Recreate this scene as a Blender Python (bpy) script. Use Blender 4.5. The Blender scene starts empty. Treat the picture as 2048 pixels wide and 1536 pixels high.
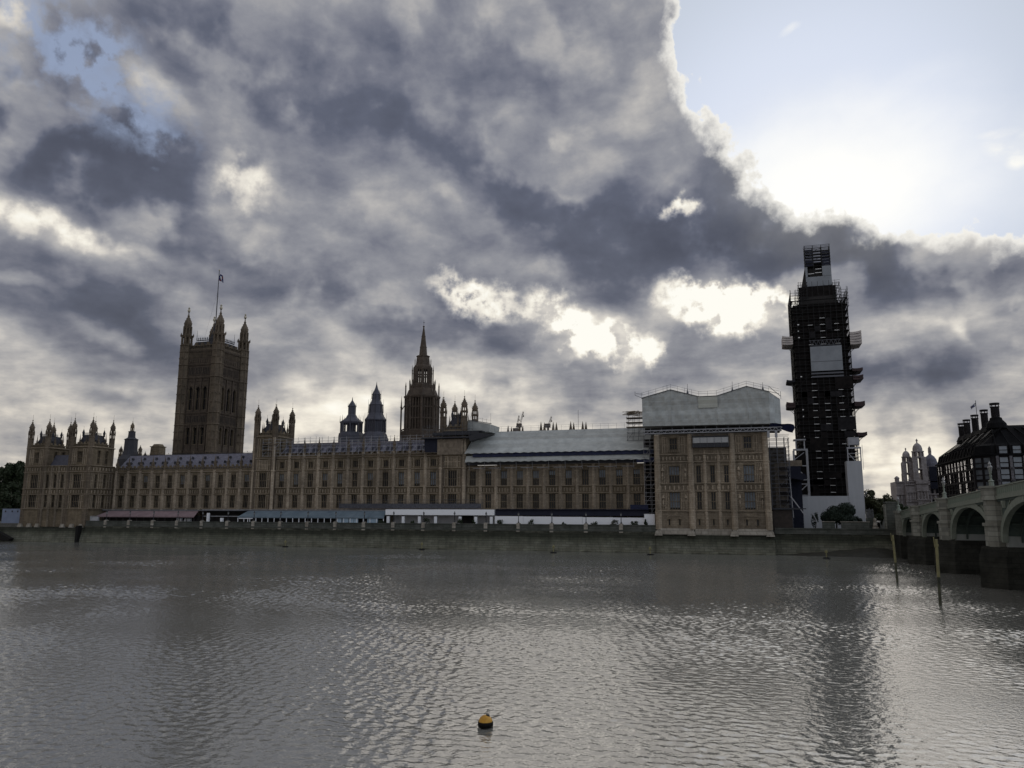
import bpy, bmesh, math, random
import numpy as np
from mathutils import Vector, Matrix
R = math.radians
random.seed(11)
scene = bpy.context.scene
COL = scene.collection

# ------------------------------------------------------------------ camera
cam_data = bpy.data.cameras.new("camera")
cam = bpy.data.objects.new("camera", cam_data)
COL.objects.link(cam)
cam_data.sensor_width = 36.0
cam_data.lens = 36.0 * 1538.0 / 2048.0
cam_data.clip_start = 0.5
cam_data.clip_end = 9000.0
AZ, PITCH, ROLL = R(17.31), R(9.5), R(0.184)
fw = Vector((-math.sin(AZ) * math.cos(PITCH), math.cos(AZ) * math.cos(PITCH), math.sin(PITCH)))
rt0 = Vector((math.cos(AZ), math.sin(AZ), 0.0))
up0 = rt0.cross(fw)
rt = rt0 * math.cos(ROLL) + up0 * math.sin(ROLL)
up = up0 * math.cos(ROLL) - rt0 * math.sin(ROLL)
cam.matrix_world = Matrix(((rt.x, up.x, -fw.x, 0.0), (rt.y, up.y, -fw.y, 0.0), (rt.z, up.z, -fw.z, 10.0), (0, 0, 0, 1)))
scene.camera = cam

# ------------------------------------------------------------------ exposure
scene.view_settings.view_transform = 'Standard'
scene.view_settings.look = 'None'
scene.view_settings.exposure = 0.0
scene.view_settings.gamma = 1.0

# ------------------------------------------------------------------ sun (low, behind the clouds to the south-west)
SUN_AZ, SUN_EL = 5.0, 22.5          # degrees, azimuth from +Y towards +X
sd = bpy.data.lights.new("sun", 'SUN')
sd.energy = 0.5
sd.angle = R(60.0)
sd.color = (1.0, 0.90, 0.76)
sun = bpy.data.objects.new("sun", sd)
COL.objects.link(sun)
sv = Vector((math.sin(R(SUN_AZ)) * math.cos(R(SUN_EL)), math.cos(R(SUN_AZ)) * math.cos(R(SUN_EL)), math.sin(R(SUN_EL))))
sun.rotation_euler = sv.to_track_quat('Z', 'Y').to_euler()

# ------------------------------------------------------------------ world: Nishita sky with a broken cloud deck over it
world = bpy.data.worlds.new("World")
scene.world = world
world.use_nodes = True
nt = world.node_tree
nt.nodes.clear()


def nn(kind, **kw):
    n = nt.nodes.new(kind)
    for k, v in kw.items():
        setattr(n, k, v)
    return n


def put(sock, v):
    if isinstance(v, bpy.types.NodeSocket):
        nt.links.new(v, sock)
    else:
        sock.default_value = v


def M(op, a, b=None, c=None, clamp=False):
    n = nn('ShaderNodeMath', operation=op, use_clamp=clamp)
    for i, v in enumerate((a, b, c)):
        if v is not None:
            put(n.inputs[i], v)
    return n.outputs[0]


def VM(op, a, b=None, scale=None):
    n = nn('ShaderNodeVectorMath', operation=op)
    put(n.inputs[0], a)
    if b is not None:
        put(n.inputs[1], b)
    if scale is not None:
        put(n.inputs['Scale'], scale)
    return n.outputs[0]


def SMOOTH(v, a, b, lo=0.0, hi=1.0, interp='SMOOTHSTEP'):
    n = nn('ShaderNodeMapRange', interpolation_type=interp)
    for i, x in enumerate((v, a, b, lo, hi)):
        put(n.inputs[i], x)
    return n.outputs[0]


def MIX(f, a, b, blend='MIX'):
    n = nn('ShaderNodeMix', data_type='RGBA', blend_type=blend)
    put(n.inputs[0], f)
    put(n.inputs[6], a)
    put(n.inputs[7], b)
    return n.outputs[2]


def NOISE(vec, scale, detail, rough=0.55, dist=0.0, lac=2.0, color=False):
    n = nn('ShaderNodeTexNoise', noise_dimensions='3D')
    put(n.inputs['Vector'], vec)
    n.inputs['Scale'].default_value = scale
    n.inputs['Detail'].default_value = detail
    n.inputs['Roughness'].default_value = rough
    n.inputs['Lacunarity'].default_value = lac
    n.inputs['Distortion'].default_value = dist
    return n.outputs['Color' if color else 'Fac']


def lin(r, g, b, k=1.0):
    f = lambda c: ((c / 255.0 + 0.055) / 1.055) ** 2.4 if c > 10 else c / 255.0 / 12.92
    return (f(r) * k, f(g) * k, f(b) * k, 1.0)


SKY_STRENGTH = 0.1
G = 1.0 / SKY_STRENGTH
tc = nn('ShaderNodeTexCoord').outputs['Generated']
sep = nn('ShaderNodeSeparateXYZ')
put(sep.inputs[0], tc)
dx, dy, dz = sep.outputs
azd = M('MULTIPLY', M('ARCTAN2', dx, dy), 57.29578)
eld = M('MULTIPLY', M('ARCSINE', dz), 57.29578)
den = M('ADD', M('MAXIMUM', dz, 0.0), 0.22)
cmb = nn('ShaderNodeCombineXYZ')
put(cmb.inputs[0], M('DIVIDE', dx, den))
put(cmb.inputs[1], M('DIVIDE', dy, den))
plane = cmb.outputs[0]                       # the cloud deck seen from below
ae = nn('ShaderNodeCombineXYZ')
put(ae.inputs[0], azd)
put(ae.inputs[1], eld)
# ragged edges: the deck is pushed about by its own turbulence
w1 = VM('SUBTRACT', NOISE(plane, 1.1, 3, 0.55, color=True), (0.5, 0.5, 0.5))
w2 = VM('SUBTRACT', NOISE(ae.outputs[0], 0.13, 5, 0.5, color=True), (0.5, 0.5, 0.5))
uv = VM('ADD', ae.outputs[0], VM('SCALE', w2, scale=6.5))
uvs = VM('ADD', ae.outputs[0], VM('SCALE', w2, scale=3.2))


def blob(vec, az, el, rx, ry, rot, amp, acc):
    m = nn('ShaderNodeMapping', vector_type='TEXTURE')
    put(m.inputs['Vector'], vec)
    m.inputs['Location'].default_value = (az, el, 0)
    m.inputs['Rotation'].default_value = (0, 0, R(rot))
    m.inputs['Scale'].default_value = (rx * 1.25, ry * 1.25, 1)
    g = nn('ShaderNodeTexGradient', gradient_type='SPHERICAL')
    put(g.inputs[0], m.outputs[0])
    s = SMOOTH(g.outputs['Fac'], 0.0, 0.8, 0.0, amp)
    return s if acc is None else M('ADD', acc, s)


uvc = VM('ADD', ae.outputs[0], VM('SCALE', w2, scale=4.6))
nc = VM('SUBTRACT', NOISE(ae.outputs[0], 0.42, 7, 0.56, color=True), (0.5, 0.5, 0.5))
uvc = VM('ADD', uvc, VM('SCALE', nc, scale=5.0))
# large cloud masses and breaks: azimuth, elevation, half-widths (degrees), tilt, brighter (+) or darker (-)
CLOUDS = [
    (-48.1, 23.4, 13.2, 6.1, -14, -0.36),
    (-41.4, 31.5, 10.5, 3.5, -22, -0.20),
    (-21.2, 33.1, 17.2, 6.4, 0, -0.13),
    (-28.6, 27.3, 8.5, 3.8, -35, -0.24),
    (-9.3, 20.8, 15.0, 5.4, -15, -0.25),
    (-17.1, 24.0, 10.2, 3.6, -25, -0.12),
    (-0.0, 20.4, 8.5, 4.5, -10, -0.18),
    (5.4, 17.9, 8.8, 4.0, 0, -0.24),
    (11.3, 16.1, 8.3, 3.8, -4, -0.25),
    (-1.6, 24.9, 4.9, 4.8, 0, -0.10),
    (-45.2, 11.1, 10.2, 3.6, -8, -0.22),
    (-49.3, 15.1, 8.6, 2.3, -4, -0.15),
    (-37.5, 16.8, 12.2, 2.7, -3, -0.12),
    (-21.3, 13.4, 11.4, 2.7, -10, -0.20),
    (-28.9, 16.8, 9.0, 4.0, -10, -0.06),
    (-10.6, 16.0, 5.3, 2.6, -20, -0.08),
    (10.2, 9.5, 9.2, 2.4, 0, -0.20),
    (1.9, 11.3, 8.2, 1.7, 0, -0.05),
    (-47.2, 7.9, 7.9, 1.3, 0, -0.10),
    (-32.3, 10.1, 10.2, 1.3, -4, -0.08),
    (-44.1, 27.8, 3.8, 1.9, -25, 0.20),
    (-38.3, 23.7, 4.2, 3.2, 0, 0.30),
    (-49.8, 17.8, 8.0, 2.2, -12, 0.26),
    (-45.1, 17.5, 6.7, 1.0, -3, 0.16),
    (-33.4, 31.6, 4.2, 2.8, 0, 0.05),
    (-32.1, 22.2, 7.5, 4.5, 0, 0.05),
    (-25.0, 24.1, 10.9, 2.3, -22, 0.18),
    (-13.1, 26.9, 2.4, 1.8, 0, 0.20),
    (-15.9, 28.4, 7.1, 2.6, -30, 0.03),
    (-11.0, 12.7, 7.6, 3.1, -22, 0.20),
    (-1.4, 14.7, 7.5, 2.8, -4, 0.22),
    (-32.9, 8.3, 17.3, 3.6, 0, 0.14),
    (-50.4, 6.9, 5.5, 3.0, 0, 0.14),
    (-13.3, 8.3, 11.3, 2.6, 0, 0.10),
    (9.1, 2.9, 8.4, 4.9, 0, 0.18),
    (16.6, 11.7, 3.1, 2.6, 0, 0.28),
    (12.5, 13.2, 4.9, 1.9, 0, 0.12),
    (-52.9, 30.0, 2.9, 2.2, 0, 0.25),
    (-45.7, 11.7, 2.5, 0.8, 0, 0.22),
    (-50.8, 13.4, 3.4, 0.7, 0, 0.18),
    (-6.5, 27.7, 3.1, 5.1, 0, 0.04),
    (16.9, 18.2, 3.7, 1.8, 0, 0.20),
]
OPENINGS = [
    (-12.9, 14.0, 4.2, 1.6, -35, 0.34),
    (-10.1, 12.0, 5.3, 1.8, -10, 0.42),
    (-2.8, 15.3, 4.4, 1.7, -10, 0.42),
    (0.4, 14.3, 5.0, 1.6, 0, 0.42),
    (-20.0, 16.2, 4.6, 1.8, -20, 0.42),
    (-4.4, 22.1, 1.6, 1.2, 0, 0.50),
    (-38.1, 23.4, 2.8, 2.1, 0, 0.16),
    (-49.8, 17.8, 5.7, 1.2, -12, 0.14),
]
HOLES = [
    (-50.1, 28.5, 7.7, 4.0, -20, 0.90),
    (-46.0, 27.2, 5.0, 2.3, -30, 0.70),
]
CLEAR = [
    (-4.40, 35.37, 4.538, -0.586),
    (-4.74, 32.07, 9.572, 6.946),
    (0.77, 22.32, 5.052, 16.821),
]
WISPS = [
    (16.7, 23.4, 1.14, 0.34, 0, 0.90),
    (16.6, 22.6, 0.94, 0.74, -20, 0.90),
    (17.9, 22.3, 0.87, 1.01, 0, 1.00),
    (17.6, 21.5, 0.74, 0.54, 0, 0.90),
    (4.1, 32.3, 1.01, 0.34, 25, 0.50),
]
BASE_F, BASE_B = 0.60, 0.605

acc = None
for b in CLOUDS:
    acc = blob(uv, *b, acc)
for b in OPENINGS:
    acc = blob(uvc, *b, acc)
sunp = (sv.x / (sv.z + 0.22), sv.y / (sv.z + 0.22), 0.0)
pw = VM('ADD', plane, VM('SCALE', w1, scale=0.5))
n_big = M('SUBTRACT', NOISE(pw, 1.3, 9, 0.54), 0.5)
to_sun = VM('NORMALIZE', VM('SUBTRACT', sunp, plane))
n_off = M('SUBTRACT', NOISE(VM('ADD', pw, VM('SCALE', to_sun, scale=0.11)), 1.3, 9, 0.54), 0.5)
lit_edge = M('SUBTRACT', n_off, n_big)             # cloud flanks turned to the hidden sun are brighter
n_ae = M('SUBTRACT', NOISE(VM('MULTIPLY', uvs, (0.72, 1.15, 1.0)), 0.15, 9, 0.55), 0.5)
n_fine = M('SUBTRACT', NOISE(plane, 6.0, 8, 0.6), 0.5)
bright = M('ADD', acc, M('MULTIPLY', n_big, 0.50))
bright = M('ADD', bright, M('MULTIPLY', n_ae, 0.60))
bright = M('ADD', bright, M('MULTIPLY', n_fine, 0.14))
bright = M('ADD', bright, M('MULTIPLY', lit_edge, 0.95))
bright = M('ADD', bright, SMOOTH(eld, 13.0, 2.0, 0.0, 0.12))
front = SMOOTH(M('ABSOLUTE', M('ADD', azd, 17.0)), 45.0, 80.0, 1.0, 0.0)
base = M('ADD', M('MULTIPLY', front, BASE_F - BASE_B), BASE_B)
bright = M('ADD', M('MULTIPLY', M('ADD', bright, M('MULTIPLY', acc, 0.12)), 1.08), base)
bright = M('SMOOTH_MAX', bright, 0.15, 0.30)         # even the thickest cloud keeps some light and texture
bright = M('ADD', bright, M('ADD', M('MULTIPLY', n_fine, 0.16), M('MULTIPLY', n_ae, 0.22)))
ramp = nn('ShaderNodeValToRGB')
put(ramp.inputs[0], M('SUBTRACT', bright, 0.03))
cr = ramp.color_ramp
cr.elements[0].position = 0.0
cr.elements[0].color = lin(70, 73, 84)
cr.elements[1].position = 1.0
cr.elements[1].color = lin(255, 253, 244)
for p, c in ((0.30, (97, 101, 114)), (0.42, (120, 122, 132)), (0.55, (146, 147, 153)), (0.68, (180, 178, 177)), (0.80, (216, 211, 203)), (0.91, (243, 238, 226))):
    e = cr.elements.new(p)
    e.color = lin(*c)
cloud = ramp.outputs[0]
# warmer, thinner light low down towards the sun
low = M('MULTIPLY', SMOOTH(eld, 13.0, 1.0), 0.75)
cloud = MIX(low, cloud, MIX(1.0, cloud, (1.04, 1.0, 0.93, 1.0), 'MULTIPLY'))
cool = M('MULTIPLY', SMOOTH(M('ADD', eld, M('MULTIPLY', n_big, 14.0)), 9.0, 26.0), SMOOTH(bright, 0.75, 0.35))
cloud = MIX(cool, cloud, MIX(1.0, cloud, (0.975, 0.995, 1.05, 1.0), 'MULTIPLY'))

# clear sky to the upper right and a small hole upper left
sky = nn('ShaderNodeTexSky', sky_type='NISHITA')
sky.sun_disc = False
sky.sun_elevation = R(SUN_EL)
sky.sun_rotation = R(SUN_AZ)
sky.air_density = 1.0
sky.dust_density = 1.6
sunv = VM('NORMALIZE', tuple(sv))
nd = nn('ShaderNodeVectorMath', operation='DOT_PRODUCT')
put(nd.inputs[0], tc)
nd.inputs[1].default_value = tuple(sv)
sun_ang = M('MULTIPLY', M('ARCCOSINE', M('MINIMUM', nd.outputs['Value'], 0.99999)), 57.29578)
sc = nn('ShaderNodeSeparateXYZ')
put(sc.inputs[0], uvc)
ua, ue = sc.outputs[0], sc.outputs[1]


def half(a, e, na, ne):
    l = math.hypot(na, ne)
    return M('ADD', M('MULTIPLY', M('SUBTRACT', ua, a), na / l), M('MULTIPLY', M('SUBTRACT', ue, e), ne / l))


edge = None
for h in CLEAR:
    v = half(*h)
    edge = v if edge is None else M('SMOOTH_MIN', edge, v, 1.2)
clear = SMOOTH(edge, -0.16, 0.20)
hole = None
for b in HOLES:
    hole = blob(uvc, *b, hole)
clear_all = M('MAXIMUM', clear, M('MULTIPLY', M('MINIMUM', hole, 1.0), SMOOTH(n_ae, 0.10, -0.05, 0.25, 0.95)))
gx = M('MULTIPLY', M('SUBTRACT', azd, 6.5), 0.55)
gy = M('SUBTRACT', eld, 21.5)
gd = M('SQRT', M('ADD', M('MULTIPLY', gx, gx), M('MULTIPLY', gy, gy)))     # veil of thin cloud round the hidden sun
gd = M('ADD', gd, M('MULTIPLY', n_ae, 6.0))
halo = M('MULTIPLY', SMOOTH(gd, 8.8, 0.8), 0.97)
haze_col = MIX(SMOOTH(sun_ang, 7.0, 17.0), lin(214, 223, 241, G), lin(196, 205, 219, G))
clear_col = MIX(0.015, haze_col, sky.outputs[0])
hole_far = SMOOTH(azd, -12.0, -30.0)
clear_col = MIX(hole_far, clear_col, lin(146, 160, 187, G))
clear_col = MIX(halo, clear_col, lin(255, 254, 250, G * 1.05))
# bright rims where the cloud thins in front of the sun
rim = M('MULTIPLY', SMOOTH(edge, -1.5, 0.1), SMOOTH(sun_ang, 32.0, 12.0))
cloud = VM('SCALE', cloud, scale=G)
cloud = MIX(M('MULTIPLY', rim, 0.85), cloud, lin(255, 252, 244, G))
col = MIX(clear_all, cloud, clear_col)
glow = M('MULTIPLY', SMOOTH(sun_ang, 14.0, 1.0), SMOOTH(edge, -6.0, 0.0, 0.0, 0.10))
col = MIX(glow, col, lin(255, 252, 240, G))
wisp = None
for b in WISPS:
    wisp = blob(uvs, *b, wisp)
wisp = M('MULTIPLY', M('MINIMUM', wisp, 1.0), SMOOTH(n_fine, -0.10, 0.10, 0.15, 1.0))
col = MIX(wisp, col, lin(252, 251, 246, G))
bg = nn('ShaderNodeBackground')
bg.inputs['Strength'].default_value = SKY_STRENGTH
put(bg.inputs['Color'], col)
wo = nn('ShaderNodeOutputWorld')
nt.links.new(bg.outputs[0], wo.inputs[0])

# ------------------------------------------------------------------ helpers
ROOT = {}


def tag(o, label=None, cat=None, group=None, kind=None):
    if label: o['label'] = label
    if cat: o['category'] = cat
    if group: o['group'] = group
    if kind: o['kind'] = kind
    return o


def thing(name, label, cat, loc, group=None, rz=0.0):
    o = bpy.data.objects.new(name, None)
    o.empty_display_size = 0.5
    COL.objects.link(o)
    o.location = loc
    o.rotation_euler = (0, 0, rz)
    ROOT[o.name] = Vector(loc)
    return tag(o, label, cat, group)


class MB:
    """collects boxes, prisms, tubes and lathes in world metres and links them as one mesh object"""

    def __init__(s):
        s.v, s.f, s.m = [], [], []

    def add(s, vs, fs, mi=0):
        n = len(s.v)
        s.v += [tuple(p) for p in vs]
        s.f += [tuple(n + i for i in q) for q in fs]
        s.m += [mi] * len(fs)
        return s

    def box(s, x0, x1, y0, y1, z0, z1, mi=0):
        return s.add([(x0, y0, z0), (x1, y0, z0), (x1, y1, z0), (x0, y1, z0), (x0, y0, z1), (x1, y0, z1), (x1, y1, z1), (x0, y1, z1)],
                     [(0, 3, 2, 1), (4, 5, 6, 7), (0, 1, 5, 4), (1, 2, 6, 5), (2, 3, 7, 6), (3, 0, 4, 7)], mi)

    def frus(s, cx, cy, z0, z1, a0, b0, a1, b1, mi=0):
        """rectangular frustum, half sizes a (x) and b (y)"""
        return s.add([(cx - a0, cy - b0, z0), (cx + a0, cy - b0, z0), (cx + a0, cy + b0, z0), (cx - a0, cy + b0, z0),
                      (cx - a1, cy - b1, z1), (cx + a1, cy - b1, z1), (cx + a1, cy + b1, z1), (cx - a1, cy + b1, z1)],
                     [(0, 3, 2, 1), (4, 5, 6, 7), (0, 1, 5, 4), (1, 2, 6, 5), (2, 3, 7, 6), (3, 0, 4, 7)], mi)

    def lathe(s, cx, cy, prof, n=8, rot=None, mi=0, cap=True):
        """prof: list of (radius, z)"""
        rot = math.pi / n if rot is None else rot
        vs, fs = [], []
        for r, z in prof:
            for k in range(n):
                t = rot + 2 * math.pi * k / n
                vs.append((cx + r * math.cos(t), cy + r * math.sin(t), z))
        for i in range(len(prof) - 1):
            for k in range(n):
                a, b = i * n + k, i * n + (k + 1) % n
                fs.append((a, b, b + n, a + n))
        if cap:
            fs.append(tuple(range(n - 1, -1, -1)))
            fs.append(tuple((len(prof) - 1) * n + k for k in range(n)))
        return s.add(vs, fs, mi)

    def tube(s, p, q, r, n=4, mi=0, r2=None):
        p, q = Vector(p), Vector(q)
        d = (q - p)
        if d.length < 1e-6: return s
        d.normalize()
        a = d.cross(Vector((0, 0, 1)) if abs(d.z) < 0.9 else Vector((0, 1, 0))).normalized()
        b = d.cross(a)
        vs = []
        for c, rr in ((p, r), (q, r if r2 is None else r2)):
            for k in range(n):
                t = 2 * math.pi * (k + 0.5) / n
                vs.append(c + a * (rr * math.cos(t)) + b * (rr * math.sin(t)))
        fs = [(k, (k + 1) % n, n + (k + 1) % n, n + k) for k in range(n)]
        fs += [tuple(range(n - 1, -1, -1)), tuple(range(n, 2 * n))]
        return s.add(vs, fs, mi)

    def poly(s, pts, d, mi=0):
        """flat outline extruded along vector d"""
        n = len(pts)
        d = Vector(d)
        vs = [Vector(p) for p in pts] + [Vector(p) + d for p in pts]
        fs = [tuple(range(n)), tuple(range(2 * n - 1, n - 1, -1))] + [(k, k + n, (k + 1) % n + n, (k + 1) % n) for k in range(n)]
        return s.add(vs, fs, mi)

    def quad(s, a, b, c, d, mi=0):
        return s.add([a, b, c, d], [(0, 1, 2, 3)], mi)

    def build(s, name, mats, parent=None, smooth=False, origin=None):
        if not isinstance(mats, (list, tuple)): mats = [mats]
        if parent is not None:
            off = ROOT[parent.name]
            if origin is not None: off = Vector(origin)
        else:
            off = Vector(origin) if origin is not None else Vector((0, 0, 0))
        me = bpy.data.meshes.new(name)
        me.from_pydata([(x - off.x, y - off.y, z - off.z) for x, y, z in s.v], [], s.f)
        for m in mats: me.materials.append(m)
        me.polygons.foreach_set('material_index', s.m)
        if smooth: me.polygons.foreach_set('use_smooth', [True] * len(s.f))
        bm = bmesh.new(); bm.from_mesh(me)
        bmesh.ops.recalc_face_normals(bm, faces=bm.faces)
        bm.to_mesh(me); bm.free()
        o = bpy.data.objects.new(name, me)
        COL.objects.link(o)
        if parent is not None:
            o.parent = parent
            o.location = off - ROOT[parent.name]
            ROOT[o.name] = off
        else:
            o.location = off
            ROOT[o.name] = off
        return o


def kids(o): return [c for c in bpy.data.objects if c.parent == o]


KIDS = {}


def pcopy(o, dx=0.0, dy=0.0, dz=0.0, rz=0.0, parent=None):
    """copy a part (and its sub-parts) beside itself"""
    c = o.copy(); COL.objects.link(c)
    if parent is not None:
        c.parent = parent
        ROOT[c.name] = ROOT[parent.name] + (ROOT[o.name] - ROOT[o.parent.name])
    else:
        c.parent = o.parent
        ROOT[c.name] = ROOT[o.name] + Vector((dx, dy, dz))
    c.location = o.location + Vector((dx, dy, dz))
    if rz: c.rotation_euler = (0, 0, o.rotation_euler.z + rz)
    for ch in o.children:
        d = ch.copy(); COL.objects.link(d); d.parent = c
        ROOT[d.name] = ROOT[ch.name]
    return c


def dup(root, loc, label=None, rz=None, scale=None):
    r = root.copy(); COL.objects.link(r)
    r.location = loc
    if rz is not None: r.rotation_euler = (0, 0, rz)
    if scale is not None: r.scale = scale if hasattr(scale, '__len__') else (scale,) * 3
    if label: r['label'] = label
    ROOT[r.name] = Vector(loc)
    for ch in root.children:
        c = ch.copy(); COL.objects.link(c); c.parent = r
        for g in ch.children:
            d = g.copy(); COL.objects.link(d); d.parent = c
    return r


# ------------------------------------------------------------------ materials
def mat(name, col, col2=None, scale=0.6, detail=6, rough=0.85, metal=0.0, bump=0.0, bscale=8.0, courses=None, streak=0.0, spec=0.3, contrast=(0.35, 0.65), course_dark=0.6, vary=0.0, bands=None):
    m = bpy.data.materials.new(name)
    m.use_nodes = True
    t = m.node_tree
    bs = t.nodes['Principled BSDF']
    bs.inputs['Roughness'].default_value = rough
    bs.inputs['Metallic'].default_value = metal
    bs.inputs['Specular IOR Level'].default_value = spec
    c1 = (*col, 1.0)
    if col2 is None and not courses and not bump:
        bs.inputs['Base Color'].default_value = c1
        return m
    geo = t.nodes.new('ShaderNodeNewGeometry')
    pos = geo.outputs['Position']
    out = None
    if col2 is not None:
        no = t.nodes.new('ShaderNodeTexNoise')
        no.inputs['Scale'].default_value = scale
        no.inputs['Detail'].default_value = detail
        no.inputs['Roughness'].default_value = 0.62
        t.links.new(pos, no.inputs['Vector'])
        f = no.outputs['Fac']
        if streak:
            mp = t.nodes.new('ShaderNodeMapping')
            mp.inputs['Scale'].default_value = (1.0, 1.0, 0.12)
            t.links.new(pos, mp.inputs['Vector'])
            n2 = t.nodes.new('ShaderNodeTexNoise')
            n2.inputs['Scale'].default_value = scale * 3.0
            n2.inputs['Detail'].default_value = 5
            t.links.new(mp.outputs[0], n2.inputs['Vector'])
            mm = t.nodes.new('ShaderNodeMix'); mm.data_type = 'FLOAT'
            mm.inputs[0].default_value = streak
            t.links.new(f, mm.inputs[2]); t.links.new(n2.outputs['Fac'], mm.inputs[3])
            f = mm.outputs[0]
        rp = t.nodes.new('ShaderNodeMapRange')
        rp.inputs[1].default_value, rp.inputs[2].default_value = contrast
        t.links.new(f, rp.inputs[0])
        mx = t.nodes.new('ShaderNodeMix'); mx.data_type = 'RGBA'
        mx.inputs[6].default_value = c1
        mx.inputs[7].default_value = (*col2, 1.0)
        t.links.new(rp.outputs[0], mx.inputs[0])
        out = mx.outputs[2]
    if courses:
        w, h = courses
        sx = t.nodes.new('ShaderNodeSeparateXYZ'); t.links.new(pos, sx.inputs[0])
        ad = t.nodes.new('ShaderNodeMath'); ad.operation = 'ADD'
        t.links.new(sx.outputs[0], ad.inputs[0]); t.links.new(sx.outputs[1], ad.inputs[1])
        cb = t.nodes.new('ShaderNodeCombineXYZ')
        t.links.new(ad.outputs[0], cb.inputs[0]); t.links.new(sx.outputs[2], cb.inputs[1])
        br = t.nodes.new('ShaderNodeTexBrick')
        br.inputs['Scale'].default_value = 1.0
        br.inputs['Brick Width'].default_value = w
        br.inputs['Row Height'].default_value = h
        br.inputs['Mortar Size'].default_value = 0.035 * h / 0.4
        br.inputs['Color1'].default_value = (1, 1, 1, 1)
        br.inputs['Color2'].default_value = (0.74, 0.72, 0.70, 1)
        br.inputs['Mortar'].default_value = (course_dark,) * 3 + (1,)
        t.links.new(cb.outputs[0], br.inputs['Vector'])
        mu = t.nodes.new('ShaderNodeMix'); mu.data_type = 'RGBA'; mu.blend_type = 'MULTIPLY'
        mu.inputs[0].default_value = 1.0
        if out is not None: t.links.new(out, mu.inputs[6])
        else: mu.inputs[6].default_value = c1
        t.links.new(br.outputs['Color'], mu.inputs[7])
        out = mu.outputs[2]
    if bands:
        sz = t.nodes.new('ShaderNodeSeparateXYZ'); t.links.new(pos, sz.inputs[0])
        n4 = t.nodes.new('ShaderNodeTexNoise'); n4.inputs['Scale'].default_value = 0.35; n4.inputs['Detail'].default_value = 6
        t.links.new(pos, n4.inputs['Vector'])
        z4 = t.nodes.new('ShaderNodeMath'); z4.operation = 'MULTIPLY_ADD'; z4.inputs[1].default_value = 1.6
        t.links.new(n4.outputs['Fac'], z4.inputs[0]); t.links.new(sz.outputs[2], z4.inputs[2])
        r4 = t.nodes.new('ShaderNodeMapRange'); r4.inputs[1].default_value, r4.inputs[2].default_value = -1.0, 9.0
        t.links.new(z4.outputs[0], r4.inputs[0])
        cr4 = t.nodes.new('ShaderNodeValToRGB'); t.links.new(r4.outputs[0], cr4.inputs[0])
        cr4.color_ramp.elements[0].position = bands[0][0]; cr4.color_ramp.elements[0].color = (*bands[0][1], 1)
        cr4.color_ramp.elements[1].position = bands[-1][0]; cr4.color_ramp.elements[1].color = (*bands[-1][1], 1)
        for p4, c4 in bands[1:-1]:
            e4 = cr4.color_ramp.elements.new(p4); e4.color = (*c4, 1)
        m4 = t.nodes.new('ShaderNodeMix'); m4.data_type = 'RGBA'; m4.blend_type = 'MULTIPLY'; m4.inputs[0].default_value = 1.0
        t.links.new(out, m4.inputs[6]); t.links.new(cr4.outputs[0], m4.inputs[7])
        out = m4.outputs[2]
    if vary and out is not None:
        oi = t.nodes.new('ShaderNodeObjectInfo')
        n3 = t.nodes.new('ShaderNodeTexNoise'); n3.inputs['Scale'].default_value = 0.11; n3.inputs['Detail'].default_value = 4
        t.links.new(pos, n3.inputs['Vector'])
        a3 = t.nodes.new('ShaderNodeMapRange'); a3.inputs[1].default_value, a3.inputs[2].default_value = .3, .7
        a3.inputs[3].default_value, a3.inputs[4].default_value = 1 - vary, 1 + vary
        t.links.new(n3.outputs['Fac'], a3.inputs[0])
        b3 = t.nodes.new('ShaderNodeMapRange'); b3.inputs[3].default_value, b3.inputs[4].default_value = 1 - vary * .6, 1 + vary * .6
        t.links.new(oi.outputs['Random'], b3.inputs[0])
        c3 = t.nodes.new('ShaderNodeMath'); c3.operation = 'MULTIPLY'
        t.links.new(a3.outputs[0], c3.inputs[0]); t.links.new(b3.outputs[0], c3.inputs[1])
        v3 = t.nodes.new('ShaderNodeVectorMath'); v3.operation = 'SCALE'
        t.links.new(out, v3.inputs[0]); t.links.new(c3.outputs[0], v3.inputs['Scale'])
        out = v3.outputs[0]
    if out is not None: t.links.new(out, bs.inputs['Base Color'])
    else: bs.inputs['Base Color'].default_value = c1
    if bump:
        nb = t.nodes.new('ShaderNodeTexNoise')
        nb.inputs['Scale'].default_value = bscale
        nb.inputs['Detail'].default_value = 5
        t.links.new(pos, nb.inputs['Vector'])
        bp = t.nodes.new('ShaderNodeBump')
        bp.inputs['Strength'].default_value = bump
        bp.inputs['Distance'].default_value = 0.15
        t.links.new(nb.outputs['Fac'], bp.inputs['Height'])
        t.links.new(bp.outputs[0], bs.inputs['Normal'])
    return m


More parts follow.
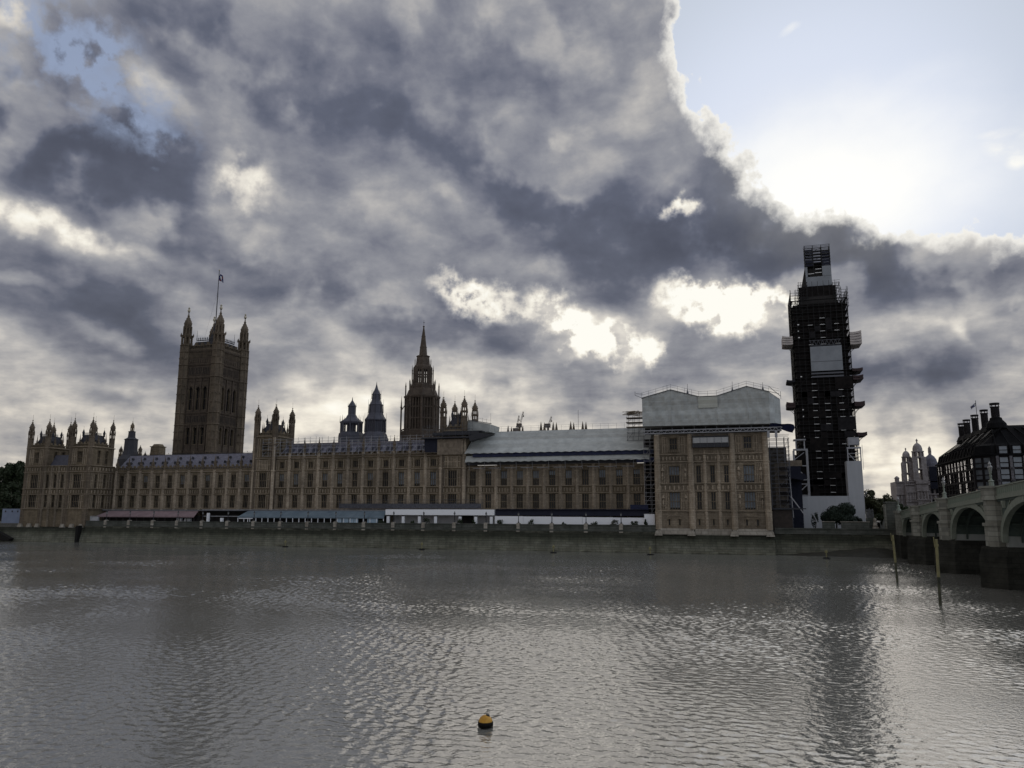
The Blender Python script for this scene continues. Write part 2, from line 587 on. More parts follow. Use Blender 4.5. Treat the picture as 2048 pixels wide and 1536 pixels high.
MT = dict(
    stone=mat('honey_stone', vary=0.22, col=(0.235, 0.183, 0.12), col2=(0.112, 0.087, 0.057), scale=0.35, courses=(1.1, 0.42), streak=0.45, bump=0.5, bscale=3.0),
    stone_right=mat('washed_stone', vary=0.22, col=(0.265, 0.213, 0.152), col2=(0.148, 0.118, 0.085), scale=0.4, courses=(1.0, 0.45), streak=0.5, bump=0.5, bscale=3.0),
    stone_pale=mat('pale_stone', vary=0.22, col=(0.46, 0.372, 0.275), col2=(0.285, 0.231, 0.17), scale=0.5, courses=(0.9, 0.45), streak=0.5, bump=0.4, bscale=3.0),  # pale cleaned stone; on ribs and strings it also paints caught light
    stone_dark=mat('sooty_stone', vary=0.22, col=(0.19, 0.145, 0.10), col2=(0.10, 0.078, 0.056), scale=0.4, courses=(1.0, 0.45), streak=0.5, bump=0.5, bscale=3.0),
    stone_white=mat('portland_stone', (0.46, 0.42, 0.415), (0.29, 0.26, 0.255), 0.5, courses=(1.3, 0.6), streak=0.5),
    glass=mat('window_glass', (0.008, 0.008, 0.010), (0.016, 0.017, 0.02), 0.9, rough=0.16, spec=0.22),
    blind=mat('window_blind_and_sky_sheen', (0.15, 0.165, 0.18), (0.09, 0.10, 0.115), 0.7, rough=0.5, spec=0.5),  # blinds, tinted bluish to paint the sky's reflection in the glass too
    slate=mat('lilac_slate', (0.20, 0.195, 0.24), (0.14, 0.135, 0.17), 0.8, courses=(0.6, 0.35), rough=0.7, streak=0.4),
    iron=mat('iron_roof', (0.088, 0.086, 0.105), (0.055, 0.054, 0.068), 0.8, rough=0.6, streak=0.5),
    iron_brown=mat('weathered_iron_roof', (0.055, 0.053, 0.06), (0.032, 0.031, 0.036), 0.8, rough=0.7, streak=0.5),
    stone_soot=mat('black_stone', vary=0.15, col=(0.125, 0.094, 0.07), col2=(0.07, 0.053, 0.041), scale=0.4, courses=(1.0, 0.45), streak=0.5, bump=0.5, bscale=3.0),
    iron_dark=mat('dark_iron', (0.03, 0.03, 0.035), rough=0.6),
    gold=mat('gilding', (0.42, 0.38, 0.30), rough=0.4, metal=0.6),
    sheet=mat('white_sheeting', (0.50, 0.51, 0.485), (0.38, 0.39, 0.375), 0.5, rough=0.55, streak=0.0, courses=(60.0, 1.25), bump=0.9, bscale=0.9, course_dark=0.86),
    sheet_plain=mat('white_board', (0.42, 0.42, 0.43), (0.36, 0.36, 0.37), 0.4, rough=0.6, streak=0.6),
    sheet_grey=mat('grey_board', (0.40, 0.39, 0.38), (0.30, 0.30, 0.30), 0.5, rough=0.7, streak=0.5),
    clockboard=mat('clock_board', (0.25, 0.26, 0.275), (0.20, 0.21, 0.225), 0.3, rough=0.6),
    tarp=mat('blue_tarpaulin', (0.011, 0.016, 0.060), (0.006, 0.009, 0.030), 1.2, rough=0.5, bump=0.8, bscale=2.0),
    navy=mat('navy_cloth', (0.009, 0.010, 0.020), (0.014, 0.015, 0.028), 0.8, rough=0.8),
    net=mat('dark_netting', (0.018, 0.015, 0.014), (0.008, 0.007, 0.007), 0.7, rough=0.95, spec=0.1),
    brown_netting=mat('brown_netting', (0.026, 0.024, 0.025), (0.014, 0.013, 0.014), 1.0, rough=0.95, spec=0.1),
    tube=mat('scaffold_tube', (0.10, 0.10, 0.11), rough=0.55, metal=0.4),
    tube_dark=mat('dark_tube', (0.011, 0.010, 0.010), rough=0.6),
    steel=mat('pale_steel', (0.36, 0.35, 0.36), (0.27, 0.27, 0.28), 0.8, rough=0.6),
    board=mat('scaffold_board', (0.24, 0.19, 0.14), (0.14, 0.11, 0.08), 1.0),
    rail_and_slit_white=mat('slit_white', (0.75, 0.73, 0.70), rough=0.6),  # white strips, also standing in for sky seen through the scaffold
    cream=mat('cream_lattice', (0.52, 0.46, 0.42), (0.36, 0.32, 0.30), 1.0, rough=0.7),
    red_cloth=mat('red_cloth', (0.058, 0.034, 0.034), (0.034, 0.022, 0.022), 1.2, rough=0.8),
    pink=mat('pink_awning', (0.24, 0.17, 0.175), (0.18, 0.125, 0.13), 0.4, rough=0.75),
    teal=mat('blue_marquee', (0.15, 0.19, 0.22), (0.10, 0.135, 0.165), 0.4, rough=0.5),
    paleblue=mat('pale_blue_pane', (0.40, 0.50, 0.58), (0.28, 0.38, 0.47), 0.6, rough=0.35),
    white=mat('white_paint', (0.86, 0.85, 0.86), rough=0.5),
    white_shade=mat('white_wall', (0.50, 0.48, 0.48), (0.42, 0.41, 0.41), 0.5, rough=0.6),
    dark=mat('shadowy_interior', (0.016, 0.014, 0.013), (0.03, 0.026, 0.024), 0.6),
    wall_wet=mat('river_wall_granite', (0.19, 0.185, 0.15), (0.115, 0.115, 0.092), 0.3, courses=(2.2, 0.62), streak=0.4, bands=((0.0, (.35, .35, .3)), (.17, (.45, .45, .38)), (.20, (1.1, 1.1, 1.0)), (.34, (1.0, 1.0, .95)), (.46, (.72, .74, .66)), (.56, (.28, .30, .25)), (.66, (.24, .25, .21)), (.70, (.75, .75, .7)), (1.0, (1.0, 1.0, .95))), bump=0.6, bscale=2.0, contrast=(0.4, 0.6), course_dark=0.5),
    wall_dry=mat('parapet_granite', (0.12, 0.12, 0.105), (0.055, 0.062, 0.05), 0.35, courses=(1.8, 0.6), streak=0.3),
    wall_black=mat('weedy_granite', (0.052, 0.052, 0.043), (0.016, 0.016, 0.012), 0.35, courses=(2.0, 0.7), bump=0.6, bscale=2.0),
    mud=mat('river_mud', (0.05, 0.045, 0.034), (0.03, 0.028, 0.02), 0.8, rough=0.6, bump=0.6, bscale=1.5),
    plinth=mat('plinth_stone', (0.40, 0.36, 0.30), (0.25, 0.22, 0.18), 0.5, courses=(1.6, 0.8), streak=0.4),
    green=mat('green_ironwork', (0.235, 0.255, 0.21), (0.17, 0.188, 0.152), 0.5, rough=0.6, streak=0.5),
    green_dark=mat('dark_green_iron_and_shadow', (0.07, 0.09, 0.075), (0.04, 0.055, 0.05), 0.6, rough=0.65),
    pier_inner=mat('lit_pier_side', (0.32, 0.33, 0.31), (0.24, 0.25, 0.23), 0.5, streak=0.5),  # kept pale: light reaching under the arches is put into the colour
    granite=mat('bridge_granite', (0.33, 0.33, 0.285), (0.21, 0.21, 0.18), 0.5, courses=(1.4, 0.7), streak=0.5),
    bronze=mat('dark_bronze_roof', (0.020, 0.019, 0.020), (0.012, 0.012, 0.013), 0.5, courses=(0.9, 40.0), rough=0.9, spec=0.08),
    bronze2=mat('bronze_cladding', (0.030, 0.027, 0.027), (0.018, 0.016, 0.017), 0.6, rough=0.85, spec=0.12),
    sandstone=mat('grey_sandstone', (0.19, 0.18, 0.19), (0.14, 0.13, 0.14), 0.6, courses=(1.0, 0.8)),
    pane=mat('office_glass', (0.16, 0.17, 0.185), (0.09, 0.10, 0.11), 0.5, rough=0.12, spec=0.8),
    sky_glow=None,
    leaf=mat('dark_leaves', (0.030, 0.042, 0.016), (0.014, 0.022, 0.008), 0.9, rough=0.7),
    leaf_warm=mat('olive_leaves', (0.052, 0.052, 0.020), (0.020, 0.024, 0.009), 0.9, rough=0.7),
    leaf_mid=mat('bush_leaves', (0.022, 0.034, 0.022), (0.010, 0.017, 0.010), 0.9, rough=0.7),
    bark=mat('bark', (0.06, 0.048, 0.036), (0.035, 0.028, 0.02), 2.0),
    buoy=mat('orange_plastic', (0.60, 0.31, 0.03), (0.40, 0.19, 0.02), 3.5, rough=0.5, spec=0.4),
    buoy_black=mat('black_weed', (0.006, 0.005, 0.004), rough=0.8),
    yellow=mat('yellow_paint', (0.26, 0.235, 0.11), (0.17, 0.15, 0.08), 2.0, rough=0.6),
    olive=mat('weedy_timber', (0.09, 0.09, 0.055), (0.03, 0.032, 0.022), 1.0, rough=0.7),
    asphalt=mat('asphalt', (0.05, 0.05, 0.052), (0.04, 0.04, 0.042), 0.6),
    paving=mat('paving', (0.18, 0.17, 0.15), (0.12, 0.115, 0.10), 0.6, courses=(0.9, 0.9)),
    lampglass=mat('lamp_glass', (0.20, 0.20, 0.19), rough=0.3, spec=0.4),
    skin=mat('skin', (0.42, 0.27, 0.19), rough=0.6),
    cloth_dark=mat('dark_cloth', (0.02, 0.02, 0.025), rough=0.9),
    cloth_red=mat('red_jacket', (0.30, 0.04, 0.04), rough=0.9),
    cloth_pale=mat('pale_cloth', (0.45, 0.42, 0.40), rough=0.9),
    crane=mat('crane_paint', (0.10, 0.08, 0.07), rough=0.6),
)

# ------------------------------------------------------------------ ground and water
g = MB()
g.add([(-3000, 205.2, 5.9), (3000, 205.2, 5.9), (3000, 6000, 5.9), (-3000, 6000, 5.9), (-3000, 205.2, -3.2), (3000, 205.2, -3.2)], [(0, 1, 2, 3), (0, 4, 5, 1)])
ground = g.build('ground', MT['paving'])
tag(ground, 'flat paved bank behind the river wall', 'ground', kind='structure')


def water_material():
    m = bpy.data.materials.new('river_water')
    m.use_nodes = True
    t = m.node_tree
    bs = t.nodes['Principled BSDF']
    bs.inputs['Base Color'].default_value = (0.175, 0.169, 0.150, 1)
    bs.inputs['Roughness'].default_value = 0.05
    bs.inputs['IOR'].default_value = 2.15
    geo = t.nodes.new('ShaderNodeNewGeometry')
    prev = None

    def layer(sc, stretch, rot, dist, kind='noise', detail=3, rough=0.55, power=None, dis=0.0):
        nonlocal prev
        mp = t.nodes.new('ShaderNodeMapping')
        mp.inputs['Rotation'].default_value = (0, 0, R(rot))
        mp.inputs['Scale'].default_value = (stretch[0], stretch[1], 1)
        t.links.new(geo.outputs['Position'], mp.inputs['Vector'])
        no = t.nodes.new('ShaderNodeTexNoise')
        no.inputs['Scale'].default_value = sc
        no.inputs['Detail'].default_value = detail
        no.inputs['Roughness'].default_value = rough
        no.inputs['Distortion'].default_value = dis
        t.links.new(mp.outputs[0], no.inputs['Vector'])
        h = no.outputs['Fac']
        if power:
            # sharpen the crests: 1 - |2n-1|
            a = t.nodes.new('ShaderNodeMath'); a.operation = 'MULTIPLY_ADD'; a.inputs[1].default_value = 2.0; a.inputs[2].default_value = -1.0
            t.links.new(h, a.inputs[0])
            b = t.nodes.new('ShaderNodeMath'); b.operation = 'ABSOLUTE'; t.links.new(a.outputs[0], b.inputs[0])
            c = t.nodes.new('ShaderNodeMath'); c.operation = 'SUBTRACT'; c.inputs[0].default_value = 1.0; t.links.new(b.outputs[0], c.inputs[1])
            h = c.outputs[0]
        return h, dist

    total = None
    for h, d in (layer(1.6, (0.85, 1.1), 14, 0.018, power=True, detail=2, dis=0.4), layer(3.2, (0.9, 1.1), -20, 0.014, power=True, detail=2), layer(7.0, (1, 1), 30, 0.004, detail=2)):
        q = t.nodes.new('ShaderNodeMath'); q.operation = 'MULTIPLY'; q.inputs[1].default_value = d
        t.links.new(h, q.inputs[0])
        if total is None: total = q.outputs[0]
        else:
            s_ = t.nodes.new('ShaderNodeMath'); s_.operation = 'ADD'
            t.links.new(total, s_.inputs[0]); t.links.new(q.outputs[0], s_.inputs[1]); total = s_.outputs[0]
    wm_ = t.nodes.new('ShaderNodeTexNoise'); wm_.inputs['Scale'].default_value = 0.045; wm_.inputs['Detail'].default_value = 4
    mpw = t.nodes.new('ShaderNodeMapping'); mpw.inputs['Scale'].default_value = (0.6, 1.3, 1); t.links.new(geo.outputs['Position'], mpw.inputs['Vector']); t.links.new(mpw.outputs[0], wm_.inputs['Vector'])
    wr = t.nodes.new('ShaderNodeMapRange'); wr.inputs[1].default_value, wr.inputs[2].default_value, wr.inputs[3].default_value, wr.inputs[4].default_value = .35, .65, .55, 1.5
    t.links.new(wm_.outputs['Fac'], wr.inputs[0])
    wq = t.nodes.new('ShaderNodeMath'); wq.operation = 'MULTIPLY'; t.links.new(total, wq.inputs[0]); t.links.new(wr.outputs[0], wq.inputs[1]); total = wq.outputs[0]
    bp = t.nodes.new('ShaderNodeBump')
    bp.inputs['Strength'].default_value = 1.0
    bp.inputs['Distance'].default_value = 1.0
    t.links.new(total, bp.inputs['Height'])
    t.links.new(bp.outputs[0], bs.inputs['Normal'])
    return m




def river_mesh():
    """real ripples: a grid of short-crested wind waves, flat water beyond it"""
    rng = np.random.default_rng(5)
    xs_ = np.concatenate([np.arange(-300, -62, .36), np.arange(-62, 46, .125), np.arange(46, 84, .3)])
    ys_ = np.concatenate([np.arange(18, 80, .11), np.arange(80, 204.9, .26)])
    X, Y = np.meshgrid(xs_, ys_)
    X = X.astype(np.float32); Y = Y.astype(np.float32)
    Zw = np.zeros_like(X); DX = np.zeros_like(X); DY = np.zeros_like(X)
    n = 64
    for i in range(n):
        lam = 0.38 * (1.15 / 0.38) ** (((i + rng.uniform()) / n) ** 1.15)
        th = math.radians(248) + rng.normal(0, .95)
        k = 2 * math.pi / lam
        amp = WAVE_SLOPE * math.sqrt(2.0 / n) / k
        ph = rng.uniform(0, 6.28)
        arg = (k * math.cos(th)) * X + (k * math.sin(th)) * Y + ph
        s, c = np.sin(arg), np.cos(arg)
        Zw += amp * c
        DX -= amp * math.cos(th) * s; DY -= amp * math.sin(th) * s
    # slow wind patches
    P = np.zeros_like(X)
    for i in range(14):
        lam = rng.uniform(14, 70); th = rng.uniform(0, 6.28); k = 2 * math.pi / lam
        P += np.sin(k * math.cos(th) * X + k * math.sin(th) * Y * 1.3 + rng.uniform(0, 6.28))
    P = 1.0 + .16 * P
    edge = np.minimum(np.minimum((X + 300) / 6, (84 - X) / 6), np.minimum((Y - 18) / 3, 1.0)).clip(0, 1)
    P = (P * edge).clip(0, 1.7)
    co = np.stack([X + .8 * DX * P, Y + .8 * DY * P, Zw * P], axis=-1).reshape(-1, 3)
    ny, nx = X.shape
    idx = np.arange(nx * ny).reshape(ny, nx)
    quads = np.stack([idx[:-1, :-1], idx[:-1, 1:], idx[1:, 1:], idx[1:, :-1]], axis=-1).reshape(-1, 4)
    x0, x1, y0, y1 = float(xs_[0]), float(xs_[-1]), float(ys_[0]), float(ys_[-1])
    ext = np.array([[-2500, -400, 0], [2500, -400, 0], [2500, y0, 0], [-2500, y0, 0], [-2500, 205.1, 0], [x0, y0, 0], [x0, 205.1, 0], [x1, y0, 0], [x1, 205.1, 0], [2500, 205.1, 0]], dtype=np.float32)
    b0 = len(co)
    co = np.concatenate([co, ext])
    extra = np.array([[0, 1, 2, 3], [3, 5, 6, 4], [7, 2, 9, 8]]) + b0
    quads = np.concatenate([quads, extra]).astype(np.int32)
    me = bpy.data.meshes.new('water')
    me.vertices.add(len(co)); me.vertices.foreach_set('co', co.astype(np.float32).ravel())
    me.loops.add(quads.size); me.loops.foreach_set('vertex_index', quads.ravel())
    me.polygons.add(len(quads)); me.polygons.foreach_set('loop_start', np.arange(0, quads.size, 4, dtype=np.int32))
    me.update(calc_edges=True)
    me.polygons.foreach_set('use_smooth', np.ones(len(quads), dtype=bool))
    me.materials.append(water_material())
    o = bpy.data.objects.new('water', me); COL.objects.link(o)
    return o


WAVE_SLOPE = 0.125
water = river_mesh()
tag(water, 'broad rippled grey-brown tidal river', 'river', kind='structure')
b = MB()
b.quad((-2500, -400, -3.0), (2500, -400, -3.0), (2500, 205.19, -3.0), (-2500, 205.19, -3.0))
tag(b.build('riverbed', MT['mud']), 'muddy river bed under the water', 'river bed', kind='structure')

# ------------------------------------------------------------------ gothic building kit
def window_mesh(w, h, lights, transoms=1, tudor=True, blind=0.0, deep=0.42):
    """mullioned window, origin bottom centre, outside towards -Y; slot 0 stone, slot 1 glass, slot 2 blind and painted sky sheen"""
    m = MB()
    m.quad((-w / 2, deep, 0), (w / 2, deep, 0), (w / 2, deep, h), (-w / 2, deep, h), 1)
    if blind > 0:
        m.box(-w / 2 + .04, w / 2 - .04, deep - .05, deep - .02, h * (1 - blind), h - .12, 2)
    t = 0.05 if w < 2.4 else 0.065
    for k in range(1, lights):
        x = -w / 2 + w * k / lights
        m.box(x - t, x + t, deep - .26, deep - .055, 0, h - 0.06)
    for k in range(1, transoms + 1):
        z = h * (0.46 if transoms == 1 else k / (transoms + 1.0))
        m.box(-w / 2, w / 2, deep - .24, deep - .07, z - .07, z + .07)
    lw = w / lights
    if tudor:
        for k in range(lights):                       # cusped heads to the lights
            x = -w / 2 + lw * (k + .5)
            for s in (-1, 1):
                m.poly([(x + s * lw / 2, deep - .22, h), (x + s * lw / 2, deep - .22, h - .62 * lw), (x + s * lw * .34, deep - .22, h - .26 * lw), (x, deep - .22, h - .02)], (0, .12, 0))
    m.box(-w / 2 - .16, w / 2 + .16, -0.14, 0.10, -0.22, -0.02)   # sill
    m.box(-w / 2 - .20, w / 2 + .20, -0.16, 0.05, h + .04, h + .20)   # hood mould
    for s in (-1, 1):
        m.box(s * (w / 2 + .11) - .085, s * (w / 2 + .11) + .085, -0.13, 0.06, h * .70, h + .03)
        m.box(s * (w / 2 - .04) - .05, s * (w / 2 - .04) + .05, .04, deep - .06, 0.01, h - .01)
    me = bpy.data.meshes.new('window')
    me.from_pydata(m.v, [], m.f)
    for k in ('stone', 'glass', 'blind'): me.materials.append(MT[k])
    me.polygons.foreach_set('material_index', m.m)
    bm = bmesh.new(); bm.from_mesh(me); bmesh.ops.recalc_face_normals(bm, faces=bm.faces); bm.to_mesh(me); bm.free()
    return me


WM = {}


def add_window(parent, x, y, z, w, h, lights, transoms=1, rz=0.0, blind=0.0, tudor=True, name='window', deep=0.42):
    k = (round(w, 2), round(h, 2), lights, transoms, blind, tudor, deep)
    if k not in WM: WM[k] = window_mesh(w, h, lights, transoms, tudor, blind, deep)
    o = bpy.data.objects.new(name, WM[k])
    COL.objects.link(o)
    o.parent = parent
    o.location = Vector((x, y, z)) - ROOT[parent.name]
    o.rotation_euler = (0, 0, rz)
    ROOT[o.name] = Vector((x, y, z))
    return o


class Face:
    """a vertical wall plane: maps (along, out, up) to world; ax 'x' faces -Y, 'y' faces +X, 'w' faces -X"""

    def __init__(s, ax, pos): s.ax, s.p = ax, pos

    def box(s, m, a0, a1, o0, o1, z0, z1, mi=0):
        # o measured outward from the plane (positive = towards the viewer)
        if s.ax == 'x': m.box(a0, a1, s.p - o1, s.p - o0, z0, z1, mi)
        elif s.ax == 'y': m.box(s.p + o0, s.p + o1, a0, a1, z0, z1, mi)
        else: m.box(s.p - o1, s.p - o0, a0, a1, z0, z1, mi)

    def win(s, parent, a, z, *args, **kw):
        if s.ax == 'x': return add_window(parent, a, s.p, z, *args, **kw)
        if s.ax == 'y': return add_window(parent, s.p, a, z, *args, rz=math.pi / 2, **kw)
        return add_window(parent, s.p, a, z, *args, rz=-math.pi / 2, **kw)


def wall_with_openings(m, face, a0, a1, z0, z1, opens, thick=0.9):
    """solid wall pieces left round rectangular openings given as (a_centre, z, w, h); openings of one row share z and h"""
    rows = {}
    for a, z, w, h in opens: rows.setdefault((round(z, 3), round(h, 3)), []).append((a, w))
    zc = z0
    for (z, h) in sorted(rows):
        if z > zc: face.box(m, a0, a1, -thick, 0, zc, z)
        ac = a0
        for a, w in sorted(rows[(z, h)]):
            face.box(m, ac, a - w / 2, -thick, 0, z, z + h)
            ac = a + w / 2
        face.box(m, ac, a1, -thick, 0, z, z + h)
        zc = z + h
    if z1 > zc: face.box(m, a0, a1, -thick, 0, zc, z1)


def panel_ribs(m, face, a0, a1, z0, z1, n, out=0.16, t=0.07):
    """blind tracery: thin upright ribs with small heads"""
    for k in range(n + 1):
        a = a0 + (a1 - a0) * k / n
        face.box(m, a - t, a + t, 0.0, out, z0, z1, 1)  # paler slot puts the light caught by raised ribs into the colour
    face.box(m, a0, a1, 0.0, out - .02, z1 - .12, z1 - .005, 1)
    zm = z0 + (z1 - z0) * .5
    if z1 - z0 > 3: face.box(m, a0, a1, 0.0, out - .03, zm - .08, zm + .08, 1)


def shield_band(m, face, a0, a1, z0, z1, n):
    """carved heraldic band: frames with raised lozenges"""
    for k in range(n):
        b0, b1 = a0 + (a1 - a0) * k / n, a0 + (a1 - a0) * (k + 1) / n
        c, zc = (b0 + b1) / 2, (z0 + z1) / 2
        face.box(m, b0 + .02, b0 + .10, 0.0, .12, z0 + .12, z1 - .12)
        face.box(m, c - (b1 - b0) * .24, c + (b1 - b0) * .24, 0.0, .17, zc - (z1 - z0) * .24, zc + (z1 - z0) * .24)
        face.box(m, c - (b1 - b0) * .11, c + (b1 - b0) * .11, 0.0, .24, zc - (z1 - z0) * .32, zc + (z1 - z0) * .30, 1)


def string(m, face, a0, a1, z, out=0.28, h=0.26):
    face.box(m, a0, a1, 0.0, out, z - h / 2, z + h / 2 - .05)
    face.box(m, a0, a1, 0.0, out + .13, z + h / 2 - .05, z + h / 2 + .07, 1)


def buttress_mb(x, y, z0, ztop, w=0.95, d=0.75):
    m = MB()
    z = z0
    for i, (za, k) in enumerate(((15.45, 1.0), (22.9, .93), (ztop, .86))):
        if za <= z: continue
        m.lathe(x, y + .1, [(w * .60 * k, z), (w * .60 * k, za - .25), (w * .72 * k, za - .18), (w * .72 * k, za)], 8)
        for s in (-1, 1):
            m.box(x + s * .20 * k - .05, x + s * .20 * k + .05, y + .1 - w * .60 * k - .02, y, z + .5, za - .6)
        # niche with a statue and canopy
        if za - z > 4:
            zn = z + (za - z) * .42
            m.lathe(x, y - w * .60 * k + .02, [(.10, zn), (.17, zn + .5), (.15, zn + 1.0), (.08, zn + 1.15), (.11, zn + 1.3), (.05, zn + 1.45)], 6)
            m.lathe(x, y - w * .60 * k + .06, [(.26, zn + 1.7), (.22, zn + 1.9), (.02, zn + 2.7)], 6)
            m.lathe(x, y - w * .60 * k + .06, [(.05, zn - .5), (.24, zn - .05)], 6)
        z = za
    return m


def pinnacle_mb(x, y, z0, h, r=0.42):
    m = MB()
    m.lathe(x, y, [(r, z0), (r, z0 + h * .38), (r * 1.3, z0 + h * .40), (r * 1.3, z0 + h * .44), (r * .8, z0 + h * .46), (r * .42, z0 + h * .72), (r * .12, z0 + h * .94), (r * .3, z0 + h * .955), (r * .05, z0 + h)], 8)
    for k in range(4):
        t = math.pi / 4 + k * math.pi / 2
        m.lathe(x + r * 1.0 * math.cos(t), y + r * 1.0 * math.sin(t), [(r * .22, z0 + h * .36), (r * .22, z0 + h * .5), (.01, z0 + h * .64)], 4)
    for j in range(4):
        zz = z0 + h * (.55 + .09 * j)
        rr = r * (.72 - .16 * j)
        m.box(x - rr - .05, x + rr + .05, y - .05, y + .05, zz, zz + .10)
        m.box(x - .05, x + .05, y - rr - .05, y + rr + .05, zz, zz + .10)
    return m


def turret_mb(x, y, z0, zt, r, solid, lantern, finial=1.0, mast=2.2, ks=(.92, .84), cap=1.0):
    """octagonal turret: panelled shaft to `solid`, open lantern to `lantern`, ogee cap to zt"""
    m = MB()
    m.lathe(x, y, [(r, z0), (r, solid - .3), (r * 1.16, solid - .2), (r * 1.16, solid), (r * .95, solid + .05)], 8)
    for k in range(8):
        t = 2 * math.pi * k / 8 + math.pi / 8
        m.tube((x + r * math.cos(t), y + r * math.sin(t), z0), (x + r * math.cos(t), y + r * math.sin(t), solid - .3), .10 * r, 4)
    mid = solid + (lantern - solid) * .52
    stages = ((solid, mid, ks[0]), (mid, lantern, ks[1])) if lantern - solid > 2.4 * r else ((solid, lantern, .9),)
    for za, zb, k in stages:
        for j in range(8):
            t = 2 * math.pi * j / 8 + math.pi / 8
            m.tube((x + r * k * math.cos(t), y + r * k * math.sin(t), za), (x + r * k * math.cos(t), y + r * k * math.sin(t), zb - .1), .17 * r, 4)
            if zb < lantern:
                m.lathe(x + r * 1.12 * math.cos(t), y + r * 1.12 * math.sin(t), [(.1 * r, zb - .5), (.1 * r, zb + .4), (.01, zb + 1.1)], 4)
        m.lathe(x, y, [(r * .16, za), (r * .16, zb)], 6)
        m.lathe(x, y, [(r * k * 1.02, za), (r * k * 1.02, za + (zb - za) * .14)], 8)
        m.lathe(x, y, [(r * k * 1.02, zb - (zb - za) * .20), (r * k * 1.22, zb - .1), (r * k * 1.22, zb + .06)], 8)
    H = zt - lantern
    r0, r = r, r * cap
    m.lathe(x, y, [(r * .86, lantern), (r * 1.0, lantern + H * .10), (r * .95, lantern + H * .24), (r * .62, lantern + H * .42), (r * .32, lantern + H * .58), (r * .15, lantern + H * .78), (r * .10, lantern + H * .88), (r * .24, lantern + H * .92), (r * .24, lantern + H * .95), (r * .05, zt)], 8)
    for k in range(8):
        t = 2 * math.pi * k / 8 + math.pi / 8
        for f, rr in ((.18, 1.02), (.34, .80), (.5, .5), (.66, .27)):
            m.box(x + r * rr * math.cos(t) - .07, x + r * rr * math.cos(t) + .07, y + r * rr * math.sin(t) - .07, y + r * rr * math.sin(t) + .07, lantern + H * f, lantern + H * f + .22)
    if mast: m.tube((x, y, zt - .2), (x, y, zt + mast), .03, 4)
    return m


def crenels(m, face, a0, a1, z0, z1, n, t=0.35):
    """pierced battlement"""
    face.box(m, a0, a1, -t, 0.02, z0, z0 + (z1 - z0) * .22)
    face.box(m, a0, a1, -t, 0.02, z0 + (z1 - z0) * .56, z0 + (z1 - z0) * .68)
    w = (a1 - a0) / n
    for k in range(n):
        b = a0 + w * k
        face.box(m, b + w * .02, b + w * .16, -t + .05, -.03, z0 + (z1 - z0) * .22, z0 + (z1 - z0) * .56)
        face.box(m, b + w * .46, b + w * .58, -t + .05, -.03, z0 + (z1 - z0) * .22, z0 + (z1 - z0) * .56)
        if k % 2 == 0: face.box(m, b + w * .05, b + w * .95, -t, .0, z0 + (z1 - z0) * .68, z1)


YF = 213.5
FR = Face('x', YF)


def river_range(root, xs, attic, pinn_h, ztop, blinds, wcol='stone', low_ok=True):
    """bays between the buttress centres xs"""
    m = MB(); opens = []
    for a, b in zip(xs, xs[1:]):
        c = (a + b) / 2
        opens += [(c, 11.35, 1.85, 3.95), (c, 17.75, 1.85, 4.2)]
        if attic: opens.append((c, 23.75, 1.7, 1.95))
    wall_with_openings(m, FR, xs[0], xs[-1], 5.9, ztop, opens)
    m.box(xs[0] + .3, xs[-1] - .3, YF + 1.3, YF + 11.5, 5.9, ztop - .2)
    for a, b in zip(xs, xs[1:]):
        c = (a + b) / 2
        for s in (-1, 1):
            i, o = c + s * 1.17, (b if s > 0 else a) - s * .66
            panel_ribs(m, FR, min(i, o), max(i, o), 11.0, 15.2, 2)
            panel_ribs(m, FR, min(i, o), max(i, o), 17.6, 20.0, 2)
            panel_ribs(m, FR, min(i, o), max(i, o), 20.1, 22.6, 2)
            if attic:
                panel_ribs(m, FR, min(i, o), max(i, o), 23.3, 26.3, 1)
                FR.box(m, min(i, o) + .2, max(i, o) - .2, 0.0, .15, 24.2, 25.3)
        shield_band(m, FR, a + .7, b - .7, 15.65, 17.35, 4)
        FR.box(m, c - 1.0, c + 1.0, 0.0, .13, 22.2, 22.65)
    for z in (10.85, 15.5, 17.5, 22.95): string(m, FR, xs[0], xs[-1], z)
    if attic: string(m, FR, xs[0], xs[-1], 26.75)
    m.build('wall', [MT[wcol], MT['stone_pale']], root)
    for i, (a, b) in enumerate(zip(xs, xs[1:])):
        c = (a + b) / 2
        FR.win(root, c, 11.35, 1.85, 3.95, 3, 1, blind=0.0)
        FR.win(root, c, 17.75, 1.85, 4.2, 3, 1, blind=blinds[i % len(blinds)])
        if attic: FR.win(root, c, 23.75, 1.7, 1.95, 3, 0, blind=0.0)
    b0 = buttress_mb(xs[0], YF, 5.9, ztop).build('buttress', MT['stone_pale'], root)
    if pinn_h:
        pinnacle_mb(xs[0], YF + .1, ztop, pinn_h).build('pinnacle', MT['stone_dark'], b0)
    for x in xs[1:]: pcopy(b0, dx=x - xs[0])


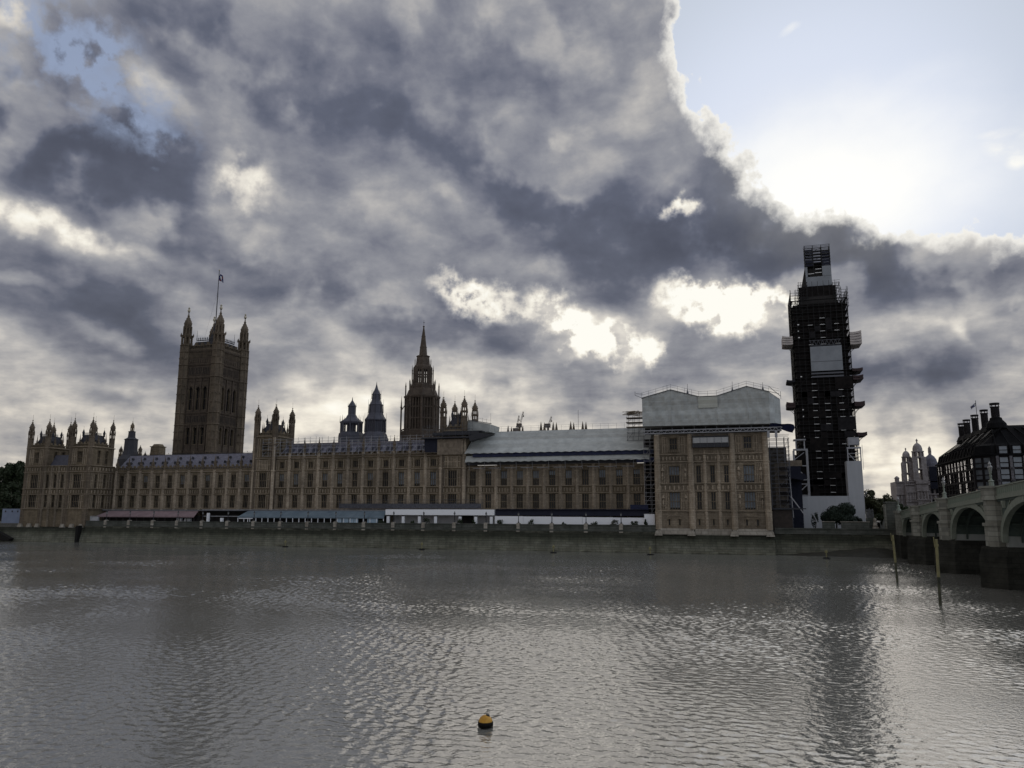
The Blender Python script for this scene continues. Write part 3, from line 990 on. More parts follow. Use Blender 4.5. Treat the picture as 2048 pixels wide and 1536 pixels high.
# ---- low wing between the left pavilion and the central block
xs = [-208.9 + (55.1 / 11) * k for k in range(12)]
lw = thing('palace_wing', 'low stone palace wing with a lilac slate roof, right of the twin-towered left pavilion', 'palace wing', (-181, 213.5, 5.9))
river_range(lw, xs, False, 4.9, 23.6, (0, 0, .5, 0, 0, .7, 0, .45, 0, 0, .55))
m = MB()
crenels(m, FR, xs[0] + .4, xs[-1] - .4, 23.6, 25.3, 66)
m.build('parapet', MT['stone'], lw)
m = MB()
m.poly([(-209.5, 214.6, 24.2), (-209.5, 219.7, 29.3), (-209.5, 224.6, 29.3), (-209.5, 226.5, 24.2)], (56, 0, 0))
rf = m.build('roof', MT['slate'], lw)
d0 = None
for k in range(11):
    c = (xs[k] + xs[k + 1]) / 2
    for dx_, zz in ((-.7, 26.0), (.8, 26.0), (.1, 27.6)):
        p_ = (c + dx_, 216.2 + (zz - 26) * .95, zz)
        if d0 is None: d0 = MB().frus(p_[0], p_[1], zz, zz + .8, .22, .5, .05, .5).build('dormer', MT['iron_dark'], rf); pd0 = p_
        else: pcopy(d0, p_[0] - pd0[0], p_[1] - pd0[1], p_[2] - pd0[2])
m = MB()
for k in range(110): m.box(-209.3 + k * .5, -209.15 + k * .5, 219.7, 219.76, 29.25, 29.75 if k % 4 else 30.1)
m.box(-209.5, -153.6, 219.72, 219.80, 29.28, 29.42)
m.build('cresting', MT['iron_dark'], rf)

# ---- central block
xs = [-145.9 + (57.4 / 11) * k for k in range(12)]
cb = thing('palace_central_block', 'taller stone central palace block under scaffold poles, between the two central towers', 'palace block', (-117, 213.5, 5.9))
river_range(cb, xs, True, 5.0, 28.4, (.55, .8, .0, .5, .75, 0, .5, 0, .85, .8, .9))
m = MB()
crenels(m, FR, xs[0] + .4, xs[-1] - .4, 26.9, 28.5, 66)
m.build('parapet', MT['stone_dark'], cb)
m = MB()
m.poly([(-146.5, 214.6, 27.4), (-146.5, 221.0, 32.3), (-146.5, 224.6, 32.3), (-146.5, 226.5, 27.0)], (59, 0, 0))
rf = m.build('roof', MT['slate'], cb)
d0 = None
for k in range(11):
    c = (xs[k] + xs[k + 1]) / 2
    for dx_ in (-1.3, 0.1, 1.4):
        if d0 is None: d0 = MB().frus(c + dx_, 217.4, 28.6, 30.4, .35, 1.2, .10, 1.0).build('dormer', MT['iron'], rf); pd0 = c + dx_
        else: pcopy(d0, c + dx_ - pd0)

# ---- right wing (its roof is under the white sheeting)
xs = [-80.9 + (52.8 / 11) * k for k in range(12)]
rw = thing('palace_wing', 'low stone palace wing under the long sheeted white roof', 'palace wing', (-54, 213.5, 5.9))
river_range(rw, xs, False, 0, 23.6, (0, .15, .5, .6, .5, .3, .55, 0, .5, .4, .3))


# ------------------------------------------------------------------ square corner towers
def small_tower(root, x0, x1, y0, y1, z0, ztop, front_opens=(), side_opens=(), turret=True, zt=41.8, roof=True, side='y', r=0.95, solid=35.0, lant=38.0, pieces=('front', 'right'), wname='stone'):
    """square tower; four octagonal corner turrets, steep iron roof with spikes"""
    m = MB()
    F, S = Face('x', y0), Face('y', x1)
    wall_with_openings(m, F, x0 + .05, x1 - .05, z0, ztop, [(a, z, w_, h) for a, z, w_, h, *_ in front_opens], 1.0)
    wall_with_openings(m, S, y0 + .06, y1 - .05, z0, ztop, [(a, z, w_, h) for a, z, w_, h, *_ in side_opens], 1.0)
    m.box(x0 + .02, x1 - 1.06, y0 + 1.06, y1, z0, ztop - .03)
    return m, F, S


def tower_roof(root, x0, x1, y0, y1, z0, z1, inset=1.9):
    m = MB()
    cx, cy = (x0 + x1) / 2, (y0 + y1) / 2
    hx, hy = (x1 - x0) / 2, (y1 - y0) / 2
    m.frus(cx, cy, z0, z1, hx - .7, hy - .7, hx - inset - .6, hy - inset - .6)
    for s in (-1, 1):
        for dz in (.3,):
            m.frus(cx + s * hx * .38, cy - hy + 1.3, z0 + .5, z0 + 2.4, .45, .8, .12, .5)
            m.frus(cx + hx - 1.3, cy + s * hy * .38, z0 + .5, z0 + 2.4, .8, .45, .5, .12)
    o = m.build('roof', MT['iron_brown'], root)
    f_ = None
    for px_, py_ in ((cx - hx * .36, cy - hy + .2), (cx + hx * .36, cy - hy + .2), (cx + hx - .1, cy - hy * .36), (cx + hx - .1, cy + hy * .36), (cx - hx * .5, cy - hy + 1.7), (cx + hx * .5, cy - hy + 1.7), (cx + hx - 1.7, cy + hy * .5)):
        if f_ is None: f_ = pinnacle_mb(px_, py_, z0 - .4, 4.9, .26).build('pinnacle', MT['stone_dark'], root); p_ = (px_, py_)
        else: pcopy(f_, px_ - p_[0], py_ - p_[1], random.uniform(-.2, .9))
    m = MB()
    for sx in (-1, 1):
        for sy in (-1, 1):
            m.lathe(cx + sx * (hx - inset - .5), cy + sy * (hy - inset - .5), [(.34, z1 - .4), (.34, z1 + .5), (.5, z1 + .6), (.05, z1 + 2.0)], 6)
            m.tube((cx + sx * (hx - inset - .5), cy + sy * (hy - inset - .5), z1 + 1.8), (cx + sx * (hx - inset - .5), cy + sy * (hy - inset - .5), z1 + 2.9), .03)
    for k in range(9):
        xx = cx - hx + inset + .9 + (2 * hx - 2 * inset - 1.8) * k / 8
        m.box(xx - .06, xx + .06, cy - hy + inset + .55, cy - hy + inset + .65, z1, z1 + .8)
        m.box(cx + hx - inset - .65, cx + hx - inset - .55, cy - hy + (xx - cx + hx) - .06, cy - hy + (xx - cx + hx) + .06, z1, z1 + .8)
    m.build('cresting', MT['iron_dark'], o)


def four_turrets(root, x0, x1, y0, y1, z0, zt, r, solid, lant, mast=1.9, skip=()):
    first = None
    for i, (x, y) in enumerate(((x0, y0), (x1, y0), (x0, y1), (x1, y1))):
        if i in skip: continue
        if first is None:
            first = turret_mb(x, y, z0, zt, r, solid, lant, mast=mast).build('turret', MT['stone_dark'], root)
            p0 = (x, y)
        else:
            pcopy(first, dx=x - p0[0], dy=y - p0[1])


# ---- left pavilion: two towers with a lower link between them
lp = thing('palace_pavilion', 'end pavilion with two turreted towers beside the dark trees at the left', 'palace pavilion', (-223.5, 203, 5.0))
XT = ((-237.0, -229.4), (-218.4, -210.6))
m = MB()
YP = 203.0
FP = Face('x', YP)
win_f = [(-233.2, 3.3), (-227.4, 1.35), (-224.1, 1.35), (-221.0, 1.35), (-214.8, 3.3)]
opens = [(a, z, w_, h) for a, w_ in win_f for z, h in ((11.3, 4.2), (17.7, 4.5))]
wall_with_openings(m, FP, -237.6, -210.0, 4.9, 24.95, opens)
SP = Face('y', -209.9)
side_w = [(205.9, 1.2), (209.6, 1.2)]
wall_with_openings(m, SP, 203.95, 214.0, 4.9, 24.95, [(a, z, w_, h) for a, w_ in side_w for z, h in ((11.3, 4.2), (17.7, 4.5))])
m.box(-237.3, -211.2, 204.2, 225, 4.9, 24.8)
for z in (10.7, 15.5, 17.4, 22.95, 25.0):
    string(m, FP, -237.8, -209.8, z, .3)
    string(m, SP, 203.1, 213.4, z, .3)
for a, b in ((-237.2, -235.0), (-231.4, -229.2), (-229.2, -228.2), (-226.5, -225.0), (-223.2, -221.9), (-220.1, -218.6), (-218.3, -216.6), (-213.0, -211.2)):
    panel_ribs(m, FP, a, b, 11.0, 15.2, 2); panel_ribs(m, FP, a, b, 17.6, 22.6, 2)
for k in range(3): shield_band(m, FP, -237 + 9.3 * k, -228 + 9.3 * k, 15.65, 17.3, 8); shield_band(m, FP, -237 + 9.3 * k, -228 + 9.3 * k, 23.2, 24.8, 8)
shield_band(m, SP, 203.8, 213, 15.65, 17.3, 7); shield_band(m, SP, 203.8, 213, 23.2, 24.8, 7)
for a, b in ((203.8, 205.1), (206.8, 208.7), (210.4, 212.6)):
    panel_ribs(m, SP, a, b, 11.0, 15.2, 2); panel_ribs(m, SP, a, b, 17.6, 22.6, 2)
# tower storeys
for x0, x1 in XT:
    F, S = Face('x', YP + .05), Face('y', x1 + .65)
    c = (x0 + x1) / 2
    wall_with_openings(m, F, x0 - .6, x1 + .6, 25.05, 31.3, [(c, 26.2, 2.3, 3.6)])
    wall_with_openings(m, S, 204.0, 212.7, 25.05, 31.3, [(206.4, 25.8, 1.2, 4.4), (209.6, 25.8, 1.2, 4.4)])
    m.box(x0 - .55, x1 - .35, 204.0, 212.6, 25.05, 31.25)
    string(m, F, x0 - .7, x1 + .7, 31.2, .35); string(m, S, 203.0, 212.8, 31.2, .35)
    crenels(m, F, x0 + .8, x1 - .8, 31.3, 33.0, 9); crenels(m, S, 204, 211.2, 31.3, 33.0, 9)
    panel_ribs(m, F, x0 + .9, c - 1.4, 25.6, 30.8, 2); panel_ribs(m, F, c + 1.4, x1 - .9, 25.6, 30.8, 2)
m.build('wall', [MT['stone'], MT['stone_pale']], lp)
for a, w_ in win_f:
    FP.win(lp, a, 11.3, w_, 4.2, 4 if w_ > 2 else 2, 1)
    FP.win(lp, a, 17.7, w_, 4.5, 4 if w_ > 2 else 2, 1)
for a, w_ in side_w:
    SP.win(lp, a, 11.3, w_, 4.2, 2, 1); SP.win(lp, a, 17.7, w_, 4.5, 2, 1)
for x0, x1 in XT:
    Face('x', YP + .05).win(lp, (x0 + x1) / 2, 26.2, 2.3, 3.6, 4, 1)
    for a in (206.4, 209.6): Face('y', x1 + .65).win(lp, a, 25.8, 1.2, 4.4, 2, 1)
    tower_roof(lp, x0, x1, 203.6, 212.2, 31.4, 35.6, 1.4)
m = MB()
m.poly([(-229.0, 204.4, 24.9), (-229.0, 206.8, 29.0), (-229.0, 210.0, 29.0), (-229.0, 212.0, 24.9)], (10.2, 0, 0))
m.build('link_roof', MT['iron'], lp)
first = None
for x0, x1 in XT:
    for x, y in ((x0, 203.4), (x1, 203.4), (x0, 212.0), (x1, 212.0)):
        if first is None:
            first = turret_mb(x, y, 5.0, 41.2, .86, 34.6, 37.8, mast=1.7).build('turret', MT['stone_dark'], lp); p0 = (x, y)
        else: pcopy(first, dx=x - p0[0], dy=y - p0[1])
b0 = MB()
for z0_, z1_, k in ((4.9, 15.4, 1.0), (15.6, 24.9, .9)): b0.lathe(-228.6, 203.0, [(.48 * k, z0_), (.48 * k, z1_ - .3), (.6 * k, z1_ - .2), (.6 * k, z1_)], 8)
b0 = b0.build('buttress', MT['stone_right'], lp)
for x in (-225.7, -222.6, -219.4): pcopy(b0, dx=x + 228.6)
m = MB()
for x in (-236.9, -233.0, -229.4, -218.6, -214.8, -210.9): m.frus(x, 202.6, 4.7, 5.9, .8, .5, .6, .25)
m.build('plinth', MT['plinth'], lp)

# ---- the two towers of the central block
def mid_tower(x0, x1, label, boarded):
    t = thing('palace_tower', label, 'palace tower', ((x0 + x1) / 2, 213, 5.9))
    c = (x0 + x1) / 2
    y0, y1 = 212.7, 222.6
    F, S = Face('x', y0), Face('y', x1)
    m = MB()
    opens = [(c, 11.3, 2.7, 4.1), (c, 17.7, 2.7, 4.6)]
    if not boarded: opens.append((c, 27.9, 1.9, 4.2))
    wall_with_openings(m, F, x0, x1 - .02, 5.9, 33.9, opens)
    sop = [] if boarded else [(c2, 29.6, 1.5, 3.0) for c2 in (216.2, 219.4)]
    wall_with_openings(m, S, y0 + .92, y1, 5.9, 33.9, sop)
    m.box(x0 + .02, x1 - 1.2, y0 + 1.2, y1 - .1, 5.9, 33.85)
    for z in (10.85, 15.5, 17.5, 22.95, 26.8, 33.9):
        string(m, F, x0 - .1, x1 + .15, z, .3)
        string(m, S, y0, y1, z, .3) if z > 26 else None
    for a, b in ((x0 + .5, c - 1.6), (c + 1.6, x1 - .5)):
        for z0_, z1_ in ((11.0, 15.2), (17.6, 22.6), (23.2, 26.5)): panel_ribs(m, F, a, b, z0_, z1_, 2)
        if not boarded: panel_ribs(m, F, a, b, 27.4, 33.3, 2)
    panel_ribs(m, F, c - 1.3, c + 1.3, 23.3, 26.4, 5)
    shield_band(m, F, x0 + .6, x1 - .6, 15.65, 17.3, 6)
    crenels(m, F, x0 + .8, x1 - .8, 34.1, 35.9, 7); crenels(m, S, y0 + .8, y1 - .8, 34.1, 35.9, 9)
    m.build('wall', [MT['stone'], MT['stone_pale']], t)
    F.win(t, c, 11.3, 2.7, 4.1, 4, 1); F.win(t, c, 17.7, 2.7, 4.6, 4, 1)
    if not boarded:
        F.win(t, c, 27.9, 1.9, 4.2, 3, 1)
        for c2 in (216.2, 219.4): S.win(t, c2, 29.6, 1.5, 3.0, 2, 1)
    tower_roof(t, x0, x1, y0 + .2, y1, 34.2, 38.4)
    four_turrets(t, x0 + .35, x1 - .35, y0 + .35, y1 - .35, 6.0, 44.4, .92, 38.2, 41.3, 1.8)
    b0 = MB().lathe(x0 + .1, y0, [(.62, 5.9), (.62, 22.6), (.8, 22.8), (.8, 23.0), (.55, 23.2), (.55, 33.6)], 8).build('buttress', MT['stone_pale'], t)
    pcopy(b0, dx=x1 - x0 - .2)
    return t


mid_tower(-153.4, -145.9, 'open turreted palace tower at the left end of the central block', False)
tr = mid_tower(-88.3, -80.9, 'turreted palace tower behind brown boarding at the right end of the central block', True)
m = MB()
for k in range(9):
    m.box(-89.2 + k * .92, -88.32 + k * .92, 211.7, 211.95, 26.9, 31.4)
m.build('boarding', MT['board'], tr)

# ---- right pavilion (its towers are inside the white shelter)
rp = thing('palace_pavilion', 'stone end pavilion standing straight out of the river wall, under the big white shelter', 'palace pavilion', (-10, 203, 5.0))
m = MB()
wn = [(-19.4, 2.75), (-13.0, 1.3), (-9.0, 1.3), (-5.5, 1.3), (0.4, 2.75)]
wn = [(-19.35, 2.6), (-13.2, 1.15), (-9.75, 1.15), (-6.35, 1.15), (-0.9, 2.6)]
opens = [(a, z, w_, h) for a, w_ in wn for z, h in ((11.0, 4.3), (17.7, 4.3))]
opens += [(a, 7.0, .55, 1.5) for a in (-20.9, -18.3, -13.4, -9.9, -6.5, -1.9, 0.7)]
opens += [(a, 26.3, 1.9, 2.9) for a in (-19.35, -0.9)]
wall_with_openings(m, FP, -24.0, 3.75, 5.9, 30.2, opens)
SR = Face('w', -24.0)
m.box(-23.95, 3.7, 204.2, 226, 4.3, 30.0)
for z in (10.5, 15.5, 17.45, 22.95, 24.9): string(m, FP, -24.1, 3.85, z, .3)
for a, b in ((-23.6, -21.0), (-17.7, -15.4), (-14.9, -14.0), (-12.4, -11.4), (-8.9, -8.0), (-5.5, -4.6), (-4.2, -2.5), (.7, 3.3)):
    n_ = 3 if b - a < 1.5 else 6
    for z0_, z1_ in ((10.9, 13.0), (13.1, 15.2), (17.6, 19.9), (20.0, 22.6)): panel_ribs(m, FP, a, b, z0_, z1_, n_, .2, .06)
    for zz in (12.0, 19.0):                                # small niches with statues
        if b - a > 1.5:
            m.lathe((a + b) / 2, 202.75, [(.10, zz), (.24, zz + .5), (.2, zz + 1.1), (.10, zz + 1.25), (.15, zz + 1.45), (.03, zz + 1.6)], 6, mi=1)
            m.lathe((a + b) / 2, 202.75, [(.40, zz + 1.8), (.3, zz + 2.05), (.02, zz + 3.0)], 6, mi=1); m.lathe((a + b) / 2, 202.8, [(.06, zz - .6), (.36, zz - .05)], 6, mi=1)
for a, b in ((-23.4, -15.4), (-14.2, -5.4), (-4.3, 3.3)):
    shield_band(m, FP, a, b, 15.65, 17.3, 7); shield_band(m, FP, a, b, 23.2, 24.75, 9)
for c in (-19.35, -0.9):                                   # oriel brackets and carved surrounds of the tower storey
    for s in (-1, 1):
        panel_ribs(m, FP, c + s * 2.2 - .6, c + s * 2.2 + .6, 25.4, 29.6, 2)
        FP.box(m, c + s * 1.35 - .2, c + s * 1.35 + .2, 0, .32, 25.8, 29.6)
    for k in range(7): m.lathe(c - 1.5 + .5 * k, 202.9, [(.05, 25.2), (.24, 25.7), (.10, 26.15)], 6)
    FP.box(m, c - 1.8, c + 1.8, 0, .25, 9.2, 9.55)
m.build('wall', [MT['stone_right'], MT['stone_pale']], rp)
for a, w_ in wn:
    FP.win(rp, a, 11.0, w_, 4.3, 4 if w_ > 2 else 2, 1, blind=0.9 if w_ > 2 else 0.0)  # near-full blinds give the wide panes a painted reflection
    FP.win(rp, a, 17.7, w_, 4.3, 4 if w_ > 2 else 2, 1, blind=.55 if a < -19 else .9 if w_ > 2 else 0.0)
for a in (-20.9, -18.3, -13.4, -9.9, -6.5, -1.9, 0.7): FP.win(rp, a, 7.0, .55, 1.5, 1, 0)
for a in (-19.35, -0.9): FP.win(rp, a, 26.3, 1.9, 2.9, 3, 1)
b0 = MB()
b0.lathe(-23.6, 203.0, [(.85, 6.0), (.85, 10.2), (.98, 10.5), (.80, 10.6), (.80, 15.2), (.95, 15.5), (.78, 15.6), (.78, 22.6), (.95, 22.9), (.74, 23.0), (.74, 30.1)], 8)
for s in (-.35, .35): b0.box(-23.6 + s - .06, -23.6 + s + .06, 202.1, 202.6, 11.0, 22.4)
b0 = b0.build('buttress', MT['stone_pale'], rp)
for x in (-15.1, -4.75, 3.35): pcopy(b0, dx=x + 23.6)
b1 = MB().lathe(-11.6, 203.05, [(.48, 6.0), (.48, 10.3), (.42, 10.5), (.42, 24.6), (.34, 24.8), (.05, 26.2)], 8).build('buttress', MT['stone_pale'], rp)
pcopy(b1, dx=3.4)
m = MB()
for x0, x1 in ((-24.3, -14.6), (-5.6, 4.2)):
    m.add([(x0, 201.9, 4.7), (x1, 201.9, 4.7), (x1, 203.1, 4.7), (x0, 203.1, 4.7), (x0 + .25, 202.55, 6.2), (x1 - .25, 202.55, 6.2), (x1 - .25, 203.1, 6.2), (x0 + .25, 203.1, 6.2)], [(0, 3, 2, 1), (4, 5, 6, 7), (0, 1, 5, 4), (1, 2, 6, 5), (2, 3, 7, 6), (3, 0, 4, 7)])
m.box(-14.58, -5.62, 202.6, 203.1, 4.5, 6.1)
for x in (-23.6, -15.4, -5.0, 3.5): m.frus(x, 202.2, 4.4, 5.6, 1.0, .75, .7, .4)
m.build('plinth', MT['plinth'], rp)

# ------------------------------------------------------------------ river wall
def river_wall(name, label, x0, x1, ytop, ybot, z1, top_m, bot_m, cap=None):
    t = thing(name, label, 'river wall', ((x0 + x1) / 2, ytop, 0))
    m = MB()
    m.add([(x0, ybot, -3), (x1, ybot, -3), (x1, ytop + 2.5, -3), (x0, ytop + 2.5, -3), (x0, ytop, z1), (x1, ytop, z1), (x1, ytop + 2.5, z1), (x0, ytop + 2.5, z1)],
          [(0, 3, 2, 1), (4, 5, 6, 7), (0, 1, 5, 4), (1, 2, 6, 5), (2, 3, 7, 6), (3, 0, 4, 7)])
    m.build('wall_face', MT[bot_m], t)
    if cap:
        m = MB()
        m.box(x0, x1, ytop + .12, ytop + .62, z1 + .003, cap)
        m.box(x0, x1, ytop - .08, ytop + .80, cap - .22, cap)
        m.box(x0, x1, ytop - .22, ytop + .11, z1 - .35, z1 + .12)
        m.build('parapet', MT[top_m], t)
    return t


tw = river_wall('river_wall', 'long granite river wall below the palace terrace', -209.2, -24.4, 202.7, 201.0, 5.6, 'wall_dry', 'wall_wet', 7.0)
LAMPX = [-201.1 + 9.32 * k for k in range(19)]
m0 = MB()
m0.box(LAMPX[0] - .5, LAMPX[0] + .5, 202.5, 203.6, 4.9, 7.12).frus(LAMPX[0], 203.05, 7.12, 7.3, .5, .5, .3, .3)
m0 = m0.build('pedestal', MT['plinth'], tw)
for x in LAMPX[1:]: pcopy(m0, dx=x - LAMPX[0])
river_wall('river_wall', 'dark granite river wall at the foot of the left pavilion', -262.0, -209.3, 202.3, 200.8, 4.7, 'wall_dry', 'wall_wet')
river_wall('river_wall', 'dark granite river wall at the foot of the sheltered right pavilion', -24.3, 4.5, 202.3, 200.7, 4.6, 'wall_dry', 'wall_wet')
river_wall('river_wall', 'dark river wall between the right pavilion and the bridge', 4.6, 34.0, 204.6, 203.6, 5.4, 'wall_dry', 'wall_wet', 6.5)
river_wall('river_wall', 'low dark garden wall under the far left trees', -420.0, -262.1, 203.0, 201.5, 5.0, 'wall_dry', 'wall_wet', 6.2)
m = MB()
m.box(-210.9, -209.9, 200.6, 202.2, -1, 5.4)
tag(m.build('mooring_timber', MT['buoy_black']), 'black upright timber where the terrace wall meets the left pavilion', 'timber post')
m = MB()                                                        # sloping foreshore right of the pavilion
for i in range(12):
    pass
vs, fs = [], []
NX, NY = 28, 8
for j in range(NY + 1):
    for i in range(NX + 1):
        x = 4.8 + 29 * i / NX; y = 198.0 + 6.2 * j / NY
        z = -0.5 + 2.6 * (j / NY) ** 1.1 * (0.25 + .75 * max(0, 1 - abs(i / NX - .75) * 1.5)) + random.uniform(-.12, .12)
        vs.append((x, y, z))
for j in range(NY):
    for i in range(NX):
        a = j * (NX + 1) + i
        fs.append((a, a + 1, a + NX + 2, a + NX + 1))
m.add(vs, fs)
tag(m.build('foreshore', MT['mud'], smooth=True), 'muddy foreshore sloping to the water beside the bridge', 'foreshore', kind='structure')

# ------------------------------------------------------------------ the great square tower, far left
vt = thing('square_tower', 'massive square stone tower with a tall flagpole, rising behind the low palace wing', 'stone tower', (-241, 299, 5.9))
VX0, VX1, VY0, VY1 = -250.3, -231.6, 290.0, 308.8
F, S = Face('x', VY0), Face('y', VX1)
m = MB()
fx = [-245.4, -241.5, -237.6]
sy = [294.7, 299.0, 303.3]
rows = [(40.2, 2.3, 8.6), (55.9, 2.5, 11.2)]
wall_with_openings(m, F, VX0, VX1 - .03, 6, 84.0, [(a, z, w_, h) for a in fx for z, w_, h in rows], 1.4)
wall_with_openings(m, S, VY0 + .05, VY1, 6, 84.0, [(a, z, w_, h) for a in sy for z, w_, h in rows], 1.4)
m.box(VX0, VX1 - 1.45, VY0 + 1.45, VY1, 6, 83.8)
for f_, cs in ((F, fx), (S, sy)):                              # pointed heads over the tall openings
    for c in cs:
        for zt_ in (48.8, 67.1):
            for s in (-1, 1): f_.box(m, c + s * .95 - .32, c + s * .95 + .32, -.6, .02, zt_ - 1.3, zt_ - .01); f_.box(m, c + s * .45 - .3, c + s * .45 + .3, -.6, .03, zt_ - .55, zt_ - .02)
for z in (36.4, 49.0, 54.4, 70.8, 76.9, 83.2):
    string(m, F, VX0, VX1, z, .45, .5); string(m, S, VY0, VY1, z, .45, .5)
for z0_, z1_ in ((50.2, 53.2), (72.3, 75.6)):                      # rows of small traceried panels
    for f_, cs in ((F, fx), (S, sy)):
        for c in cs:
            f_.box(m, c - 1.75, c + 1.75, 0, .22, z1_, z1_ + .3); f_.box(m, c - 1.75, c + 1.75, 0, .22, z0_ - .3, z0_)
            f_.box(m, c - 1.7, c + 1.7, 0.0, .05, z0_ + .02, z1_ - .02, 2)
            for k in range(5): f_.box(m, c - 1.75 + .86 * k - .16, c - 1.75 + .86 * k + .16, 0.06, .26, z0_ + .01, z1_ - .01)
for f_, cs in ((F, fx), (S, sy)):
    for c in cs:
        for zt_ in (48.0, 69.4):
            f_.box(m, c - 1.7, c + 1.7, 0.0, .18, zt_ + .1, zt_ + .35)
            for s in (-1, 1): f_.box(m, c + s * .6 - .35, c + s * .6 + .35, 0.0, .3, zt_ - .35, zt_ + .05)
    for k in range(4):
        c = cs[0] - 1.95 + k * (cs[1] - cs[0])
        f_.box(m, c - .28, c + .28, 0.0, .5, 37.0, 48.8); f_.box(m, c - .28, c + .28, 0.0, .5, 55.0, 70.4)
    shield_band(m, f_, cs[0] - 1.9, cs[2] + 1.9, 77.4, 80.0, 9)
    panel_ribs(m, f_, cs[0] - 1.9, cs[2] + 1.9, 80.2, 82.9, 18, .25, .12)
m.build('wall', [MT['stone_soot'], MT['stone_dark'], MT['dark']], vt)
m = MB()
for f_, a0, a1 in ((F, VX0 + 2, VX1 - 2), (S, VY0 + 2, VY1 - 2)): crenels(m, f_, a0, a1, 84.0, 87.4, 9, .7)
m.build('parapet', MT['stone_dark'], vt)
for c in fx:
    for z, w_, h in rows: F.win(vt, c, z, w_, h, 2, 1, deep=1.1)
for c in sy:
    for z, w_, h in rows: S.win(vt, c, z, w_, h, 2, 1, deep=1.1)
# corner turrets
first = None
for x, y in ((VX0 + .4, VY0 + .4), (VX1 - .4, VY0 + .4), (VX0 + .4, VY1 - .4), (VX1 - .4, VY1 - .4)):
    if first is None:
        m = turret_mb(x, y, 6, 103.2, 2.55, 86.4, 95.6, mast=1.2, ks=(.86, .64), cap=.72)
        for z in (36.4, 49.0, 54.4, 70.8, 76.9, 83.2): m.lathe(x, y, [(2.56, z - .35), (2.95, z - .1), (2.95, z + .15), (2.56, z + .4)], 8)
        for z in (31, 42, 45.6, 59, 63, 67, 79.8):
            for k in range(8):
                t = math.pi * k / 4
                m.box(x + 2.38 * math.cos(t) - .38, x + 2.38 * math.cos(t) + .38, y + 2.38 * math.sin(t) - .38, y + 2.38 * math.sin(t) + .38, z, z + .35)
        first = m.build('turret', MT['stone_dark'], vt); p0 = (x, y)
        m = MB().lathe(x, y, [(.1, 102.4), (.62, 102.9), (.70, 103.5), (.30, 104.0), (.5, 104.5), (.05, 105.1)], 8)
        m.build('crown_finial', MT['gold'], first)
    else: pcopy(first, dx=x - p0[0], dy=y - p0[1])
m = MB()
cx, cy = -241, 299.4
m.frus(cx, cy, 84.2, 88.6, 7.6, 7.6, 6.2, 6.2)
m.frus(cx, cy, 88.6, 100.5, 2.2, 2.2, .4, .4)
rf = m.build('roof', MT['iron_dark'], vt)
m = MB()
for k in range(13):
    a = -5.9 + 11.8 * k / 12
    for p in ((cx + a, cy - 5.9), (cx + 5.9, cy + a)):
        m.lathe(p[0], p[1], [(.14, 89), (.14, 89.9), (.3, 90.1), (.02, 90.9)], 5)
m.box(cx - 5.95, cx + 5.95, cy - 5.97, cy - 5.83, 89.1, 89.5); m.box(cx + 5.83, cx + 5.97, cy - 5.8, cy + 5.95, 89.1, 89.5)
for sx, sy_ in ((-1, -1), (1, -1), (1, 1), (-1, 1)): m.tube((cx + sx * 5.9, cy + sy_ * 5.9, 89), (cx + sx * 5.9, cy + sy_ * 5.9, 94.2), .14, 5, r2=.05)
m.box(cx + 5.83, cx + 5.97, cy - 5.97, cy - 5.8, 89.1, 89.5)
m.build('cresting', MT['iron_dark'], rf)
fp = thing('flagpole', 'tall flagpole with a small flag on top of the great square tower', 'flagpole', (-242.2, 300, 100.5))
m = MB(); m.tube((-242.2, 300, 98.5), (-242.2, 300, 125.2), .26, 6, r2=.14)
for dx_, dy_ in ((-4.6, -2), (4.2, 2)): m.tube((-242.2, 300, 115), (-242.2 + dx_, 300 + dy_, 90), .025, 3)
m.build('pole', MT['iron_dark'], fp)
MB().lathe(-242.2, 300, [(.05, 125.0), (.34, 125.3), (.36, 125.6), (.05, 125.9)], 8).build('finial', MT['gold'], fp)


def flag(parent, x, y, z, w, h, mats, lean=.0):
    m = MB()
    n = 8
    for i in range(n):
        for j in range(4):
            P = lambda a, b: (x + w * a / n, y + .16 * w * math.sin(a * 1.5 + b * .5) * a / n, z - h * b / 4 - lean * (a / n) ** 1.3)
            m.quad(P(i, j), P(i + 1, j), P(i + 1, j + 1), P(i, j + 1), (1 if (j in (1, 2) and i in (3, 4)) or abs(i / n - j / 4) < .12 else 2 if abs(1 - i / n - j / 4) < .14 else 0))
    return m.build('flag', mats, parent)


flag_blue = mat('flag_blue', (0.02, 0.025, 0.10)); flag_red = mat('flag_red', (0.12, 0.02, 0.03)); flag_white = mat('flag_white', (0.55, 0.55, 0.55))
flag(fp, -242.0, 300, 123.6, 2.3, 3.4, (flag_blue, flag_white, flag_red), 1.3)

# ------------------------------------------------------------------ central octagonal spire
sp = thing('spire_tower', 'tall octagonal lantern tower with a slender stone spire over the central block', 'spire tower', (-118.2, 265, 5.9))
cx, cy = -118.2, 265.0


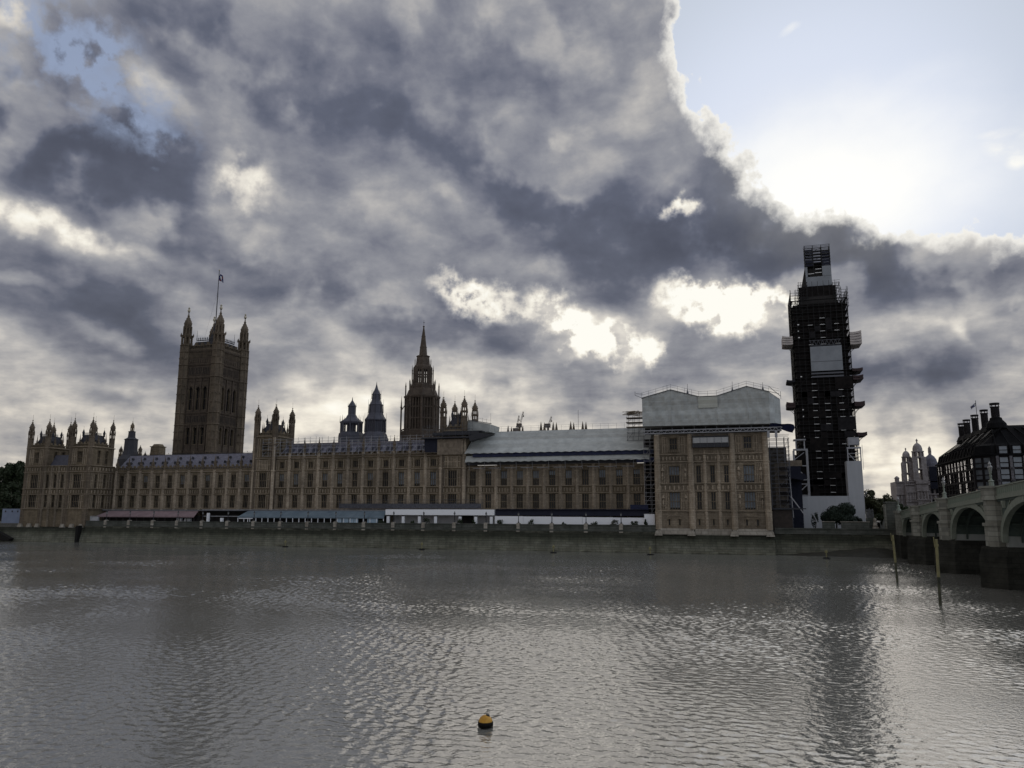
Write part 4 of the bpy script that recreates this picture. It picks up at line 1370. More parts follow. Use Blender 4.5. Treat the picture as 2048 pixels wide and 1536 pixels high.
def octa(m, r, z0, z1, n=8, post=.2, open_=True, lights=2, bands=3):
    """octagonal stage with open traceried lights between corner piers"""
    for k in range(8):
        t = math.pi * k / 4 + math.pi / 8
        t2 = t + math.pi / 4
        p, q = Vector((cx + r * math.cos(t), cy + r * math.sin(t), 0)), Vector((cx + r * math.cos(t2), cy + r * math.sin(t2), 0))
        m.tube((p.x, p.y, z0), (p.x, p.y, z1), post * 1.9, 6)
        for j in range(1, lights + (0 if lights else 0)):
            u = p.lerp(q, j / lights)
            m.tube((u.x, u.y, z0), (u.x, u.y, z1), post, 4)
        for b_ in range(bands):
            z = z0 + (z1 - z0) * (b_ + .0) / max(1, bands - 1) if bands > 1 else z0
            z = min(z, z1 - .3)
            m.tube((p.x, p.y, z + .15), (q.x, q.y, z + .15), post * 1.1, 4)


m = MB()
m.lathe(cx, cy, [(8.2, 5.9), (8.2, 36.5), (7.6, 37.2), (7.6, 40.0), (6.6, 40.3)], 8)
octa(m, 6.05, 40.2, 53.0, lights=4, post=.30, bands=4)
m.lathe(cx, cy, [(3.9, 40.0), (3.9, 53.0)], 8)                   # vault piers inside the lantern
m.lathe(cx, cy, [(6.5, 52.2), (6.9, 52.8), (6.9, 53.3), (6.0, 53.5), (5.2, 55.6), (4.7, 56.2), (4.7, 57.4), (3.5, 58.0)], 8)
octa(m, 3.05, 57.9, 64.4, lights=2, post=.30, bands=3)
m.lathe(cx, cy, [(3.3, 63.4), (3.45, 64.2), (3.45, 64.7), (2.7, 65.4), (2.35, 68.4), (2.6, 68.6), (2.6, 68.9), (1.55, 69.0), (1.28, 72.2), (1.45, 72.4), (1.2, 72.6), (.75, 76.4), (.85, 76.6), (.68, 76.8), (.22, 80.2), (.45, 80.5), (.1, 80.9)], 8)
m.build('lantern', MT['stone_soot'], sp)
for k in range(8):                                               # dark shuttered lights
    pass
m = MB(); m.tube((cx, cy, 80.6), (cx, cy, 83.0), .06, 4); m.box(cx - .35, cx + .35, cy - .04, cy + .04, 82.0, 82.12)
m.build('weathervane', MT['iron_dark'], sp)
first = None
for k in range(8):
    t = math.pi * k / 4 + math.pi / 8
    ux, uy = math.cos(t), math.sin(t)
    m = MB()
    for r, z0_, zt_, rr in ((7.75, 36.5, 53.4, .30), (6.25, 52.5, 58.8, .24), (3.95, 57.4, 65.4, .2), (4.8, 56.0, 60.0, .2), (3.0, 64.6, 68.0, .14)):
        x, y = cx + r * ux, cy + r * uy
        m.lathe(x, y, [(rr, z0_), (rr, zt_ - (zt_ - z0_) * .28), (rr * 1.5, zt_ - (zt_ - z0_) * .26), (rr * .9, zt_ - (zt_ - z0_) * .24), (.02, zt_)], 6)
    m.tube((cx + 7.75 * ux, cy + 7.75 * uy, 47.8), (cx + 6.3 * ux, cy + 6.3 * uy, 50.0), .22, 4)
    m.tube((cx + 7.75 * ux, cy + 7.75 * uy, 40.2), (cx + 6.3 * ux, cy + 6.3 * uy, 40.9), .3, 4)
    m.tube((cx + 3.95 * ux, cy + 3.95 * uy, 61.8), (cx + 3.1 * ux, cy + 3.1 * uy, 62.6), .12, 4)
    m.build('flying_buttress', MT['stone_soot'], sp)

# ------------------------------------------------------------------ the two ventilation turrets left of the spire
cx, cy = -142.2, 255.0
v1 = thing('ventilation_turret', 'shorter open ventilation turret with a bell-shaped iron cap', 'roof turret', (cx, cy, 28))
m = MB()
m.lathe(cx, cy, [(4.7, 20), (4.7, 38.0), (4.5, 39.0), (4.1, 39.2)], 8)
octa(m, 3.85, 39.1, 43.0, lights=3, post=.16, bands=2)
m.lathe(cx, cy, [(1.7, 39), (1.7, 43)], 8)
m.lathe(cx, cy, [(4.1, 42.4), (4.3, 42.9), (4.3, 43.2), (3.3, 43.9), (2.2, 44.8), (1.65, 45.8), (1.45, 46.0), (1.45, 48.9), (1.65, 49.0), (1.3, 49.6), (.7, 50.6), (.22, 51.4), (.05, 52.6)], 8)
m.build('lantern', MT['iron'], v1)
m = MB()
for k in range(8):
    t = math.pi * k / 4 + math.pi / 8
    m.tube((cx + 4.25 * math.cos(t), cy + 4.25 * math.sin(t), 43), (cx + 4.25 * math.cos(t), cy + 4.25 * math.sin(t), 45.6), .13, 4, r2=.03)
    m.tube((cx + 1.55 * math.cos(t), cy + 1.55 * math.sin(t), 48.9), (cx + 1.55 * math.cos(t), cy + 1.55 * math.sin(t), 50.4), .08, 4, r2=.02)
m.build('spikes', MT['iron_dark'], v1)
cx, cy = -132.3, 255.0
v2 = thing('ventilation_turret', 'taller three-stage ventilation turret with a pointed iron cap, next to the spire', 'roof turret', (cx, cy, 28))
m = MB()
m.lathe(cx, cy, [(4.9, 20), (4.9, 36.5), (4.2, 38.4), (3.7, 39.1)], 8)
octa(m, 3.6, 39.0, 43.5, lights=3, post=.13, bands=2)
m.lathe(cx, cy, [(3.2, 39), (3.2, 43.4)], 8)
m.lathe(cx, cy, [(3.8, 43.2), (4.0, 43.6), (3.9, 43.9), (3.0, 45.2), (2.65, 46.2), (2.55, 49.0), (2.7, 49.2), (2.2, 49.8), (1.75, 50.8), (1.6, 51.2), (1.55, 53.0), (1.7, 53.1), (1.1, 54.2), (.5, 55.6), (.15, 57.0), (.05, 58.0)], 8)
m.build('lantern', MT['iron'], v2)
m = MB()
for r, z, h in ((3.95, 39.0, 7.2), (2.75, 46.2, 5.2), (1.72, 51.4, 3.4)):
    for k in range(8):
        t = math.pi * k / 4 + math.pi / 8
        m.tube((cx + r * math.cos(t), cy + r * math.sin(t), z), (cx + r * math.cos(t), cy + r * math.sin(t), z + h), .11, 4, r2=.03)
m.build('spikes', MT['iron_dark'], v2)

# ------------------------------------------------------------------ smaller rooftop turrets behind the low wing
cx, cy = -238.6, 250.0
st = thing('roof_turret', 'small slated roof turret with an open lantern, left of the great square tower', 'roof turret', (cx, cy, 20))
m = MB()
m.lathe(cx, cy, [(5.2, 20), (4.8, 30.5), (3.2, 32.3), (2.7, 34.5), (2.6, 38.3), (2.85, 38.6), (2.0, 39.0), (1.5, 39.4), (1.35, 41.6), (1.55, 41.8), (.9, 42.0)], 8)
m.build('slate_body', MT['iron_brown'], st)
m = turret_mb(cx, cy, 41.5, 46.0, .75, 42.0, 43.6, mast=1.4)
m.build('lantern', MT['stone'], st)
p1 = turret_mb(-243.4, 250, 20, 36.2, .75, 32.6, 34.0, mast=0).build('corner_turret', MT['stone_dark'], st)
pcopy(p1, dx=9.6); pcopy(p1, dx=12.2, dz=-2.6)
cx, cy = -225.1, 250.0
sb = thing('stone_stack', 'square stone vent stack with a stepped top, beside the great square tower', 'chimney stack', (cx, cy, 20))
m = MB()
m.frus(cx, cy, 20, 31.2, 2.9, 2.6, 2.9, 2.6); m.box(cx - 3.05, cx + 3.05, cy - 2.8, cy + 2.8, 31.2, 31.7)
m.frus(cx, cy, 31.7, 35.2, 2.1, 1.9, 1.95, 1.8); m.box(cx - 2.2, cx + 2.2, cy - 2.1, cy + 2.1, 35.2, 35.5); m.frus(cx, cy, 35.5, 36.4, 1.7, 1.5, 1.2, 1.1)
for k in range(4): m.box(cx - 1.7 + k * 1.0, cx - 1.3 + k * 1.0, cy - 2.02, cy - 1.75, 32.4, 34.6)
m.build('stack', MT['stone'], sb)
p1 = turret_mb(-218.2, 262, 20, 34.4, .6, 31.3, 32.4, mast=0)
tag(p1.build('roof_pinnacle', MT['stone_dark']), 'lone stone pinnacle just left of the foot of the great square tower', 'pinnacle')

# row of spiky pinnacles on the hall roof behind the long white sheeting
pk = [(-85.6, 41.9), (-84.3, 41.4), (-81.2, 42.1), (-80.0, 41.7), (-73.0, 42.9), (-71.7, 42.6), (-68.4, 42.7), (-67.2, 42.5), (-61.9, 42.7), (-60.8, 42.3), (-57.5, 42.6), (-56.3, 42.4)]
hl = thing('hall', 'long hall roof whose twelve sharp pinnacles poke above the white sheeting', 'hall', (-71, 275, 5.9))
MB().box(-90, -40, 270.5, 282, 5.9, 37.5).build('wall', MT['stone_dark'], hl)
MB().poly([(-90, 270, 37.5), (-90, 276.2, 39.0), (-90, 282.5, 37.5)], (50, 0, 0)).build('roof', MT['slate'], hl)
m = MB().lathe(pk[0][0], 270, [(.55, 36), (.55, 38.6), (.72, 38.7), (.55, 38.9), (.28, 40.6), (.02, 41.9)], 6)
p1 = m.build('pinnacle', MT['stone_dark'], hl)
for x, z in pk[1:]: pcopy(p1, dx=x - pk[0][0], dz=z - pk[0][1])
m = MB(); m.tube((-59.1, 270, 36), (-59.1, 270, 46.6), .07, 4)
m.build('mast', MT['iron_dark'], hl)

# ------------------------------------------------------------------ far cranes
def crane(x0, z0, x1, z1, label, y=420.0):
    t = thing('crane', label, 'crane', (x0, y, 5.9), group='cranes far behind the palace')
    m = MB()
    m.tube((x0, y, 5.9), (x0, y, z0), .7, 4)
    m.box(x0 - 1.6, x0 + 1.2, y - 1, y + 1, z0 - .4, z0 + 1.8)
    m.build('mast', MT['crane'], t)
    m = MB()
    d = Vector((x1 - x0, 0, z1 - z0)); L = d.length; d.normalize(); nrm = Vector((-d.z, 0, d.x))
    A, B = Vector((x0, y, z0)), Vector((x1, y, z1))
    for s in (-.42, .42): m.tube(A + nrm * s, B + nrm * s * .5, .14, 4)
    n = int(L / 1.2)
    for k in range(n): m.tube(A + d * (L * k / n) + nrm * (.42 if k % 2 else -.42), A + d * (L * (k + 1) / n) + nrm * (-.42 if k % 2 else .42), .08, 3)
    m.tube(B, B - Vector((0, 0, 2.2)), .05, 3); m.box(B.x - .3, B.x + .3, y - .3, y + .3, B.z - 3.0, B.z - 2.2)
    m.build('jib', MT['crane'], t)


crane(-128.4, 56.0, -126.6, 65.0, 'thinner of the two crossing far crane jibs, left of its partner')
crane(-126.3, 58.6, -124.0, 67.2, 'tallest far crane, its jib leaning right above the white sheeting')
crane(-109.4, 58.0, -107.4, 63.8, 'shorter far crane on its own to the right, before the pinnacle row')

# ------------------------------------------------------------------ scaffolds and sheeted shelters
def scaffold_grid(m, xs_, ys_, zs_, r=.035, top=1.1, braces=True, jitter=.5):
    for x in xs_:
        for y in ys_:
            m.tube((x, y, zs_[0]), (x, y, zs_[-1] + random.uniform(.2, top + jitter)), r, 4)
    for z in zs_:
        for y in ys_:
            m.tube((xs_[0] - .2, y, z), (xs_[-1] + .2, y, z), r, 4)
            m.tube((xs_[0] - .2, y, z + 1.0), (xs_[-1] + .2, y, z + 1.0), r * .8, 4)
        for x in (xs_[0], xs_[-1]): m.tube((x, ys_[0], z), (x, ys_[-1], z), r, 4)
    if braces:
        for i, (a, b) in enumerate(zip(xs_, xs_[1:])):
            for j, (z0_, z1_) in enumerate(zip(zs_, zs_[1:])):
                if (i + j) % 3 == 0: m.tube((a, ys_[0], z0_), (b, ys_[0], z1_), r * .8, 4)


# central block roof scaffold
t = thing('roof_scaffold', 'thin pole scaffold with guard rails all along the central block roof', 'scaffold', (-117, 214, 27))
m = MB()
xs_ = [-150 + 2.15 * k for k in range(29)]
scaffold_grid(m, xs_, (212.3, 219.5), (27.6, 29.8, 31.9), .05, 1.2)
m.build('tubes', MT['steel'], t)
m = MB()
for z in (29.75, 31.85): m.box(-150.3, -89.5, 219.0, 220.0, z, z + .08)
m.box(-150.2, -144.6, 212.0, 213.3, 31.3, 31.5); m.box(-150.3, -146.5, 211.9, 213.0, 29.2, 29.4); m.box(-128, -90, 212.0, 212.9, 27.5, 27.6)
m.build('boards', MT['board'], t)
m = MB(); m.box(-93.4, -89.0, 211.9, 212.0, 27.7, 31.6)
m.build('debris_net', MT['navy'], t)
t = thing('terrace_scaffold', 'low dark scaffold and netting on the terrace roofs in front of the central block', 'scaffold', (-95, 212, 10.5))
m = MB(); scaffold_grid(m, [-121 + 2.0 * k for k in range(24)], (211.2, 212.3), (11.1, 12.7), .04, .8); m.build('tubes', MT['tube'], t)
m = MB(); m.box(-121, -75, 211.15, 211.19, 11.2, 12.5); m.build('debris_net', mat('grey_net', (0.05, 0.05, 0.06), (0.09, 0.09, 0.10), 2.0), t)

# dark temporary deck over the boarded tower, and the small white gable behind it
t = thing('scaffold_roof', 'dark flat scaffold deck over the brown boarded tower', 'scaffold deck', (-84, 213, 31.6))
m = MB()
m.box(-94.0, -78.4, 210.6, 214.4, 31.65, 31.95); m.box(-90.5, -76.0, 210.9, 213.9, 32.5, 33.4); m.box(-87.0, -75.0, 211.0, 214.0, 33.41, 33.7)
m.build('deck', MT['iron_dark'], t)
m = MB(); scaffold_grid(m, [-93.5 + 2.1 * k for k in range(8)], (210.7, 213.8), (32.0, 34.4), .045, 2.6); m.build('tubes', MT['tube'], t)
m = MB(); m.poly([(-78.5, 210.5, 30.6), (-71.5, 210.5, 32.4), (-75.5, 210.5, 33.0), (-78.8, 210.5, 32.2)], (0, 2.5, 0)); m.build('tarpaulin', MT['iron_dark'], t)
t = thing('sheeted_gable', 'small white sheeted gable roof beside the four-turreted boarded tower', 'sheeted roof', (-79, 217, 33.6))
m = MB()
m.poly([(-84.3, 214.8, 33.8), (-74.0, 214.8, 33.7), (-73.7, 214.8, 35.9), (-80.4, 214.8, 37.2), (-84.3, 214.8, 35.2)], (0, 9, 0))
m.build('sheet', MT['sheet'], t)
m = MB()
m.tube((-80.6, 214.6, 37.35), (-73.2, 214.6, 36.0), .14, 4)
for k in range(6):
    x = -80 + 1.3 * k; z = 37.2 - .2 * 1.3 * k
    m.tube((x, 214.7, z), (x, 214.7, z + (3.2 if k in (2, 5) else 1.4)), .035, 4)
m.tube((-80, 214.7, 38.2), (-73.4, 214.7, 37.0), .03, 4)
m.build('rail', MT['tube'], t)

# long white sheeted roof over the right wing
t = thing('sheeted_roof', 'long white sheeted temporary roof with a dark blue slot, over the right wing', 'sheeted roof', (-54, 214, 24))


def sheet_patch(m, x0, x1, y0, z0, y1, z1, nx, ny, amp, mi=0, sag=0.0):
    vs, fs = [], []
    for j in range(ny + 1):
        for i in range(nx + 1):
            a, b = i / nx, j / ny
            e = amp * (math.sin(a * nx * 1.7 + b * 3) * .5 + random.uniform(-.5, .5)) * (1 if 0 < j < ny else .3)
            edge = sag * abs(math.sin(a * nx * .5 * math.pi)) if j == 0 else 0
            vs.append((x0 + (x1 - x0) * a, y0 + (y1 - y0) * b - e, z0 + (z1 - z0) * b + e * .4 + edge))
    for j in range(ny):
        for i in range(nx):
            a = j * (nx + 1) + i
            fs.append((a, a + 1, a + nx + 2, a + nx + 1))
    return m.add(vs, fs, mi)


m = MB()
sheet_patch(m, -80.3, -26.8, 210.9, 26.9, 221.6, 34.3, 44, 8, .10, sag=.18)
sheet_patch(m, -80.0, -26.6, 210.6, 24.35, 211.9, 26.35, 44, 2, .08, sag=.2)
m.quad((-80.3, 221.6, 34.3), (-26.8, 221.6, 34.3), (-26.8, 232, 30), (-80.3, 232, 30))
m.poly([(-80.25, 211.0, 26.9), (-80.25, 221.6, 34.25), (-80.25, 232, 30), (-80.25, 232, 26)], (.05, 0, 0))
m.build('sheet', MT['sheet'], t, smooth=False)
m = MB()
sheet_patch(m, -77.8, -25.5, 211.3, 25.9, 211.5, 27.2, 44, 2, .12)
sheet_patch(m, -30, -25.0, 210.3, 23.6, 211.0, 25.0, 5, 3, .2)
m.build('blue_slot', MT['tarp'], t)
m = MB()
for k in range(23):
    x = -79.5 + 2.35 * k
    m.tube((x, 221.6, 34.2), (x, 221.6, 35.9), .035, 4)
    m.tube((x, 221.0, 34.1), (x, 221.2, 33.5), .05, 4)
for z in (35.2, 35.8): m.tube((-79.6, 221.6, z), (-27, 221.6, z), .03, 4)
for k in range(12): m.tube((-79 + 4.8 * k, 211.9, 22.2), (-79 + 4.8 * k, 211.2, 25.0), .05, 4)
for k in range(10): m.tube((-78 + 4.85 * k, 212.2, 22.75), (-74.6 + 4.85 * k, 212.2, 22.75), .09, 4)
m.build('rail', MT['steel'], t)
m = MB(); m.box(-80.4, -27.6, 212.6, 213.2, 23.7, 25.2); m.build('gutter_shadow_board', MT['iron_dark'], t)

# scaffold stair tower rising behind the long roof
t = thing('scaffold_stack', 'cluttered scaffold stack of planks and poles left of the big white shelter', 'scaffold', (-31, 216, 30))
m = MB(); scaffold_grid(m, [-33.0, -31.4, -29.9, -28.4], (214.6, 217.5), (30.0, 32.2, 33.8, 35.0, 36.3), .06, 1.8)
m.build('tubes', MT['tube'], t)
m = MB()
for z in (33.7, 35.0, 36.3): m.box(-33.3, -28.0, 214.3, 217.6, z, z + .16)
for k in range(26):
    x = random.uniform(-34.6, -31.5); z = 37.0 + random.uniform(0, 1.3)
    m.tube((x, 214.2 + random.uniform(0, 3), z), (x + random.uniform(3.0, 5.2), 214.2 + random.uniform(0, 3), z + random.uniform(-.4, .5)), .07, 4)
m.build('planks', MT['board'], t)

# dark scaffold slot between the right wing and the right pavilion
t = thing('scaffold_bay', 'narrow dark scaffold bay squeezed between the right wing and the right pavilion', 'scaffold', (-26, 212, 6))
m = MB(); scaffold_grid(m, [-27.8, -26.2, -24.6], (209.0, 211.6), [6 + 2.1 * k for k in range(12)], .055, .2); m.build('tubes', MT['steel'], t)
m = MB(); m.box(-28.2, -24.2, 212.2, 212.6, 6, 30.0); m.build('debris_net', MT['net'], t)
m = MB()
for z in (18.6, 20.7, 22.8, 16.5): m.box(-28.1, -24.4, 208.8, 211.6, z, z + .07)
m.build('boards', MT['board'], t)

# the big white shelter over the right pavilion
t = thing('white_shelter', 'big white sheeted shelter with two shallow gables, on top of the right pavilion', 'sheeted shelter', (-10, 201, 30))
out = [(-26.7, 32.35), (4.75, 32.05), (4.75, 40.1), (-0.5, 41.65), (-7.9, 39.5), (-12.3, 39.5), (-19.4, 41.6), (-27.0, 39.7)]
m = MB()
# front wall as many rippled strips between the eaves line and the gable line
def top_z(x):
    pts = [(-27.0, 39.7), (-19.4, 41.6), (-12.3, 39.5), (-7.9, 39.5), (-0.5, 41.65), (7.7, 39.3)]
    for (a, za), (b, zb) in zip(pts, pts[1:]):
        if a <= x <= b: return za + (zb - za) * (x - a) / (b - a)
    return pts[-1][1]
NXS, NZS = 42, 9
XG = sorted([-26.85 + 31.6 * i / 38 for i in range(39)] + [-19.4, -12.3, -7.9, -0.5])
vs, fs = [], []
for j in range(NZS + 1):
    for i in range(NXS + 1):
        x = XG[i]
        zb = 32.35 - .28 * i / NXS
        z = zb + (top_z(x) - zb) * j / NZS
        vs.append((x, 200.9 - .10 * math.sin(i * 1.9 + j) * (0 < j < NZS) + random.uniform(-.05, .05), z))
for j in range(NZS):
    for i in range(NXS):
        a = j * (NXS + 1) + i
        fs.append((a, a + 1, a + NXS + 2, a + NXS + 1))
m.add(vs, fs)
m.quad((4.75, 200.9, 32.07), (7.6, 207.5, 31.9), (7.6, 207.5, 39.0), (4.75, 200.9, 40.1))
m.quad((7.6, 207.5, 31.9), (7.6, 224, 31.9), (7.6, 224, 39.0), (7.6, 207.5, 39.0))
m.quad((-26.85, 200.9, 32.35), (-26.85, 224, 32.35), (-26.85, 224, 39.7), (-26.85, 200.9, 39.7))
pr = [(-27.0, 39.75), (-19.4, 41.65), (-12.3, 39.55), (-7.9, 39.55), (-0.5, 41.7), (4.75, 40.15)]
for (a, za), (b, zb) in zip(pr, pr[1:]): m.quad((a, 200.7, za), (b, 200.7, zb), (b, 224, zb), (a, 224, za))
m.quad((4.75, 200.7, 40.15), (7.6, 207.5, 39.05), (7.6, 224, 39.05), (4.75, 224, 40.15))
m.quad((-26.85, 224, 32.35), (7.6, 224, 31.9), (7.6, 224, 39.0), (-26.85, 224, 39.7))
m.quad((-26.85, 200.9, 32.33), (4.75, 200.9, 32.05), (7.6, 224, 31.9), (-26.85, 224, 32.33))
m.build('sheet', MT['sheet'], t)
m = MB()
for (a, za), (b, zb) in zip(pr + [(7.2, 39.4)], (pr + [(7.2, 39.4)])[1:]):
    n = max(1, int((b - a) / 1.6))
    for k in range(n):
        x = a + (b - a) * k / n; z = za + (zb - za) * k / n
        m.tube((x, 200.8, z - .3), (x, 200.8, z + 1.45), .04, 4)
    for h in (.75, 1.35): m.tube((a, 200.8, za + h), (b, 200.8, zb + h), .035, 4)
    m.tube((a, 200.75, za + .05), (b, 200.75, zb + .05), .09, 4)
for p, q in (((-28.6, 200.7, 40.6), (-26.5, 200.8, 39.6)), ((-28.6, 200.7, 40.6), (-28.6, 200.7, 41.6)), ((-28.4, 200.7, 41.0), (-26.6, 200.8, 40.8)), ((5.0, 200.7, 41.3), (7.8, 207, 39.7)), ((7.8, 207, 39.0), (7.8, 207, 41.0))): m.tube(p, q, .07, 4)
m.build('guard_rail', MT['tube'], t)
for x, z in ((-20.7, 43.6), (-15.4, 43.7), (-4.0, 43.8), (3.5, 43.2)):
    m = MB(); m.tube((x, 205, 39), (x, 205, z), .06, 4); m.lathe(x, 205, [(.32, 40.5), (.32, 41.3), (.12, 42.0), (.05, 42.6)], 6); m.build('finial_mast', MT['tube'], t)
m = MB().box(-12.5, -7.7, 200.62, 200.70, 36.6, 39.42); m.build('patched_sheet', mat('cream_sheet', (0.56, 0.56, 0.49), (0.48, 0.48, 0.43), 0.8, courses=(60.0, 1.25), course_dark=.86), t)
m = MB()                                             # lattice truss carrying the shelter
for y in (200.6, 201.6):
    for z in (30.35, 31.15): m.tube((-26.8, y, z), (7.4, y, z), .09, 4)
    for k in range(44):
        x = -26.8 + .78 * k
        m.tube((x, y, 30.35 if k % 2 else 31.15), (x + .78, y, 31.15 if k % 2 else 30.35), .05, 4)
for k in range(12):
    x = -25 + 2.8 * k
    m.tube((x, 202.0, 30.3), (x, 202.0, 32.3), .06, 4)
for x in (4.2, 6.0): m.box(x - .3, x + .3, 200.5, 201.4, 28.6, 30.2)
m.build('truss', MT['steel'], t)
m = MB(); m.box(-26.5, 7.3, 202.4, 203.0, 30.3, 31.9); m.build('slot_backing', MT['net'], t)

t = thing('tarpaulin', 'loose dark blue tarpaulin flapping at the lower right corner of the white shelter', 'tarpaulin', (7, 201, 31))
m = MB()
vs, fs = [], []
for j in range(7):
    for i in range(9):
        a, b = i / 8, j / 6
        vs.append((4.6 + 5.6 * a + .25 * math.sin(b * 5), 200.5 + 1.2 * b + .3 * math.sin(a * 7), 32.1 - 1.9 * b * (.45 + .55 * a) - .5 * a * a + .12 * math.sin(a * 9 + b * 4)))
for j in range(6):
    for i in range(8):
        a = j * 9 + i; fs.append((a, a + 1, a + 10, a + 9))
m.add(vs, fs); m.build('sheet', MT['tarp'], t, smooth=True)

# banner-like sheeted balcony between the right pavilion towers
t = thing('sheeted_balcony', 'grey-white sheeted scaffold balcony hung between the two towers of the right pavilion', 'scaffold balcony', (-9.9, 202, 27))
MB().box(-14.3, -5.5, 201.4, 201.6, 27.7, 29.1).build('sheet', MT['sheet_grey'], t)
m = MB(); m.box(-14.4, -5.4, 201.3, 202.6, 29.25, 29.45); m.box(-14.4, -5.4, 201.5, 202.6, 26.6, 27.6); m.build('deck', MT['iron_dark'], t)
m = MB()
for k in range(6): m.tube((-14.2 + 1.75 * k, 201.35, 26.6), (-14.2 + 1.75 * k, 201.35, 30.2), .05, 4)
m.tube((-14.4, 201.3, 29.9), (-5.4, 201.3, 29.9), .04, 4); m.build('tubes', MT['tube'], t)

# scaffold down the right-hand flank of the right pavilion
t = thing('flank_scaffold', 'brown netted scaffold on the right flank of the right pavilion', 'scaffold', (7, 208, 6))
xs_ = [4.4, 6.2, 8.0, 9.0]
m = MB(); scaffold_grid(m, xs_, (205.4, 208.0, 211.0), [6.2 + 2.05 * k for k in range(12)], .06, .3); m.build('tubes', MT['tube'], t)
m = MB(); m.box(3.9, 8.6, 211.4, 211.7, 6, 27.0); m.box(5.3, 8.3, 205.9, 206.1, 11.4, 22.6); m.build('debris_net', mat('brown_net', (0.05, 0.04, 0.032), (0.09, 0.075, 0.06), 1.2), t)
m = MB()
for k in range(5):
    z = 12.8 + 2.05 * k
    m.add([(6.2, 205.5, z + .6), (8.5, 205.5, z + .6), (8.1, 205.2, z - .3), (6.6, 205.2, z - .3)], [(0, 1, 2, 3)])
m.build('sagging_net', MT['net'], t)
m = MB(); m.tube((8.8, 205.0, 14.2), (12.0, 205.0, 9.4), .16, 4); m.tube((8.8, 205.0, 19.0), (9.2, 205.0, 9.0), .08, 4); m.build('brace', MT['steel'], t)
m = MB(); m.box(4.2, 10.6, 204.6, 207.2, 11.0, 11.4); m.box(10.6, 12.2, 204.8, 206.8, 11.05, 11.3); m.build('deck', MT['iron_dark'], t)
t = thing('site_hut', 'dark brown boarded site hut under the flank scaffold', 'hut', (7, 206, 6))
MB().box(4.3, 8.9, 205.2, 209, 5.9, 10.9).build('wall', mat('brown_board', (0.05, 0.038, 0.032), (0.03, 0.024, 0.02), 1.0), t)
m = MB(); m.box(4.1, 9.1, 205.0, 209.2, 10.9, 10.99); m.build('roof', MT['iron_dark'], t)
t = thing('blue_canopy', 'dark blue sheeted canopy between the flank scaffold and the scaffolded clock tower', 'sheeted canopy', (11, 218, 20))
m = MB(); m.poly([(8.8, 215, 21.4), (13.0, 215, 20.2), (13.6, 215, 19.2), (12.2, 215, 18.6), (8.8, 215, 19.3)], (0, 6, 0)); m.build('sheet', MT['navy'], t)
m = MB(); m.box(8.2, 12.4, 221.0, 226, 5.9, 22.6); m.build('screen', MT['navy'], t)
m = MB(); m.box(8.0, 12.8, 221.5, 225, 22.65, 24.2); m.build('parapet_board', MT['board'], t)

# ------------------------------------------------------------------ the scaffolded clock tower
ct = thing('scaffolded_clock_tower', 'tall clock tower wrapped in dark scaffolding with a pale square over its clock', 'clock tower', (21.8, 253, 5.9))
CX0, CX1, CY0, CY1 = 13.6, 29.7, 245.0, 261.0
cx, cy = (CX0 + CX1) / 2, (CY0 + CY1) / 2
m = MB()
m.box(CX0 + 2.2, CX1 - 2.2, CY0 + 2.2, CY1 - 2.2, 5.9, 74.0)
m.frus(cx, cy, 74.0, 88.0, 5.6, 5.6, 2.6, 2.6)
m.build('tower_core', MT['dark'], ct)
m = MB()
m.box(CX0 + .7, CX1 - .7, CY0 + .8, CY0 + .9, 6, 73.4); m.box(CX0 + .6, CX0 + .7, CY0 + .8, CY1 - .8, 6, 73.4); m.box(CX1 - .7, CX1 - .6, CY0 + .9, CY1 - .8, 6, 73.4)
m.box(CX0 + 2.8, CX1 - 2.6, CY0 + 2.9, CY0 + 3.0, 73.4, 79.6); m.box(18.9, 26.0, 249.4, 249.5, 79.6, 82.0)
m.build('debris_net', MT['net'], ct)
lifts = [6 + 2.02 * k for k in range(35)]
m = MB()
xs_ = [CX0 + (CX1 - CX0) * k / 10 for k in range(11)]
ys_ = [CY0 + (CY1 - CY0) * k / 10 for k in range(11)]
for x in xs_:
    m.tube((x, CY0, 6), (x, CY0, 78.2 if (x < 16.3 or x > 27.6) else 80.4), .07, 4)
    m.tube((x, CY0 + .7, 6), (x, CY0 + .7, 75), .05, 4)
for y in ys_:
    for x in (CX0, CX1): m.tube((x, y, 6), (x, y, 77.6), .07, 4)
for z in lifts:
    m.tube((CX0 - .15, CY0, z), (CX1 + .15, CY0, z), .06, 4); m.tube((CX0 - .1, CY0, z + 1.0), (CX1 + .1, CY0, z + 1.0), .04, 4)
    for x in (CX0, CX1): m.tube((x, CY0, z), (x, CY1, z), .06, 4); m.tube((x, CY0, z + 1.0), (x, CY1, z + 1.0), .04, 4)
for i in range(0, 34):
    a = i % 10
    m.tube((xs_[a], CY0 - .05, lifts[i]), (xs_[(a + 1) if a < 10 else a], CY0 - .05, lifts[i + 1]), .05, 4)
    m.tube((CX1 + .05, ys_[a], lifts[i]), (CX1 + .05, ys_[a + 1], lifts[i + 1]), .05, 4)
m.build('tubes', MT['tube_dark'], ct)
for i in range(34):
    a = random.randrange(9); j = random.randrange(32); n_ = random.choice((1, 1, 2, 3))
    if 50 < lifts[j] < 61 or lifts[j] > 71: continue
    MB().box(xs_[a] + .05, xs_[min(10, a + n_)] - .05, CY0 - .16, CY0 - .13, lifts[j] + random.uniform(0, .4), lifts[j] + random.choice((1.7, 2.0, 3.9))).build('net_panel', random.choice((MT['net'], MT['brown_netting'])), ct)
m = MB()
